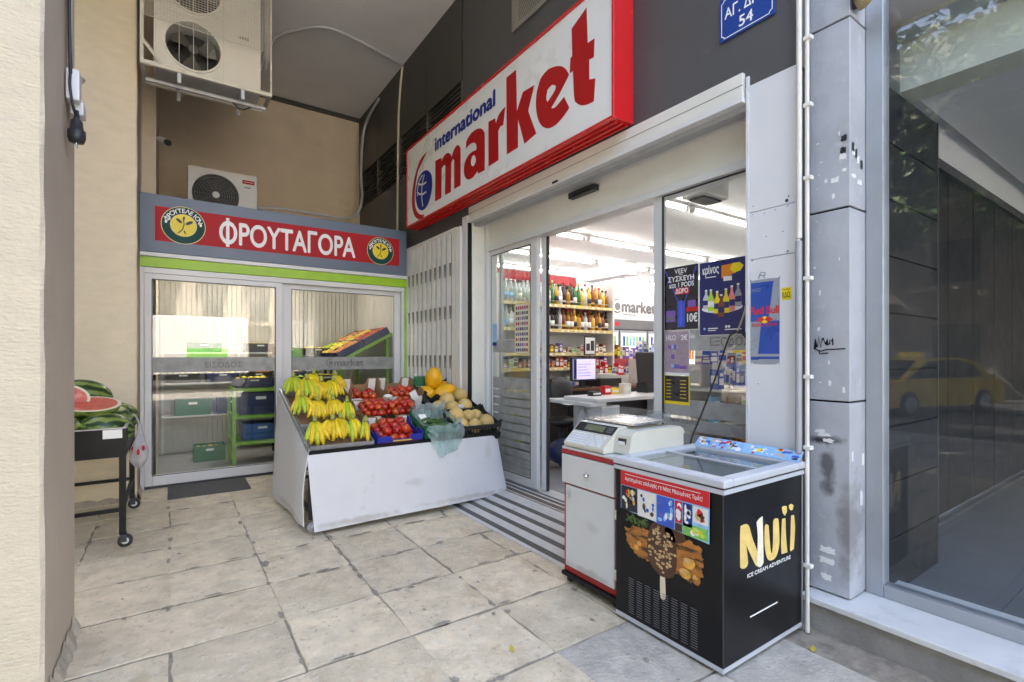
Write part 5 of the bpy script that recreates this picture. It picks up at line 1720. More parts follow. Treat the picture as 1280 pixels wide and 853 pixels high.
p.rect(w * .66, w * .985, .045, .125, 'black_ink', 3)
p.rect(w * .66, w * .985, .125, .155, 'poster_red', 3)
p.text('10€', w * .69, .055, .055, 'white_ink', 4, width=w * .28, bold=.03)
p.build('print', t)

t, p, w, h = poster('drinks_poster', 'navy poster with a row of colourful drink bottles on the door pane', 1.705, 2.030, 1.528, 2.012, 'paper')
p.rect(.003, w - .003, .003, h - .003, 'poster_navy', 1)
p.text('κρίνος', w * .08, h * .835, .05, 'white_ink', 2, width=w * .36, bold=.03)
p.rect(w * .14, w * .38, h * .78, h * .792, 'white_ink', 2)
p.poly([(w * .5, h * .75), (w * .8, h * .80), (w * .8, h * .93), (w * .5, h * .92)], 'ink_orange', 2)
p.poly([(w * .68, h * .86), (w * .76, h * .80), (w * .9, h * .82), (w * .96, h * .88), (w * .88, h * .93), (w * .74, h * .93)], 'ink_yellow', 3)
p.rect(w * .54, w * .72, h * .71, h * .77, 'paper', 3)
p.disc(w * .5, h * .36, w * .44, 'white_ink', 1.5, ry=h * .065, n=28)
for (bx_, bz_, hh, m, lv) in ((.16, .36, .26, 'bottle_clear', 3), (.27, .33, .29, 'ink_lime', 4), (.41, .29, .30, 'ink_yellow', 5), (.60, .29, .32, 'ink_yellow', 5), (.72, .31, .33, 'ink_pink', 4), (.85, .36, .30, 'can_silver', 3), (.50, .24, .30, 'ink_brown', 6)):
    b_, z_, q = bx_ * w, bz_ * h, hh * h
    hw = .022
    p.poly(smooth_loop([(b_ - hw, z_), (b_ + hw, z_), (b_ + hw, z_ + q * .55), (b_ + hw * .4, z_ + q * .75), (b_ + hw * .35, z_ + q), (b_ - hw * .35, z_ + q), (b_ - hw * .4, z_ + q * .75), (b_ - hw, z_ + q * .55)], 2, 60), m, lv)
    p.rect(b_ - hw, b_ + hw, z_ + q * .2, z_ + q * .45, 'poster_navy' if m != 'ink_lime' else 'white_ink', lv + .4)
    p.rect(b_ - hw * .4, b_ + hw * .4, z_ + q * .93, z_ + q, 'white_ink', lv + .4)
p.disc(w * .12, h * .09, .008, 'ink_sky', 2)
p.rect(w * .2, w * .42, h * .085, h * .1, 'white_ink', 2)
p.rect(w * .2, w * .38, h * .06, h * .07, 'white_ink', 2)
p.disc(w * .60, h * .11, .009, 'white_ink', 2)
p.disc(w * .66, h * .11, .009, 'white_ink', 2)
p.rect(w * .57, w * .92, h * .065, h * .078, 'white_ink', 2)
p.build('print', t)

t, p, w, h = poster('mauve_poster', 'faded mauve poster with pale product shapes below the black poster', 2.108, 2.312, 1.258, 1.566, 'paper')
p.rect(.003, w - .003, .02, h - .003, 'poster_mauve', 1)
p.text('HILO', w * .06, h * .80, .036, 'white_ink', 2, width=w * .4)
for k in range(9):
    p.rect(*(lambda a, b, c, d: (a, a + b, c, c + d))(rp_.uniform(.02, .13), rp_.uniform(.02, .06), rp_.uniform(.03, .2), rp_.uniform(.02, .06)), rp_.choice(('ink_sky', 'can_silver', 'poster_mauve', 'ink_purple', 'ink_pink')), 2 + .3 * (k % 4))
p.text('2€', w * .68, h * .80, .034, 'white_ink', 2, width=w * .24, bold=.03)
p.build('print', t)

t, p, w, h = poster('price_list', 'black price list with a yellow edge below the mauve poster', 2.106, 2.318, 1.055, 1.256, 'ink_yellow')
p.rect(.008, w - .008, .022, h - .002, 'poster_black', 1)
for k in range(6):
    p.rect(.02, .06, .045 + k * .024, .050 + k * .024, 'phi_yellow', 2)
    p.rect(.135, .185, .045 + k * .024, .050 + k * .024, 'phi_yellow', 2)
p.build('print', t)

# sheet of small pictures on the left pane
t = thing('picture_sheet', 'cream sheet with rows of tiny product pictures on the left glass panel', 'notice', (2.913, 4.05, 1.4))
bx('sheet', 2.912, 2.9135, 3.935, 4.185, 1.405, 1.925, 'shelf_yellow', t)
p = Print(Fr((2.912, 4.185, 1.405), (0, -1, 0), (0, 0, 1)), .0008)
p.rect(.012, .238, .012, .508, 'cream_ink', 1)
for i in range(6):
    for j in range(9):
        p.rect(.02 + i * .036, .046 + i * .036, .03 + j * .053, .062 + j * .053, rp_.choice(('grey_ink', 'ink_purple', 'ink_brown', 'poster_navy', 'poster_red', 'can_silver', 'black_ink')), 2)
p.build('print', t)
t = thing('pane_sticker', 'small teal and blue sticker at the edge of the left glass panel', 'sticker', (2.913, 4.57, 1.48))
bx('sheet', 2.912, 2.9135, 4.53, 4.612, 1.50, 1.74, 'ink_sky', t)
bx('footer', 2.9108, 2.9118, 4.53, 4.612, 1.50, 1.54, 'sign_blue', t)

# ------------------------------------------------------------------ energy drink can sticker and arrow sticker
t = thing('can_sticker', 'large blue and silver energy drink can sticker on the white panel', 'sticker', (2.696, 1.465, 1.35))
fc_ = Fr((2.6965, 1.549, 1.349), (0, -1, 0), (0, 0, 1))
p = Print(fc_, .0008)
w, h = .162, .475
p.poly(smooth_loop([(.008, .01), (.03, 0), (w - .03, 0), (w - .008, .01), (w, .03), (w, h - .03), (w - .01, h - .008), (.01, h - .008), (0, h - .03), (0, .03)], 3, 80), 'can_silver', 1)
p.poly([(0.002, h * .50), (w * .62, h * .50), (w * .80, h * .955), (0.002, h * .955)], 'can_blue', 2)
p.poly([(w * .38, h * .50), (w - .002, h * .50), (w - .002, h * .06), (w * .25, h * .06)], 'can_blue', 2)
p.rect(0.002, w - .002, h * .09, h * .12, 'can_silver', 3)
p.rect(0.002, w * .3, h * .05, h * .085, 'can_blue', 2)
p.text('Red Bull', w * .02, h * .585, .042, 'ink_red', 3, width=w * .95, bold=.03)
p.disc(w * .5, h * .515, .020, 'ink_yellow', 3, n=18)
p.poly(smooth_loop([(w * .2, h * .505), (w * .3, h * .54), (w * .42, h * .545), (w * .5, h * .515), (w * .42, h * .50), (w * .35, h * .485), (w * .3, h * .505)], 3, 80), 'ink_red', 4)
p.poly(smooth_loop([(w * .8, h * .505), (w * .7, h * .54), (w * .58, h * .545), (w * .5, h * .515), (w * .58, h * .50), (w * .65, h * .485), (w * .7, h * .505)], 3, 80), 'ink_red', 4)
p.text('ENERGY DRINK', w * .06, h * .44, .018, 'ink_red', 3, width=w * .88)
for q in (.88, .865, .85):
    p.rect(.006, .06, h * q, h * q + .002, 'can_silver', 3)
p.poly(stroke([(w * .28, h * 1.0), (w * .36, h * 1.07), (w * .52, h * 1.06), (w * .46, h * 1.0)], .008), 'can_silver', 1)
p.poly(stroke([(w * .34, h * 1.035), (w * .5, h * 1.03)], .006), 'can_silver', 1)
p.build('print', t)
t = thing('arrow_sticker', 'small yellow sticker reading ΕΔΩ next to the can sticker', 'sticker', (2.696, 1.33, 1.69))
p = Print(Fr((2.6965, 1.377, 1.692), (0, -1, 0), (0, 0, 1)), .0008)
p.poly([(.002, .0), (.052, .002), (.050, .068), (0, .066)], 'ink_yellow', 1)
p.text('ΕΔΩ', .006, .014, .028, 'black_ink', 2, width=.038, bold=.02)
p.text('ΠΑΤΗΣΤΕ', .006, .052, .008, 'black_ink', 2, width=.038)
p.build('print', t)

# ------------------------------------------------------------------ the cable down to the freezer
rope('power_cable', [(2.895, 1.675, 1.95), (2.892, 1.68, 1.78), (2.885, 1.70, 1.65), (2.88, 1.75, 1.53), (2.875, 1.80, 1.50), (2.872, 1.82, 1.46), (2.875, 1.79, 1.435), (2.88, 1.76, 1.46)], 0.0055, 'beige_cable', 'pale extension cable looped on the door pane', 'cable')
rope('power_cable', [(2.88, 1.68, 1.50), (2.875, 1.72, 1.54), (2.865, 1.77, 1.53), (2.855, 1.80, 1.46), (2.83, 1.86, 1.25), (2.79, 1.93, 1.02), (2.74, 1.97, 0.85), (2.70, 1.98, 0.6), (2.69, 1.98, 0.3)], 0.0055, 'black_cable', 'black power cable hanging down behind the freezer', 'cable')
tag(MB().tube([(2.885, 1.655, 1.475), (2.88, 1.70, 1.545)], [0.010, 0.006], 8).build('socket', 'plastic_black'), 'black cable socket hanging at the edge of the door pane', 'socket')

# a few fallen leaves
for (x, y, a, lab) in ((2.52, 1.14, 20, 'single yellow leaf on the concrete next to the freezer'), (1.34, 1.95, 70, 'small yellow scrap lying on the stone slabs')):
    tag(MB().prism(smooth_loop([(-.03, 0), (-.012, .011), (.012, .009), (.032, 0), (.01, -.01), (-.014, -.009)], 3, 100), Fr((x, y, .003), (math.cos(R(a)), math.sin(R(a)), .06), (-math.sin(R(a)), math.cos(R(a)), .03)), 0, .001).build('leaf', 'leaf_litter'), lab, 'leaf')

# ================================================================== FRUIT STAND
TH = math.atan2(0.40, 1.26)
SO = Vector((0.0, 4.07, 0.605))                     # lower edge of the sloping top
SE = Vector((0, math.cos(TH), math.sin(TH)))        # up the slope
SN = Vector((0, -math.sin(TH), math.cos(TH)))       # out of the slope
SLOPE = Matrix((Vector((1, 0, 0)), SE, SN)).transposed()   # local (x, up slope, normal) -> world
SROT = SLOPE.to_euler()


def on_slope(x, s, n=0.0):
    return SO + Vector((x, 0, 0)) + SE * s + SN * n


std = thing('fruit_stand', 'white panelled sloping fruit stand on casters before the folding gate', 'stand', (1.78, 4.7, 0))
mb = MB()
mb.obox(on_slope(1.77, .655, -.012), (.885, .655, .010), SLOPE)
mb.build('top_board', 'dark_metal', std)
# front panel: a thin white sheet, flared out at the bottom, bowed at its right end
def sheet_panel(fn, nu, nv, th, name, mat):
    mb = MB()
    P = [[Vector(fn(i / nu, j / nv)) for i in range(nu + 1)] for j in range(nv + 1)]
    N = [[None] * (nu + 1) for _ in range(nv + 1)]
    for j in range(nv + 1):
        for i in range(nu + 1):
            du = P[j][min(i + 1, nu)] - P[j][max(i - 1, 0)]
            dv = P[min(j + 1, nv)][i] - P[max(j - 1, 0)][i]
            N[j][i] = du.cross(dv).normalized()
    a = [P[j][i] for j in range(nv + 1) for i in range(nu + 1)]
    b = [P[j][i] - N[j][i] * th for j in range(nv + 1) for i in range(nu + 1)]
    W = nu + 1
    k = len(a)
    fs = []
    for j in range(nv):
        for i in range(nu):
            q = (j * W + i, j * W + i + 1, (j + 1) * W + i + 1, (j + 1) * W + i)
            fs.append(q)
            fs.append(tuple(x + k for x in reversed(q)))
    edge = [i for i in range(W)] + [j * W + nu for j in range(1, nv + 1)] + [nv * W + i for i in range(nu - 1, -1, -1)] + [j * W for j in range(nv - 1, 0, -1)]
    for x, y in zip(edge, edge[1:] + edge[:1]):
        fs.append((x, x + k, y + k, y))
    mb.add(a + b, fs, 0, True)
    o = mb.build(name, mat, std)
    md = o.modifiers.new('edge', 'EDGE_SPLIT')
    md.split_angle = R(40)
    return o


def front(u, v):
    # u along X, v from bottom to top
    xb, xt = 0.915 + u * 1.80, 0.872 + u * 1.775
    x = xb + (xt - xb) * v
    z = 0.035 + (0.028 * u) + (0.625 - 0.035 - .028 * u) * v
    y = 4.055 - 0.045 * (1 - v) ** 1.5 + 0.006 * math.sin(u * 7) * (1 - v)
    if u > 0.93:
        q = (u - 0.93) / 0.07
        y += 0.05 * q * q * (.35 + .65 * v)
        z -= .018 * q * q * v
    return (x, y, z)


def side(u, v):
    # u from back to front, v bottom to top
    y = 5.34 - u * 1.30
    zt = 0.605 + (y - 4.07) * math.tan(TH) + .035
    z0 = 0.045 + .05 * u * u
    z = z0 + (zt - z0) * v
    x = 0.872 - 0.05 * (1 - v) * (1 - .35 * u) - .02 * math.sin(v * 3.1) * u - 0.012 * math.sin(u * 9) * (1 - v)
    return (x, y - .03 * (1 - v) * u, z)


sheet_panel(front, 30, 8, .006, 'front_panel', 'stand_panel')
sheet_panel(side, 20, 8, .006, 'side_panel', 'stand_panel')
for (x, y, zt) in ((0.90, 4.12, .60), (2.62, 4.12, .60), (0.90, 5.28, .96), (2.62, 5.28, .96)):
    bx('leg', x, x + .035, y, y + .035, .10, zt, 'dark_metal', std, .003)
    w_ = MB().lathe([(0.0, -0.012), (0.040, -0.012), (0.044, 0), (0.040, 0.012), (0, 0.012)], (x + .03, y + .01, 0.045), 18, M=Matrix.Rotation(R(90), 3, 'X')).build('wheel', 'grey_pipe', std)
    MB().lathe([(0.0, -0.014), (0.02, -0.014), (0.02, 0.014), (0, 0.014)], (x + .03, y + .01, 0.045), 12, M=Matrix.Rotation(R(90), 3, 'X')).build('hub', 'steel', w_)
for y in (4.13, 5.29):
    bx('bar', .936, 2.618, y, y + .025, .16, .185, 'dark_metal', std)
bx('bar', .905, .93, 4.156, 5.278, .16, .185, 'dark_metal', std)
MB().obox(on_slope(.885, .655, .03), (.008, .655, .045), SLOPE).build('side_lip', 'galvanised', std)
MB().obox(on_slope(1.77, .005, .02), (.885, .006, .03), SLOPE).build('front_lip', 'black_metal', std)


def slope_obj(mb, name, mats, loc, parent=None, label=None, cat=None, group=None):
    o = bpy.data.objects.new(name, mb.mesh(name, mats))
    COL.objects.link(o)
    if parent is None:
        o.location = loc
        o.rotation_euler = SROT
    else:
        o.parent = parent
    return tag(o, label, cat, group)


def carton(x, s, w, d, h, label, group, outside, back_h=None, art=None):
    """Open fruit carton: floor, four walls with raised notched corners; local axes x, up slope, normal."""
    t = thing('carton', label, 'carton', on_slope(x + w / 2, s + d / 2), group)
    t.rotation_euler = SROT
    hw, hd, th = w / 2, d / 2, .006
    bh = back_h or h

    def wall(a, b, h0, name, mat, liner=True):
        # a,b: 2D ends; profile with raised corners and a dip in the middle
        a, b = Vector(a), Vector(b)
        L = (b - a).length
        fr = Fr((a.x, a.y, 0), Vector((b.x - a.x, b.y - a.y, 0)), (0, 0, 1))
        pr = [(0, 0), (L, 0), (L, h0), (L * .74, h0), (L * .68, h0 * .66), (L * .32, h0 * .66), (L * .26, h0), (0, h0)]
        m = MB()
        m.prism(pr, fr, -th / 2, th / 2)
        slope_obj(m, name, mat, None, t)
    wall((-hw, -hd), (hw, -hd), h * .86, 'front_wall', outside)
    wall((-hw, hd), (hw, hd), bh, 'back_wall', 'cardboard')
    wall((-hw, -hd + .003), (-hw, hd - .003), bh, 'side_wall', 'cardboard' if outside != 'carton_blue' else outside)
    wall((hw, -hd + .003), (hw, hd - .003), bh, 'side_wall', 'cardboard' if outside != 'carton_blue' else outside)
    slope_obj(MB().box(-hw + .004, hw - .004, -hd + .004, hd - .004, .002, .008), 'bottom', 'cardboard', None, t)
    # pale corner flaps folded inside the back wall
    for sx in (-1, 1):
        m = MB().box(min(sx * (hw - .012), sx * (hw - .012 - w * .2)), max(sx * (hw - .012), sx * (hw - .012 - w * .2)), hd - .016, hd - .010, .02, bh - .004)
        slope_obj(m, 'corner_flap', 'carton_white', None, t)
    return t


def plastic_crate(x, s, w, d, h, mat, label, group, name='crate', frame=None):
    t = thing(name, label, 'crate', on_slope(x + w / 2, s + d / 2) if frame is None else frame, group)
    if frame is None:
        t.rotation_euler = SROT
    hw, hd, th = w / 2, d / 2, .008
    for (nm, x0, x1, y0, y1) in (('front_wall', -hw, hw, -hd, -hd + th), ('back_wall', -hw, hw, hd - th, hd), ('side_wall', -hw, -hw + th, -hd + th, hd - th), ('side_wall', hw - th, hw, -hd + th, hd - th)):
        m = MB()
        m.box(x0, x1, y0, y1, 0, h * .25)
        m.box(x0 - (.004 if nm == 'side_wall' and x0 < 0 else 0), x1 + (.004 if nm == 'side_wall' and x0 > 0 else 0), y0, y1, h * .72, h)
        L = (x1 - x0) if nm in ('front_wall', 'back_wall') else (y1 - y0)
        n = max(4, int(L / .03))
        for k in range(n):
            c = (k + .5) / n
            if nm in ('front_wall', 'back_wall'):
                cx_ = x0 + (x1 - x0) * c
                m.box(cx_ - .006, cx_ + .006, y0 + .001, y1 - .001, h * .25, h * .72)
            else:
                cy_ = y0 + (y1 - y0) * c
                m.box(x0 + .001, x1 - .001, cy_ - .006, cy_ + .006, h * .25, h * .72)
        slope_obj(m, nm, mat, None, t)
    for sx in (-1, 1):
        for sy in (-1, 1):
            m = MB().add([(sx * hw, sy * hd, h), (sx * (hw - .07), sy * hd, h), (sx * hw, sy * hd, h + .045), (sx * hw, sy * (hd - .07), h), (sx * (hw - .006), sy * (hd - .006), h + .045), (sx * (hw - .07), sy * (hd - .008), h), (sx * (hw - .008), sy * (hd - .07), h)],
                         [(0, 1, 2), (0, 2, 3), (5, 4, 2, 1), (6, 3, 2, 4)])
            slope_obj(m, 'corner', mat, None, t)
    slope_obj(MB().box(-hw + th, hw - th, -hd + th, hd - th, .003, .01), 'bottom', mat, None, t)
    return t


rf = random.Random(21)
# ---- bananas: three grey trays one above the other
def banana_mesh(mat):
    mb = MB()
    pts, rs = [], []
    for k in range(9):
        t = k / 8
        a = -0.55 + 1.2 * t
        pts.append((0, -0.165 * math.sin(a + .55) * 1.05, 0.055 * math.cos(a * 1.35) - .03))
        rs.append(0.0055 + 0.0135 * math.sin(min(1, max(0, (t - .02) / .9)) * math.pi) ** .55)
    rs[0] = .006
    rs[-1] = .005
    mb.tube(pts, rs, 7, 0)
    mb.tube([pts[-1], (pts[-1][0], pts[-1][1] - .008, pts[-1][2] - .006)], [.0055, .004], 6, 1)
    return mb.mesh('banana', [mat, 'banana_tip'])


BAN = {'y': banana_mesh('banana'), 'g': banana_mesh('banana_green')}
crown_me = MB().tube([(0, .035, .03), (0, .012, .028), (0, -.008, .022)], [.010, .014, .016], 8).mesh('crown', 'banana_crown')


def bunch(x, s, n, c, spread, label, lift=0.06, sc=1.0, yaw=0.0):
    t = thing('banana_bunch', label, 'bananas', on_slope(x, s, lift), 'banana bunches on the stand')
    Rm = SLOPE @ Matrix.Rotation(R(36), 3, 'X') @ Matrix.Rotation(yaw, 3, 'Z')
    t.rotation_euler = Rm.to_euler()
    t.scale = (sc, sc, sc)
    o = inst('crown', crown_me, (0, 0, 0))
    o.parent = t
    o.location = (0, 0, 0)
    n += 1
    for k in range(n):
        f = (k - (n - 1) / 2)
        o = inst('banana', BAN[('g' if rf.random() < .14 else 'y') if c == 'y' else ('y' if rf.random() < .2 else 'g')], (0, 0, 0))
        o.parent = t
        o.location = (f * .011, .0, -abs(f) * .003 + rf.uniform(-.002, .002))
        o.rotation_euler = (R(rf.uniform(-7, 7)), R(-f * 5), R(f * spread + rf.uniform(-2, 2)))
        z = rf.uniform(.84, 1.12)
        o.scale = (z, z * rf.uniform(.92, 1.05), z)


for (s, lab) in ((.03, 'grey banana tray nearest the front edge of the stand'), (.44, 'grey banana tray in the middle of the stand'), (.85, 'grey banana tray at the back of the stand')):
    t = thing('banana_tray', lab, 'tray', on_slope(1.155, s + .2), 'banana trays')
    t.rotation_euler = SROT
    hw, hd, h = .252, .20, .075
    for nm, b in (('front_wall', (-hw, hw, -hd, -hd + .006)), ('back_wall', (-hw, hw, hd - .006, hd)), ('side_wall', (-hw, -hw + .006, -hd + .006, hd - .006)), ('side_wall', (hw - .006, hw, -hd + .006, hd - .006))):
        slope_obj(MB().box(*b, 0, h), nm, 'carton_grey', None, t)
    slope_obj(MB().box(-hw + .006, hw - .006, -hd + .006, hd - .006, .002, .008), 'bottom', 'cardboard', None, t)
BL = [  # x, s, count, colour, spread, label
    (0.99, .36, 4, 'g', 9, 'green banana bunch at the front row corner', .07), (1.12, .36, 6, 'y', 6, 'ripe spotted banana bunch in the middle of the front row', .08), (1.205, .38, 4, 'y', 7, 'yellow banana bunch leaning right in the front row', .075), (1.30, .35, 3, 'y', 7, 'small yellow banana bunch right of the front row middle', .07), (1.375, .34, 2, 'y', 7, 'two short yellow bananas at the front row right end', .065),
    (0.965, .80, 6, 'g', 9, 'green yellow banana bunch spilling over the left of the middle row', .12), (1.09, .77, 6, 'y', 6, 'yellow banana bunch left of centre in the middle row', .10), (1.215, .77, 6, 'y', 6, 'yellow banana bunch right of centre in the middle row', .10), (1.335, .74, 3, 'y', 7, 'slim yellow banana bunch at the right end of the middle row', .09),
    (0.955, 1.24, 6, 'g', 8, 'big green banana bunch at the back left corner', .16), (1.08, 1.16, 7, 'y', 7, 'dense spotted banana bunch left in the back row', .15), (1.20, 1.13, 5, 'y', 8, 'yellow banana bunch in the middle of the back row', .13), (1.31, 1.15, 6, 'y', 8, 'yellow banana bunch right in the back row', .14), (1.16, 1.26, 6, 'y', 8, 'yellow banana bunch highest at the back of the trays', .17), (1.36, 1.25, 4, 'y', 8, 'yellow banana bunch at the back beside the tomato carton', .15)]
for (x, s, n, c, sp, lab, lf) in BL:
    bunch(x + rf.uniform(-.012, .012), s - .07 + rf.uniform(-.03, .03), n, c, sp * 1.1, lab, lf + .085, rf.uniform(1.12, 1.3), R(rf.uniform(-16, 16)))

# ---- tomato cartons
tm = [MB().ball((0, 0, 0), .036, .036, .030, 14, 9, fn=lambda d, th, ph, q=q: 1 + .035 * math.cos(q * ph) * math.sin(th) - (.10 if th > 2.7 else 0)).mesh('tomato', 'tomato') for q in (4, 5, 6)]
calyx = MB()
for k in range(5):
    a = k * R(72)
    calyx.add([(0, 0, .0265), (.016 * math.cos(a - .25), .016 * math.sin(a - .25), .028), (.022 * math.cos(a), .022 * math.sin(a), .0285), (.016 * math.cos(a + .25), .016 * math.sin(a + .25), .028)], [(0, 1, 2, 3)])
calyx.tube([(0, 0, .025), (.002, 0, .036)], .0025, 5)
calyx = calyx.mesh('calyx', 'stem_green')


def fill_tomatoes(x, s, w, d, base, label, group, layers=2, r=.036, sc=1.0):
    for L in range(layers):
        nx, ny = max(2, int((w - .03) / (r * 1.95 * sc))), max(2, int((d - .03) / (r * 1.95 * sc)))
        if L == layers - 1 and layers > 1:
            nx, ny = nx - 1, ny - 1
        for i in range(nx):
            for j in range(ny):
                if L == layers - 1 and rf.random() < .12:
                    continue
                if L < layers - 2:
                    continue
                px = x + w / 2 + (i - (nx - 1) / 2) * r * 1.95 * sc + rf.uniform(-.005, .005)
                py = s + d / 2 + (j - (ny - 1) / 2) * r * 1.95 * sc + rf.uniform(-.005, .005)
                k = rf.uniform(.82, 1.16) * sc
                o = inst('tomato', rf.choice(tm), on_slope(px, py, base + r * sc + L * r * 1.45 * sc + rf.uniform(-.004, .004)), rot=(rf.uniform(-.9, .6), rf.uniform(-.7, .7), rf.uniform(0, 6)), scale=(k, k, k))
                tag(o, label, 'tomato', group)
                if rf.random() < .3:
                    c_ = inst('calyx', calyx, (0, 0, 0))
                    c_.parent = o
                    c_.location = (0, 0, 0)


bc_ = carton(1.435, .02, .40, .37, .125, 'blue printed tomato carton at the front edge of the stand', 'tomato cartons', 'carton_blue')
fill_tomatoes(1.435, .02, .40, .37, .01, 'large red tomato in the blue front carton', 'tomatoes in the blue carton', 2, .036, 1.16)
p = Print(Fr((-.2, -.1885, 0), (1, 0, 0), (0, 0, 1)), .001)
for (a, b, c, d, m) in ((.02, .38, .012, .034, 'carton_white'), (.02, .09, .012, .034, 'ink_purple'), (.16, .27, .012, .034, 'white_ink'), (.02, .38, .042, .050, 'ink_red'), (.13, .30, .055, .066, 'ink_yellow')):
    p.rect(a, b, c, d, m, 1 + (.4 if b - a < .2 else 0))
slope_obj(p.mb, 'front_print', p.mats, None, bc_)
carton(1.43, .42, .60, .36, .13, 'wide brown tomato carton in the middle of the stand', 'tomato cartons', 'carton_white')
fill_tomatoes(1.43, .42, .60, .36, .03, 'red tomato heaped in the wide middle carton', 'tomatoes in the wide carton', 3, .034)
carton(1.44, .82, .36, .38, .15, 'brown and white tomato carton at the back next to the bananas', 'tomato cartons', 'carton_white', .20)
fill_tomatoes(1.44, .82, .36, .38, .02, 'red tomato in the back carton next to the bananas', 'tomatoes in the back left carton', 2, .036)
carton(1.81, .82, .36, .38, .15, 'brown and white tomato carton at the back next to the yellow melons', 'tomato cartons', 'carton_white', .20)
fill_tomatoes(1.81, .82, .36, .38, .02, 'red tomato in the back carton next to the yellow melons', 'tomatoes in the back right carton', 2, .036)
fill_tomatoes(1.99, .98, .15, .15, .09, 'red tomato on top in the back carton next to the yellow melons', 'tomatoes on top of the back right carton', 1, .036)
tag(MB().ball(on_slope(1.79, .80, .15), .05, .035, .02, 10, 6, fn=lambda d, th, ph: 1 + .3 * math.sin(5 * ph) * math.sin(3 * th)).build('crumpled_paper', 'paper'), 'crumpled white paper between the back tomato cartons', 'paper')
tag(MB().obox(on_slope(2.04, .74, .17), (.035, .004, .05), SLOPE @ Matrix.Rotation(R(-30), 3, 'Y')).build('price_tag', 'paper'), 'white price tag at the corner of the wide tomato carton', 'price tag')

# ---- cucumbers in a bagged crate
plastic_crate(1.87, .03, .33, .40, .13, 'crate_green', 'crate under the teal plastic bag', 'crates on the stand')
cuc = MB()
pts = [(-.085 + .17 * k / 7, .012 * math.sin(k / 7 * math.pi), 0) for k in range(8)]
cuc.tube(pts, [.006, .016, .019, .02, .02, .019, .017, .007], 9)
cuc = cuc.mesh('cucumber', 'cucumber')
for k in range(13):
    o = inst('cucumber', cuc, on_slope(1.955 + (k % 3) * .08 + rf.uniform(-.02, .02), .09 + (k // 3) * .06, .075 + rf.uniform(0, .03)), rot=(SROT.x + rf.uniform(-.15, .15), rf.uniform(-.25, .25), rf.uniform(-.5, .9)))
    tag(o, 'dark green courgette lying in the teal plastic bag', 'courgette', 'courgettes in the bag')
tag(MB().obox(on_slope(1.96, .30, .115), (.035, .05, .002), SLOPE @ Matrix.Rotation(R(25), 3, 'X')).build('price_tag', 'paper'), 'white price tag inside the teal plastic bag', 'price tag')
# the bag: a crumpled sheet lining the crate, turned over its rim and hanging in front
from mathutils import noise as mnoise
bagm = MB()
NU, NV = 66, 46
prof = [(-.075, -.085, 0), (-.06, -.055, 0), (-.045, -.02, .01), (-.02, .04, .02), (0.0, .11, .025), (.02, .150, .0), (.05, .150, .0), (.08, .125, 0), (.11, .09, 0), (.2, .062, 0), (.30, .065, 0), (.37, .12, 0), (.41, .165, 0), (.44, .19, 0)]
vs = []
for j in range(NV + 1):
    q = j / NV * (len(prof) - 1)
    i0 = min(int(q), len(prof) - 2)
    f = q - i0
    s_, n_ = prof[i0][0] * (1 - f) + prof[i0 + 1][0] * f, prof[i0][1] * (1 - f) + prof[i0 + 1][1] * f
    out_ = q < 5.2
    for i in range(NU + 1):
        u = i / NU
        if out_:
            wd = .36 * (0.20 + .80 * min(1, (q + .6) / 4.2))
            x = 1.875 + .17 + (u - .5) * wd
            nn = n_ + .05 * (u - .5) ** 2
        else:
            x = 1.862 + u * .355
            e = abs(u - .5) * 2
            nn = n_ + max(0, e - .72) / .28 * (max(.165, n_ + .04) - n_)
        v3 = on_slope(x, s_, nn)
        dsp = Vector((mnoise.noise(v3 * 16), mnoise.noise(v3 * 16 + Vector((9, 0, 0))), mnoise.noise(v3 * 16 + Vector((0, 9, 0))))) * .036
        dsp += Vector((mnoise.noise(v3 * 48), mnoise.noise(v3 * 48 + Vector((9, 0, 0))), mnoise.noise(v3 * 48 + Vector((0, 9, 0))))) * .008
        if out_ and s_ < 0:
            v3 = Vector((v3.x, min(v3.y, 4.022), v3.z))
            dsp.y = -abs(dsp.y) * .9
        vs.append(v3 + dsp)
bagm.add(vs, [(j * (NU + 1) + i, j * (NU + 1) + i + 1, (j + 1) * (NU + 1) + i + 1, (j + 1) * (NU + 1) + i) for j in range(NV) for i in range(NU)], 0, True)
tag(bagm.build('plastic_bag', 'bag_teal'), 'translucent teal plastic bag of courgettes hanging over the stand edge', 'bag')

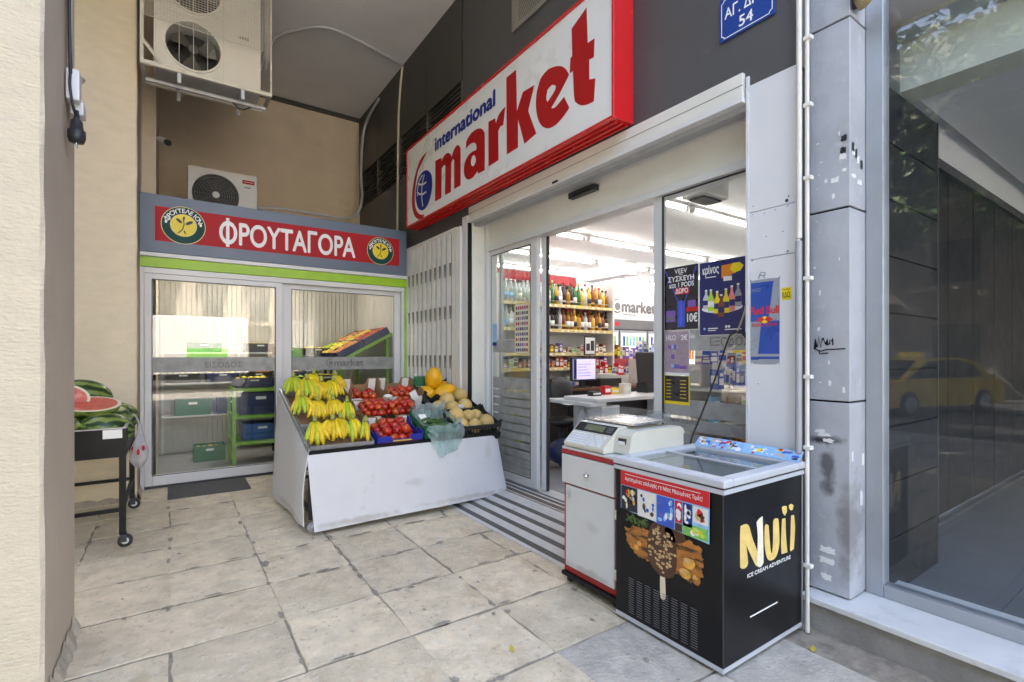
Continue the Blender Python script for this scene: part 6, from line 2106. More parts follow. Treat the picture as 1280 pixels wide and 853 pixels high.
# ---- melons
plastic_crate(2.19, .02, .47, .39, .13, 'crate_black', 'black crate of pale melons at the front right of the stand', 'crates on the stand')
plastic_crate(2.17, .42, .48, .38, .13, 'crate_black', 'black crate of pale melons in the middle row', 'crates on the stand')
plastic_crate(2.19, .81, .49, .42, .14, 'crate_black', 'black crate of yellow melons at the back of the stand', 'crates on the stand')
mm_ = MB().ball((0, 0, 0), .075, .075, .072, 18, 12, fn=lambda d, th, ph: 1 + .008 * math.cos(10 * ph) * math.sin(th)).mesh('melon', 'melon')
for (x, s, n, k, lab) in ((2.27, .12, .10, 1.0, 'pale melon at the left of the front crate by the bag'), (2.29, .27, .13, 1.1, 'pale melon leaning back left in the front crate'), (2.41, .10, .09, .95, 'pale melon low in the middle of the front crate'), (2.43, .28, .11, .9, 'small pale melon at the back of the front crate'), (2.56, .14, .10, 1.05, 'pale melon at the right end of the front crate'), (2.54, .32, .09, .9, 'half hidden pale melon behind the right end one'),
                          (2.23, .54, .11, .95, 'pale melon peeping out above the bag in the middle crate'), (2.37, .50, .11, 1.0, 'pale melon low in the middle of the second crate'), (2.38, .66, .13, 1.08, 'large pale melon at the back of the second crate'), (2.52, .52, .12, 1.0, 'pale melon low at the right of the second crate'), (2.545, .68, .17, 1.0, 'yellowish melon highest in the second crate')):
    o = inst('melon', mm_, on_slope(x, s, n), rot=(rf.uniform(0, 3), rf.uniform(0, 3), rf.uniform(0, 3)), scale=(k, k, k * 1.02))
    tag(o, lab, 'melon', 'pale melons on the stand')
ym = MB().ball((0, 0, 0), .125, .085, .085, 24, 16, fn=lambda d, th, ph: 1 + .02 * math.sin(14 * math.atan2(d.z, d.y)) * (1 - d.x * d.x)).mesh('yellow_melon', 'yellow_melon')
for (x, s, n, rot, k, lab) in ((2.25, .90, .12, (0, 0, R(100)), .95, 'orange yellow melon at the left of the back crate'), (2.47, .88, .12, (0, R(-12), R(8)), 1.18, 'long orange yellow melon lying across the back crate'), (2.38, 1.03, .23, (R(20), R(65), R(80)), 1.12, 'orange yellow melon standing highest in the back crate'), (2.55, 1.08, .10, (0, 0, R(60)), .95, 'orange yellow melon half hidden at the back crate end')):
    o = inst('melon', ym, on_slope(x, s, n), rot=rot, scale=(k, k, k))
    tag(o, lab, 'melon', 'yellow melons on the stand')
tag(MB().obox(on_slope(2.27, 1.14, .17), (.07, .02, .05), SLOPE).build('box', 'crate_green'), 'small green box behind the yellow melons', 'box')
tag(MB().obox(on_slope(2.43, .455, .145), (.03, .02, .012), SLOPE).build('price_tag', 'paper'), 'white tag lying between the pale melons', 'price tag')

# ================================================================== INSIDE THE MARKET
mk = thing('market_room', 'bright market interior with white ceiling behind the open door', 'room', (6.5, 4.8, 0))
IX0, IX1, IY0, IY1, IZ = 3.06, 11.0, 1.50, 8.2, 3.0
bx('room_floor', 3.061, IX1, IY0, IY1, -0.05, 0.085, 'grout', mk)
ft = MB().box(-.297, .297, -.297, .297, -.004, .004).mesh('floor_tile', 'interior_floor')
for i in range(13):
    for j in range(11):
        inst('floor_tile', ft, (3.37 + i * .6, 1.81 + j * .6, .0895), mk)
bx('ceiling', 3.03, IX1, IY0, IY1 + .2, IZ, IZ + .1, 'interior_white', mk)
bx('wall', 3.06, IX1, IY1, IY1 + .2, .086, IZ - .001, 'interior_white', mk)
bx('wall', IX1, IX1 + .2, IY0, IY1 + .2, 0, IZ + .1, 'interior_white', mk)
bx('wall', 3.03, 3.055, 4.74, IY1, .0, IZ - .001, 'interior_white', mk)
bx('lintel', 3.022, 3.054, 1.56, 4.735, 2.60, IZ - .001, 'interior_white', mk)
bx('bulkhead', 5.6, IX1 - .01, 7.35, IY1 - .01, 2.12, IZ - .002, 'interior_white', mk)
bx('beam', 6.4, 6.7, 5.9, 7.345, 2.78, IZ - .002, 'interior_white', mk)

lamp_t = MB().tube([(-.58, 0, 0), (.58, 0, 0)], .016, 8).mesh('tube', 'tube_light')
lamp_h = MB().box(-.62, .62, -.03, .03, .0, .03).mesh('holder', 'interior_white')
lamp_e = MB().box(-.018, .018, -.022, .022, -.04, .0).mesh('end_cap', 'ac_pale')
row_lab = {0: 'nearest the door', 1: 'in the second row from the door', 2: 'in the third row from the door', 3: 'in the far row above the bottles'}
for q, y in enumerate((3.3, 4.9, 6.1, 7.2)):
    for k in range(5):
        x = 3.9 + k * 1.32
        t = thing('ceiling_light', 'fluorescent tube light on the market ceiling ' + row_lab[q], 'light', (x, y, IZ - .04), 'tube lights row %s' % 'abcd'[q])
        inst('holder', lamp_h, (x, y, IZ - .032), t)
        inst('tube', lamp_t, (x, y, IZ - .058), t)
        for s_ in (-.6, .6):
            inst('end_cap', lamp_e, (x + s_, y, IZ - .034), t)
dm = thing('security_camera', 'small white dome camera on the market ceiling', 'camera', (3.95, 3.72, 2.9))
MB().lathe([(.055, 0), (.055, -.02), (.05, -.045), (.03, -.06), (0, -.064)], (3.95, 3.72, IZ - .002), 16).build('dome', 'white_alu', dm)
MB().ball((3.93, 3.70, IZ - .064), .022, nu=10, nv=7).build('lens', 'plastic_black', dm)
un = thing('ceiling_unit', 'pale machine fixed to the market ceiling behind the sliding panel edge', 'unit', (3.95, 2.75, 2.75))
bx('housing', 3.75, 4.1, 2.55, 2.80, 2.78, 2.96, 'ac_pale', un, .02)
bx('vent', 3.8, 4.05, 2.6, 2.75, 2.765, 2.779, 'dark_metal', un)

# ---- bottle shelves
ri = random.Random(17)
sh = thing('bottle_shelf', 'white wall shelving full of bottles opposite the market door', 'shelf', (4.55, 5.5, .09))
bx('back_panel', 3.45, 5.46, 5.66, 5.70, .09, 2.52, 'shelf_board', sh)
bx('header', 3.45, 5.0, 5.58, 5.655, 2.42, 2.56, 'shelf_red', sh)
bx('upright', 3.45, 3.48, 5.25, 5.659, .09, 2.45, 'shelf_board', sh)
bx('upright', 5.43, 5.46, 5.25, 5.659, .09, 2.45, 'shelf_board', sh)
LV = [.30, .62, .95, 1.22, 1.42, 1.745, 2.085]
for z in LV:
    bx('board', 3.485, 5.425, 5.26, 5.655, z - .025, z, 'shelf_board', sh)
    bx('price_rail', 3.485, 5.425, 5.246, 5.259, z - .032, z + .012, 'shelf_yellow', sh)
tagm = MB().box(-.022, .022, -.0015, .0, 0, .026).mesh('price_tag', 'paper')
for z in LV:
    for k in range(17):
        if ri.random() < .8:
            inst('price_tag', tagm, (3.55 + k * .113 + ri.uniform(-.02, .02), 5.2455, z - .024), sh)
for z in (1.80, 2.14):
    MB().tube([(3.49, 5.262, z), (5.42, 5.262, z)], .003, 5).build('wire_guard', 'steel', sh)


def two_box(x, y, w, h, m):
    return MB().box(x - w, x + w, y - .04, y + .04, .946, .946 + h).box(x - w * .8, x + w * .8, y - .0415, y - .0402, .946 + h * .3, .946 + h * .7, 1).build('counter_box', [m, 'paper'], bevel=.003)


def bottle(prof, body, cap, lab):
    b = MB().lathe(prof, (0, 0, 0), 12).mesh('body', body)
    r, z = prof[-1]
    c = MB().lathe([(r + .003, z - .012), (r + .003, z + .018), (0, z + .02)], (0, 0, 0), 10).mesh('cap', cap)
    k = prof[1][0]
    l = MB().lathe([(k + .0008, .05), (k + .0008, .125)], (0, 0, 0), 12).mesh('label', lab)
    return b, c, l


P1 = [(.0, 0), (.037, .002), (.037, .17), (.032, .195), (.015, .225), (.014, .28)]
P2 = [(.0, 0), (.042, .002), (.044, .15), (.036, .18), (.015, .20), (.014, .25)]
P3 = [(.0, 0), (.034, .002), (.036, .19), (.026, .225), (.013, .25), (.013, .315)]
KB = {'clear': [bottle(q, 'bottle_clear', c, l) for q, c, l in ((P1, 'black_ink', 'white_ink'), (P3, 'ink_red', 'cream_ink'), (P1, 'white_ink', 'ink_sky'))],
      'green': [bottle(q, 'bottle_green', c, l) for q, c, l in ((P1, 'ink_red', 'cream_ink'), (P3, 'gold_ink', 'black_ink'))],
      'gold': [bottle(q, 'bottle_gold', c, l) for q, c, l in ((P2, 'black_ink', 'cream_ink'), (P1, 'gold_ink', 'black_ink'))],
      'amber': [bottle(q, 'bottle_amber', c, l) for q, c, l in ((P2, 'black_ink', 'cream_ink'), (P1, 'ink_red', 'white_ink'), (P3, 'black_ink', 'ink_yellow'))],
      'dark': [bottle(q, 'bottle_dark', c, l) for q, c, l in ((P1, 'black_ink', 'cream_ink'), (P3, 'ink_red', 'white_ink'))]}
seq_top = ['clear'] * 9 + ['clear', 'clear', 'green', 'gold', 'clear', 'dark', 'amber', 'dark', 'green', 'green', 'gold', 'clear', 'gold', 'amber', 'gold', 'amber', 'gold', 'amber']
seq_low = ['clear'] * 9 + ['clear', 'clear', 'dark', 'dark', 'clear', 'amber', 'amber', 'amber', 'gold', 'gold', 'amber', 'clear', 'amber', 'gold', 'amber', 'gold', 'amber', 'dark']
word = {'clear': 'clear glass', 'green': 'green glass', 'gold': 'golden', 'amber': 'amber', 'dark': 'dark glass'}
for (z, seq, lv) in ((2.086, seq_top, 'top'), (1.746, seq_low, 'second')):
    n = len(seq)
    for k, c in enumerate(seq):
        for row in (0, 1):
            x = 3.53 + (5.38 - 3.53) * (k + .5) / n + ri.uniform(-.006, .006)
            y = 5.315 + row * .11
            b, cp_, l_ = ri.choice(KB[c])
            t = inst('bottle', b, (x, y, z), rot=(0, 0, ri.uniform(0, 6)))
            tag(t, '%s bottle in the %s row of the %s shelf' % (word[c], 'front' if row == 0 else 'rear', lv), 'bottle', '%s bottles %s row %s shelf' % (c, 'front' if row == 0 else 'rear', lv))
            if row == 0:
                for me, nm in ((cp_, 'cap'), (l_, 'label')):
                    o = inst(nm, me, (0, 0, 0))
                    o.parent = t
                    o.location = (0, 0, 0)
# ---- packs on the lower shelves
packs = []

def two_tone(w, d, h, m1, m2, name):
    mb = MB().box(-w, w, -d, d, 0, h)
    mb.box(-w * .8, w * .8, -d - .0015, -d - .0002, h * .22, h * .55, 1)
    mb.box(-w * .6, w * .6, -d - .0015, -d - .0002, h * .66, h * .82, 1)
    mb.box(-w - .0012, -w - .0002, -d * .8, d * .8, h * .3, h * .7, 1)
    return mb.mesh(name, [m1, m2])


for m, m2 in (('ink_red', 'white_ink'), ('ink_brown', 'ink_yellow'), ('carton_white', 'ink_red'), ('ink_purple', 'cream_ink'), ('shelf_red', 'cream_ink'), ('cardboard', 'white_ink'), ('can_silver', 'ink_blue'), ('carton_white', 'ink_green'), ('ink_brown', 'cream_ink'), ('cream_ink', 'ink_brown'), ('grey_ink', 'ink_orange')):
    packs.append(two_tone(.036, .04, .1, m, m2, 'snack_pack'))
for (z, zn) in ((1.423, 'shelf under the bottles'), (1.223, 'second shelf under the bottles'), (.953, 'low shelf beneath the snacks')):
    for k in range(24):
        x = 3.54 + k * .077
        tag(inst('snack_pack', ri.choice(packs), (x, 5.32 + ri.uniform(0, .03), z), rot=(0, 0, ri.uniform(-.15, .15)), scale=(ri.uniform(.75, 1.0), 1, ri.uniform(.7, 1.6))), 'coloured pack standing on the ' + zn, 'pack', 'packs on the ' + zn)

# ---- counter, till and screen
co = thing('counter', 'white checkout counter with dark recess just inside the market door', 'counter', (4.3, 4.3, .09))
bx('worktop', 3.62, 5.35, 3.72, 4.25, .905, .945, 'counter_white', co, .006)
bx('return_top', 3.55, 3.78, 3.74, 4.6, .865, .904, 'counter_white', co, .006)
bx('end_panel', 3.72, 3.98, 3.75, 4.2, .09, .864, 'counter_white', co, .004)
bx('recess', 3.981, 5.3, 4.0, 4.2, .09, .904, 'counter_dark', co)
bx('front_panel', 4.7, 5.3, 3.74, 3.99, .09, .9, 'counter_white', co, .004)
bx('shelf', 3.99, 4.69, 3.80, 3.99, .55, .57, 'counter_white', co)
bx('kick_board', 3.99, 4.69, 3.78, 3.80, .09, .22, 'counter_dark', co)
bk = thing('back_counter', 'brown topped back counter behind the checkout', 'counter', (4.4, 4.75, .09))
bx('worktop', 3.95, 5.6, 4.55, 4.95, .96, .995, 'wood_brown', bk, .004)
bx('cabinet', 3.97, 5.58, 4.58, 4.93, .09, .959, 'counter_dark', bk)
mo = thing('monitor', 'black computer monitor with lit lilac screen on the back counter', 'monitor', (4.25, 4.6, .996))
bx('housing', 4.03, 4.44, 4.58, 4.62, 1.08, 1.37, 'plastic_black', mo, .006)
bx('screen', 4.05, 4.42, 4.574, 4.5795, 1.10, 1.35, 'screen', mo)
p = Print(FY(4.5738), .0006)
p.rect(4.052, 4.105, 1.102, 1.348, 'poster_navy', 1)
for k in range(5):
    p.rect(4.13, 4.13 + ri.uniform(.12, .26), 1.14 + k * .036, 1.145 + k * .036, 'sign_blue', 1)
p.build('screen_content', mo)
MB().box(4.2, 4.27, 4.60, 4.64, 1.0, 1.079).box(4.12, 4.35, 4.57, 4.72, .996, 1.008).build('foot', 'plastic_black', mo)
ti = thing('till_screen', 'tall black till screen seen from behind at the sliding panel edge', 'till', (4.75, 4.1, .946))
MB().obox((4.80, 4.05, 1.24), (.15, .03, .20), Matrix.Rotation(R(-28), 3, 'Z') @ Matrix.Rotation(R(-14), 3, 'X')).build('housing', 'plastic_black', ti, .02)
bx('foot', 4.70, 4.92, 3.98, 4.16, .946, 1.06, 'plastic_black', ti, .01)
pr = thing('printer', 'black printer with a stack of white papers behind the counter', 'printer', (4.7, 4.7, .996))
bx('case', 4.50, 4.88, 4.56, 4.88, .996, 1.10, 'plastic_black', pr, .01)
for k in range(5):
    MB().obox((4.69 + ri.uniform(-.02, .02), 4.70, 1.104 + k * .012), (.15, .10, .004), Matrix.Rotation(ri.uniform(-.2, .2), 3, 'Z')).build('paper_sheet', 'paper', pr)
ch = thing('desk_chair', 'dark padded chair back behind the counter return', 'chair', (3.8, 4.45, .09))
MB().ball((3.80, 4.52, .98), .19, .08, .16, 16, 10).build('backrest', 'plastic_black', ch)
MB().ball((3.80, 4.50, .62), .20, .18, .06, 14, 8).build('seat', 'plastic_black', ch)
MB().tube([(3.8, 4.5, .09), (3.8, 4.5, .6)], .03, 8).build('stem', 'dark_metal', ch)
sg = thing('price_board', 'black framed hand drawn price board hanging above the monitor', 'notice', (4.75, 5.1, 1.42))
bx('board', 4.74, 4.95, 5.12, 5.13, 1.40, 1.66, 'poster_black', sg)
p = Print(FY(5.12), .001)
p.rect(4.755, 4.935, 1.415, 1.645, 'paper', 1)
p.rect(4.77, 4.84, 1.46, 1.56, 'black_ink', 2)
p.rect(4.855, 4.92, 1.46, 1.60, 'black_ink', 2)
p.build('print', sg)
MB().tube([(4.845, 5.125, .995), (4.845, 5.125, 1.40)], .008, 6).build('pole', 'dark_metal', sg)
bgm2 = MB()
bgm2.lathe([(.06, 0), (.075, .08), (.05, .2), (.02, .26), (.03, .30)], (3.62, 3.95, .56), 14)
tag(bgm2.build('carrier_bag', 'bag_white'), 'white carrier bag hanging at the end of the counter', 'bag')
tag(MB().ball((3.62, 4.25, .33), .22, .16, .14, 14, 8).build('rubbish_sack', 'crate_navy'), 'dark blue sack on the floor beside the counter end', 'sack')
tag(MB().box(3.5, 3.8, 4.02, 4.14, .866, .0 + .868).build('receipt', 'paper'), 'loose white paper on the low end of the counter', 'paper')

kb_ = thing('keyboard', 'black keyboard on the back counter before the monitor', 'keyboard', (4.2, 4.56, .996))
bx('base', 3.98, 4.34, 4.553, 4.569, .996, 1.012, 'plastic_black', kb_)
for (x, y, w_, h_, m, lab) in ((3.90, 4.05, .07, .05, 'plastic_black', 'small black card reader on the white worktop'), (4.12, 4.10, .05, .10, 'ink_red', 'red sweet box on the white worktop'), (4.26, 4.12, .06, .07, 'ink_yellow', 'yellow sweet box on the white worktop'), (4.42, 4.08, .06, .12, 'carton_white', 'white carton on the white worktop beside the till')):
    tag(two_box(x, y, w_, h_, m), lab, 'box')
# ---- clutter between counter and fridges
def clutter(x0, x1, y, z, n, hmin, hmax, where, cats=('ink_red', 'ink_yellow', 'ink_blue', 'carton_white', 'carton_white', 'ink_sky', 'ink_purple', 'cardboard', 'cream_ink', 'can_silver', 'ink_brown')):
    for k in range(n):
        x = x0 + (x1 - x0) * (k + .5) / n
        me = clut[ri.choice(cats)]
        tag(inst('grocery_pack', me, (x, y + ri.uniform(-.03, .03), z), rot=(0, 0, ri.uniform(-.3, .3)), scale=((x1 - x0) / n / .12 * ri.uniform(.75, .95), 1, ri.uniform(hmin, hmax) / .2)), 'coloured grocery pack ' + where, 'pack', 'packs ' + where)


clut = {m: two_tone(.055, .04, .2, m, m2, 'grocery_pack') for m, m2 in (('ink_red', 'white_ink'), ('ink_yellow', 'ink_red'), ('ink_blue', 'white_ink'), ('carton_white', 'ink_blue'), ('ink_sky', 'white_ink'), ('ink_purple', 'cream_ink'), ('cardboard', 'ink_orange'), ('cream_ink', 'ink_green'), ('can_silver', 'black_ink'), ('ink_brown', 'ink_yellow'))}
gd = thing('goods_rack', 'red shelf rack with piled packets behind the checkout', 'rack', (5.6, 5.4, .09))
bx('frame', 5.05, 6.9, 5.15, 5.55, .09, 1.10, 'shelf_board', gd)
bx('upper_step', 5.5, 6.9, 5.35, 5.55, 1.101, 1.34, 'shelf_red', gd)
clutter(5.06, 5.9, 5.22, 1.101, 9, .10, .2, 'on the lower step of the goods rack')
clutter(5.52, 6.9, 5.44, 1.341, 13, .14, .30, 'on the upper step of the goods rack')
tag(bx('carton', 5.38, 5.78, 4.62, 4.9, .996, 1.34, 'carton_white'), 'plain pale carton standing at the end of the back counter', 'carton')
# ---- fridges and sign on the far wall
fd = thing('drinks_fridge', 'row of grey glass door fridges below the grey market sign', 'fridge', (7.6, 7.3, .09))
bx('body', 5.7, 9.9, 7.0, 7.345, .09, 2.115, 'dark_metal', fd)
bx('header', 5.7, 9.9, 6.95, 6.999, 1.92, 2.11, 'grey_ink', fd)
bx('brand_plate', 6.85, 7.35, 6.942, 6.949, 1.98, 2.05, 'ink_red', fd)
emit('fridge_light', (0.9, 0.95, 1.0), 0.12)
for k in range(5):
    a = 5.74 + k * .83
    d = bx('door', a, a + .80, 6.965, 6.998, .2, 1.90, 'alu_grey', fd)
    bx('lit_pane', a + .05, a + .75, 6.955, 6.964, .3, 1.84, 'fridge_light', d)
    for q in range(7):
        for z in (1.0, 1.3, 1.58):
            MB().box(a + .07 + q * .095, a + .135 + q * .095, 6.94, 6.954, z, z + .2).build('drink', ri.choice(('ink_sky', 'white_ink', 'ink_orange', 'ink_green', 'ink_blue', 'can_silver')), d)
fs_ = thing('inner_sign', 'grey international market emblem on the white wall above the fridges', 'sign', (7.6, 7.34, 2.2))
p = Print(FY(7.349), .002)
market_logo(p, 7.72, 2.32, .245, 'grey_ink')
p.text('international', 7.90, 2.62, .07, 'grey_ink', 1, width=.5, bold=.02)
p.rect(7.9, 8.3, 2.25, 2.265, 'grey_ink', 1)
p.build('lettering', fs_)

# ---- shelf with groceries behind the right pane
gs = thing('grocery_shelf', 'low grocery shelf seen through the right door pane', 'shelf', (4.3, 2.6, .09))
bx('side', 3.62, 5.6, 2.62, 2.66, .09, 1.32, 'shelf_board', gs)
for z in (.55, .85, 1.12):
    bx('board', 3.62, 5.6, 2.32, 2.619, z - .02, z, 'shelf_board', gs)
    clutter(3.64, 5.58, 2.42, z + .001, 20, .10, .22, 'on the %s board of the low grocery shelf' % {.55: 'bottom', .85: 'middle', 1.12: 'top'}[z])
clutter(3.64, 5.58, 2.56, 1.321, 16, .06, .16, 'along the very top of the low grocery shelf')
gs2 = thing('grocery_shelf', 'tall white shelf in the depth behind the right door pane', 'shelf', (6.5, 3.3, .09))
bx('side', 5.9, 8.5, 3.5, 3.54, .09, 1.6, 'shelf_board', gs2)
for z in (.9, 1.2, 1.5):
    bx('board', 5.9, 8.5, 3.2, 3.499, z - .02, z, 'shelf_board', gs2)
    clutter(5.95, 8.45, 3.3, z + .001, 20, .12, .24, 'on the %s board of the tall shelf in the depth' % {.9: 'bottom', 1.2: 'middle', 1.5: 'top'}[z])

# ================================================================== INSIDE THE FRUIT SHOP
fr_room = thing('fruit_shop_room', 'fruit shop interior with slatted walls behind the sliding glass doors', 'room', (1.2, 7.5, 0))
bx('room_floor', -.25, 2.66, 6.51, 8.5, -.03, .012, 'interior_floor', fr_room)
bx('room_ceiling', -.25, 2.66, 6.51, 8.55, 2.75, 2.87, 'interior_white', fr_room)
for k in range(44):
    x = -.12 + k * .063
    bx('wall_slat', x, x + .055, 8.48, 8.5, .02, 2.74, 'slat_wall', fr_room)
for k in range(28):
    y = 6.6 + k * .066
    bx('wall_slat', 2.62, 2.64, y, y + .058, .02, 2.74, 'slat_wall', fr_room)
bx('backing', 2.641, 2.66, 6.51, 8.5, .013, 2.749, 'tan_wall', fr_room)
bx('rear_backing', -.129, 2.619, 8.501, 8.56, .013, 2.749, 'tan_wall', fr_room)
bx('left_backing', -.16, -.132, 6.9, 8.48, .013, 2.749, 'slat_wall', fr_room)
for (x, y, lab) in ((1.0, 7.35, 'fluorescent tube on the fruit shop ceiling near the door stile'),):
    t = thing('ceiling_light', lab, 'light', (x, y, 2.7))
    bx('holder', x - .03, x + .03, y - .6, y + .6, 2.715, 2.749, 'interior_white', t)
    MB().tube([(x, y - .57, 2.69), (x, y + .57, 2.69)], .016, 8).build('tube', 'shop_tube', t)
rs_ = random.Random(31)
rk = thing('produce_rack', 'lime green produce rack with crates behind the left glass door', 'rack', (1.3, 7.2, 0))
for (x, y) in ((.62, 6.85), (.62, 7.5), (1.9, 6.85), (1.9, 7.5)):
    bx('leg', x, x + .04, y, y + .04, .013, .98, 'rack_green', rk)
for z in (.30, .62, .95):
    for y in (6.85, 7.5):
        bx('bar', .661, 1.899, y + .004, y + .036, z, z + .035, 'rack_green', rk)
    bx('deck', .62, 1.94, 6.9, 7.49, z + .0355, z + .042, 'rack_green', rk)
sphere = {m: MB().ball((0, 0, 0), .036, nu=9, nv=6).mesh('fruit', m) for m in ('lemon', 'apple_green', 'peach', 'onion', 'tomato')}


def flat_crate(x, y, z, w, d, h, mat, lab, fruit=None, layers=1):
    t = thing('crate', ('crate of ' + lab) if fruit else lab, 'crate', (x + w / 2, y + d / 2, z), 'crates in the fruit shop')
    th = .01
    for nm, b in (('front_wall', (x, x + w, y, y + th)), ('back_wall', (x, x + w, y + d - th, y + d)), ('side_wall', (x, x + th, y + th, y + d - th)), ('side_wall', (x + w - th, x + w, y + th, y + d - th))):
        o = MB().box(*b, z, z + h).build(nm, mat, t, .003)
        if nm == 'front_wall':
            bx('hand_hole', x + w * .38, x + w * .62, y - .002, y - .0005, z + h * .68, z + h * .82, 'paper', o)
    bx('bottom', x + th, x + w - th, y + th, y + d - th, z + .002, z + .008, mat, t)
    if fruit:
        nx, ny = int((w - .04) / .066), int((d - .04) / .066)
        for i in range(nx):
            for j in range(ny):
                k = rs_.uniform(.9, 1.15)
                tag(inst(fruit_name(fruit), sphere[fruit], (x + .05 + i * .068 + rs_.uniform(-.008, .008), y + .05 + j * .068, z + h * .72 + rs_.uniform(-.01, .02)), scale=(k, k, k)), '%s in the crate of %s' % (fruit_name(fruit), lab), fruit_name(fruit), 'fruit of the ' + lab)


def fruit_name(m):
    return {'lemon': 'lemon', 'apple_green': 'apple', 'peach': 'peach', 'onion': 'onion', 'tomato': 'tomato'}[m]


flat_crate(.70, 6.92, .663, .48, .40, .27, 'crate_navy', 'navy crate on the middle deck behind the left glass door')
flat_crate(1.22, 6.92, .663, .40, .40, .27, 'crate_red', 'orange red crate on the middle deck behind the door stile')
flat_crate(.74, 6.92, .343, .44, .40, .20, 'crate_blue', 'blue crate on the low deck behind the left glass door')
flat_crate(1.22, 6.92, .343, .44, .40, .20, 'crate_navy', 'dark crate on the low deck behind the door stile')
flat_crate(.66, 6.92, .994, .42, .42, .12, 'crate_navy', 'lemons on the rack top behind the left glass door', 'lemon')
flat_crate(1.12, 6.92, .994, .40, .42, .12, 'crate_black', 'apples on the rack top behind the door stile', 'apple_green')
flat_crate(1.54, 6.92, .994, .40, .42, .14, 'crate_black', 'lemons on the rack top behind the right glass door', 'lemon')
flat_crate(.25, 7.6, .013, .36, .3, .2, 'crate_green', 'onions on the floor behind the left glass door', 'onion')
rw = thing('rear_shelf', 'white shelf with crates along the slatted rear wall of the fruit shop', 'shelf', (.9, 8.3, 0))
for z in (.55, 1.0, 1.42):
    bx('board', -.1, 1.8, 8.1, 8.47, z, z + .02, 'shelf_board', rw)
for x in (-.1, .83, 1.77):
    bx('upright', x, x + .03, 8.44, 8.472, .013, 1.9, 'shelf_board', rw)
for (x, z, m, fr2, lab) in ((-.05, 1.021, 'crate_black', 'apple_green', 'apples at the left end of the rear shelf'), (.42, 1.021, 'crate_navy', 'lemon', 'lemons left of centre on the rear shelf'), (.88, 1.021, 'crate_black', 'peach', 'peaches right of centre on the rear shelf'), (1.34, 1.021, 'crate_navy', 'onion', 'onions at the right end of the rear shelf'), (.2, 1.441, 'crate_green', 'onion', 'onions on the upper board of the rear shelf'), (.9, 1.441, 'crate_black', 'lemon', 'lemons on the upper board of the rear shelf')):
    flat_crate(x, 8.12, z, .40, .30, .13, m, lab, fr2)
flat_crate(.05, 8.12, .571, .42, .30, .22, 'crate_green', 'green crate on the low board of the rear shelf')
flat_crate(.55, 8.12, .571, .42, .30, .22, 'crate_navy', 'navy crate on the low board of the rear shelf')
tt = thing('tiered_table', 'dark table with two open crates behind the right glass door', 'table', (1.6, 7.7, 0))
bx('table_top', 1.2, 2.0, 7.55, 7.95, 1.37, 1.40, 'dark_metal', tt)
for (x, y) in ((1.22, 7.57), (1.95, 7.57), (1.22, 7.9), (1.95, 7.9)):
    bx('leg', x, x + .03, y, y + .03, .013, 1.369, 'dark_metal', tt)
flat_crate(1.22, 7.58, 1.401, .36, .34, .10, 'crate_black', 'apples on the dark table behind the right glass door', 'apple_green')
flat_crate(1.61, 7.58, 1.401, .36, .34, .10, 'crate_black', 'lemons on the dark table behind the right glass door', 'lemon')
# sloping display along the right wall
ds = thing('sloping_display', 'lime edged sloping fruit display behind the right glass door', 'display', (2.3, 7.4, 0))
sl_m = Matrix.Rotation(R(-28), 3, 'Y')
MB().obox((2.2, 7.45, 1.50), (.42, .75, .02), sl_m).build('sloping_board', 'rack_green', ds)
for y in (6.75, 8.1):
    bx('leg', 2.5, 2.54, y, y + .04, .013, 1.63, 'rack_green', ds)
    bx('leg', 1.86, 1.90, y, y + .04, .013, 1.28, 'rack_green', ds)
for a in range(2):
    for b in range(3):
        m = ('peach', 'lemon', 'apple_green', 'tomato', 'lemon', 'peach')[(a * 3 + b) % 6]
        c = Vector((2.2, 7.45, 1.52)) + sl_m @ Vector((-.2 + a * .4, -.5 + b * .5, .03))
        nm = {0: 'lower', 1: 'upper'}[a] + ' ' + {0: 'near', 1: 'middle', 2: 'far'}[b]
        t = thing('crate', 'dark blue crate of fruit at the %s place of the sloping display' % nm, 'crate', c, 'crates on the sloping display')
        t.rotation_euler = sl_m.to_euler()
        for (q0, q1, q2, q3) in ((-.19, .19, -.235, -.225), (-.19, .19, .225, .235), (-.19, -.18, -.225, .225), (.18, .19, -.225, .225)):
            o = bpy.data.objects.new('wall', MB().box(q0, q1, q2, q3, -.03, .07).mesh('wall', 'crate_navy'))
            COL.objects.link(o)
            o.parent = t
        for i in range(5):
            for j in range(6):
                k = rs_.uniform(.95, 1.2)
                v = c + sl_m @ Vector((-.14 + i * .07, -.19 + j * .076, .035 + rs_.uniform(-.01, .02)))
                tag(inst(fruit_name(m), sphere[m], v, scale=(k, k, k)), '%s in the %s crate of the sloping display' % (fruit_name(m), nm), fruit_name(m), '%s in %s display crate' % (m, nm))

# ================================================================== THE STREET (seen mirrored in the panes)
rl = random.Random(41)
leafm = MB()
for k in range(5200):
    while True:
        d = Vector((rl.uniform(-1, 1), rl.uniform(-1, 1), rl.uniform(-1, 1)))
        if .25 < d.length < 1:
            break
    blobc = [Vector((0, 0, 5.2)), Vector((1.3, .4, 4.6)), Vector((-1.2, .6, 4.8)), Vector((.2, -1.3, 4.5)), Vector((.3, .9, 6.3)), Vector((-.6, -.5, 6.0))][k % 6]
    c = blobc + d * 1.25
    s_ = rl.uniform(.09, .19)
    e = Vector((rl.uniform(-1, 1), rl.uniform(-1, 1), rl.uniform(-.6, .6))).normalized()
    f = e.orthogonal().normalized()
    leafm.add([c - e * s_, c + f * s_ * .5, c + e * s_, c - f * s_ * .5], [(0, 1, 2, 3)])
crown_me2 = leafm.mesh('crown', 'leaf')
tr_ = MB()
tr_.tube([(0, 0, 0), (.05, 0, 1.5), (0, .05, 3.0), (.1, 0, 4.6)], [.17, .14, .11, .05], 9)
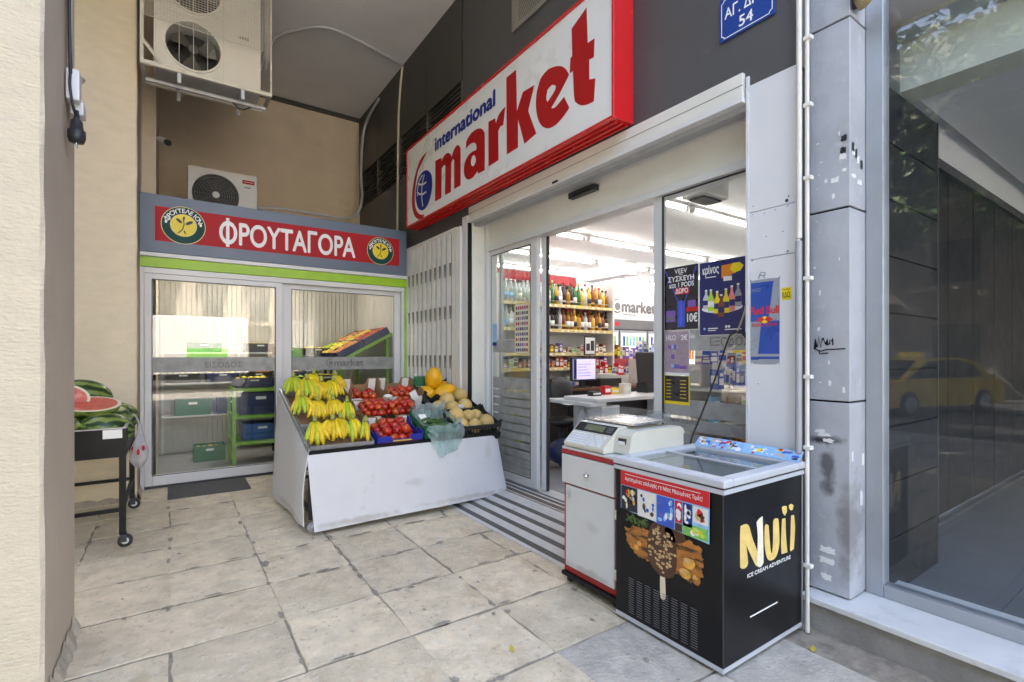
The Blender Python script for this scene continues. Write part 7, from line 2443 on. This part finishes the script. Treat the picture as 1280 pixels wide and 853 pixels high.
for (a, b) in (((0, .05, 2.8), (1.1, .4, 4.5)), ((0, .05, 2.9), (-1.0, .5, 4.6)), ((.02, 0, 2.6), (.2, -1.1, 4.3)), ((.05, 0, 3.6), (-.3, .2, 6.0))):
    tr_.tube([a, (Vector(a) + Vector(b)) / 2 + Vector((0, 0, .15)), b], [.08, .055, .025], 7)
trunk_me = tr_.mesh('trunk', 'bark')
for (x, y, s, rz, lab) in ((-4.2, 0.2, 1.05, 20, 'leafy street tree on the near kerb mirrored in the big window'), (-4.3, 4.6, 1.1, 130, 'leafy street tree farther along the near kerb'), (-4.2, -4.6, 1.1, 220, 'leafy street tree at the corner of the near kerb'), (-4.3, 9.0, 1.15, 300, 'leafy street tree past the second column'), (-8.6, 9.8, 1.35, 100, 'tall tree added in the road to shade the taxi'), (-13.2, -3.5, 1.35, 70, 'large tree across the road opposite the corner'), (-13.0, 1.6, 1.4, 200, 'large tree across the road left of the taxi'), (-13.4, 12.5, 1.4, 300, 'large tree across the road at the far end'), (-13.2, 7.6, 1.4, 40, 'large tree across the road behind the taxi'), (-3.5, -14, 1.2, 250, 'street tree beyond the side street')):  # the tall tree standing in the road is added to keep sun off the taxi
    t = thing('street_tree', lab, 'tree', (x, y, -.03), 'trees along the street')
    t.rotation_euler.z = R(rz)
    t.scale = (s, s, s)
    for nm, me in (('trunk', trunk_me), ('crown', crown_me2)):
        o = inst(nm, me, (0, 0, 0))
        o.parent = t
        o.location = (0, 0, 0)


def car(loc, rz, paint, lab, name):
    t = thing(name, lab, 'car', loc)
    t.rotation_euler.z = R(rz)
    L = 4.4
    low = [(-2.15, .25), (-2.2, .55), (-2.1, .82), (-1.2, .92), (1.0, .95), (2.0, .90), (2.2, .7), (2.18, .28)]
    cab = [(-1.35, .92), (-.55, 1.42), (.55, 1.46), (1.35, 1.35), (1.85, .95)]
    fr = Fr((0, .85, 0), (1, 0, 0), (0, 0, 1))

    def part(mb, nm, m, bev=0):
        o = bpy.data.objects.new(nm, mb.mesh(nm, m))
        COL.objects.link(o)
        o.parent = t
        if bev:
            md = o.modifiers.new('bevel', 'BEVEL')
            md.width = bev
            md.segments = 3
        return o
    part(MB().prism(smooth_loop(low, 4, 60), fr, 0, 1.7), 'body', paint, .06)
    part(MB().prism([(a, b + .002) for a, b in cab], Fr((0, .72, 0), (1, 0, 0), (0, 0, 1)), 0, 1.44), 'cabin', paint, .08)
    for s_ in (.735, -.735):
        f2 = Fr((0, s_, 0), (1, 0, 0), (0, 0, 1))
        part(MB().prism([(-1.15, .95), (-.5, 1.36), (.1, 1.4), (.1, .95)], f2, -.012, .012), 'window', 'car_glass')
        part(MB().prism([(.17, .95), (.17, 1.4), (.6, 1.4), (1.15, 1.28), (1.5, .97)], f2, -.012, .012), 'window', 'car_glass')
    part(MB().add([(-1.36, -.62, .95), (-1.36, .62, .95), (-.62, .55, 1.395), (-.62, -.55, 1.395)], [(0, 1, 2, 3)]), 'windscreen', 'car_glass').location.x = -.03
    for wx in (-1.35, 1.35):
        for wy in (-.80, .80):
            w = part(MB().lathe([(0, -.1), (.28, -.1), (.32, -.07), (.32, .07), (.28, .1), (0, .1)], (wx, wy, .32), 20, M=Matrix.Rotation(R(90), 3, 'X')), 'wheel', 'rubber')
            o = bpy.data.objects.new('rim', MB().lathe([(0, -.11), (.2, -.11), (.2, .11), (0, .11)], (wx, wy, .32), 14, M=Matrix.Rotation(R(90), 3, 'X')).mesh('rim', 'alu_grey'))
            COL.objects.link(o)
            o.parent = w
    for wy in (-.6, .6):
        part(MB().ball((-2.12, wy, .66), .06, .16, .08, 10, 7), 'headlight', 'can_silver')
    return t


tx = car((-10.2, 4.9, -.125), 197, 'taxi_yellow', 'yellow taxi parked across the street, mirrored in the big window', 'taxi')
o = bpy.data.objects.new('roof_sign', MB().box(-.1, .1, -.25, .25, 1.47, 1.6).mesh('roof_sign', 'ink_yellow'))
COL.objects.link(o)
o.parent = tx
car((-10.8, -2.5, -.125), 90, 'car_silver', 'silver car parked behind the taxi, mirrored in the big window', 'parked_car')


vn = thing('delivery_van', 'white box van with a green stripe behind the viewer, mirrored in the fruit shop door', 'van', (0.9, -14.2, -.15))
bx('box', -1.2, 3.0, -15.3, -13.2, .55, 3.1, 'white_panel', vn, .05)
bx('green_stripe', .6, 2.2, -13.199, -13.19, 1.0, 1.7, 'ink_green', vn)
bx('cab', -2.6, -1.25, -15.2, -13.3, .45, 2.1, 'white_panel', vn, .12)
bx('side_window', -2.3, -1.5, -13.299, -13.29, 1.35, 1.95, 'car_glass', vn)
bx('chassis', -2.5, 2.9, -15.0, -13.4, .3, .54, 'black_metal', vn)
for x in (-1.9, 2.0):
    for y in (-15.05, -13.45):
        MB().lathe([(0, -.12), (.33, -.12), (.38, -.08), (.38, .08), (.33, .12), (0, .12)], (x, y, .22), 20, M=Matrix.Rotation(R(90), 3, 'X')).build('wheel', 'rubber', vn)


def far_house(x0, x1, y0, y1, h, lab, face):
    t = thing('apartment_house', lab, 'building', ((x0 + x1) / 2, (y0 + y1) / 2, 0))
    bx('wall', x0, x1, y0, y1, -.1, h, 'far_wall', t)
    for f in range(int(h // 3)):
        z = 1.0 + f * 3
        if face == 'x':
            n = int((y1 - y0) // 3)
            for k in range(n):
                y = y0 + 1 + k * 3
                w = bx('window', x1, x1 + .06, y, y + 1.3, z, z + 1.5, 'car_glass', t)
                bx('balcony', x1 + .07, x1 + 1.0, y - .4, y + 1.7, z - .35, z - .2, 'far_wall', t)
        else:
            n = int((x1 - x0) // 3)
            for k in range(n):
                x = x0 + 1 + k * 3
                bx('window', x, x + 1.3, y1, y1 + .06, z, z + 1.5, 'car_glass', t)
                bx('balcony', x - .4, x + 1.7, y1 + .07, y1 + 1.0, z - .35, z - .2, 'far_wall', t)


far_house(-27, -17, -20, 24, 13, 'pale apartment house across the street, mirrored in the panes', 'x')
far_house(-14, 14, -40, -30, 13, 'pale apartment house at the end of the side street', 'y')
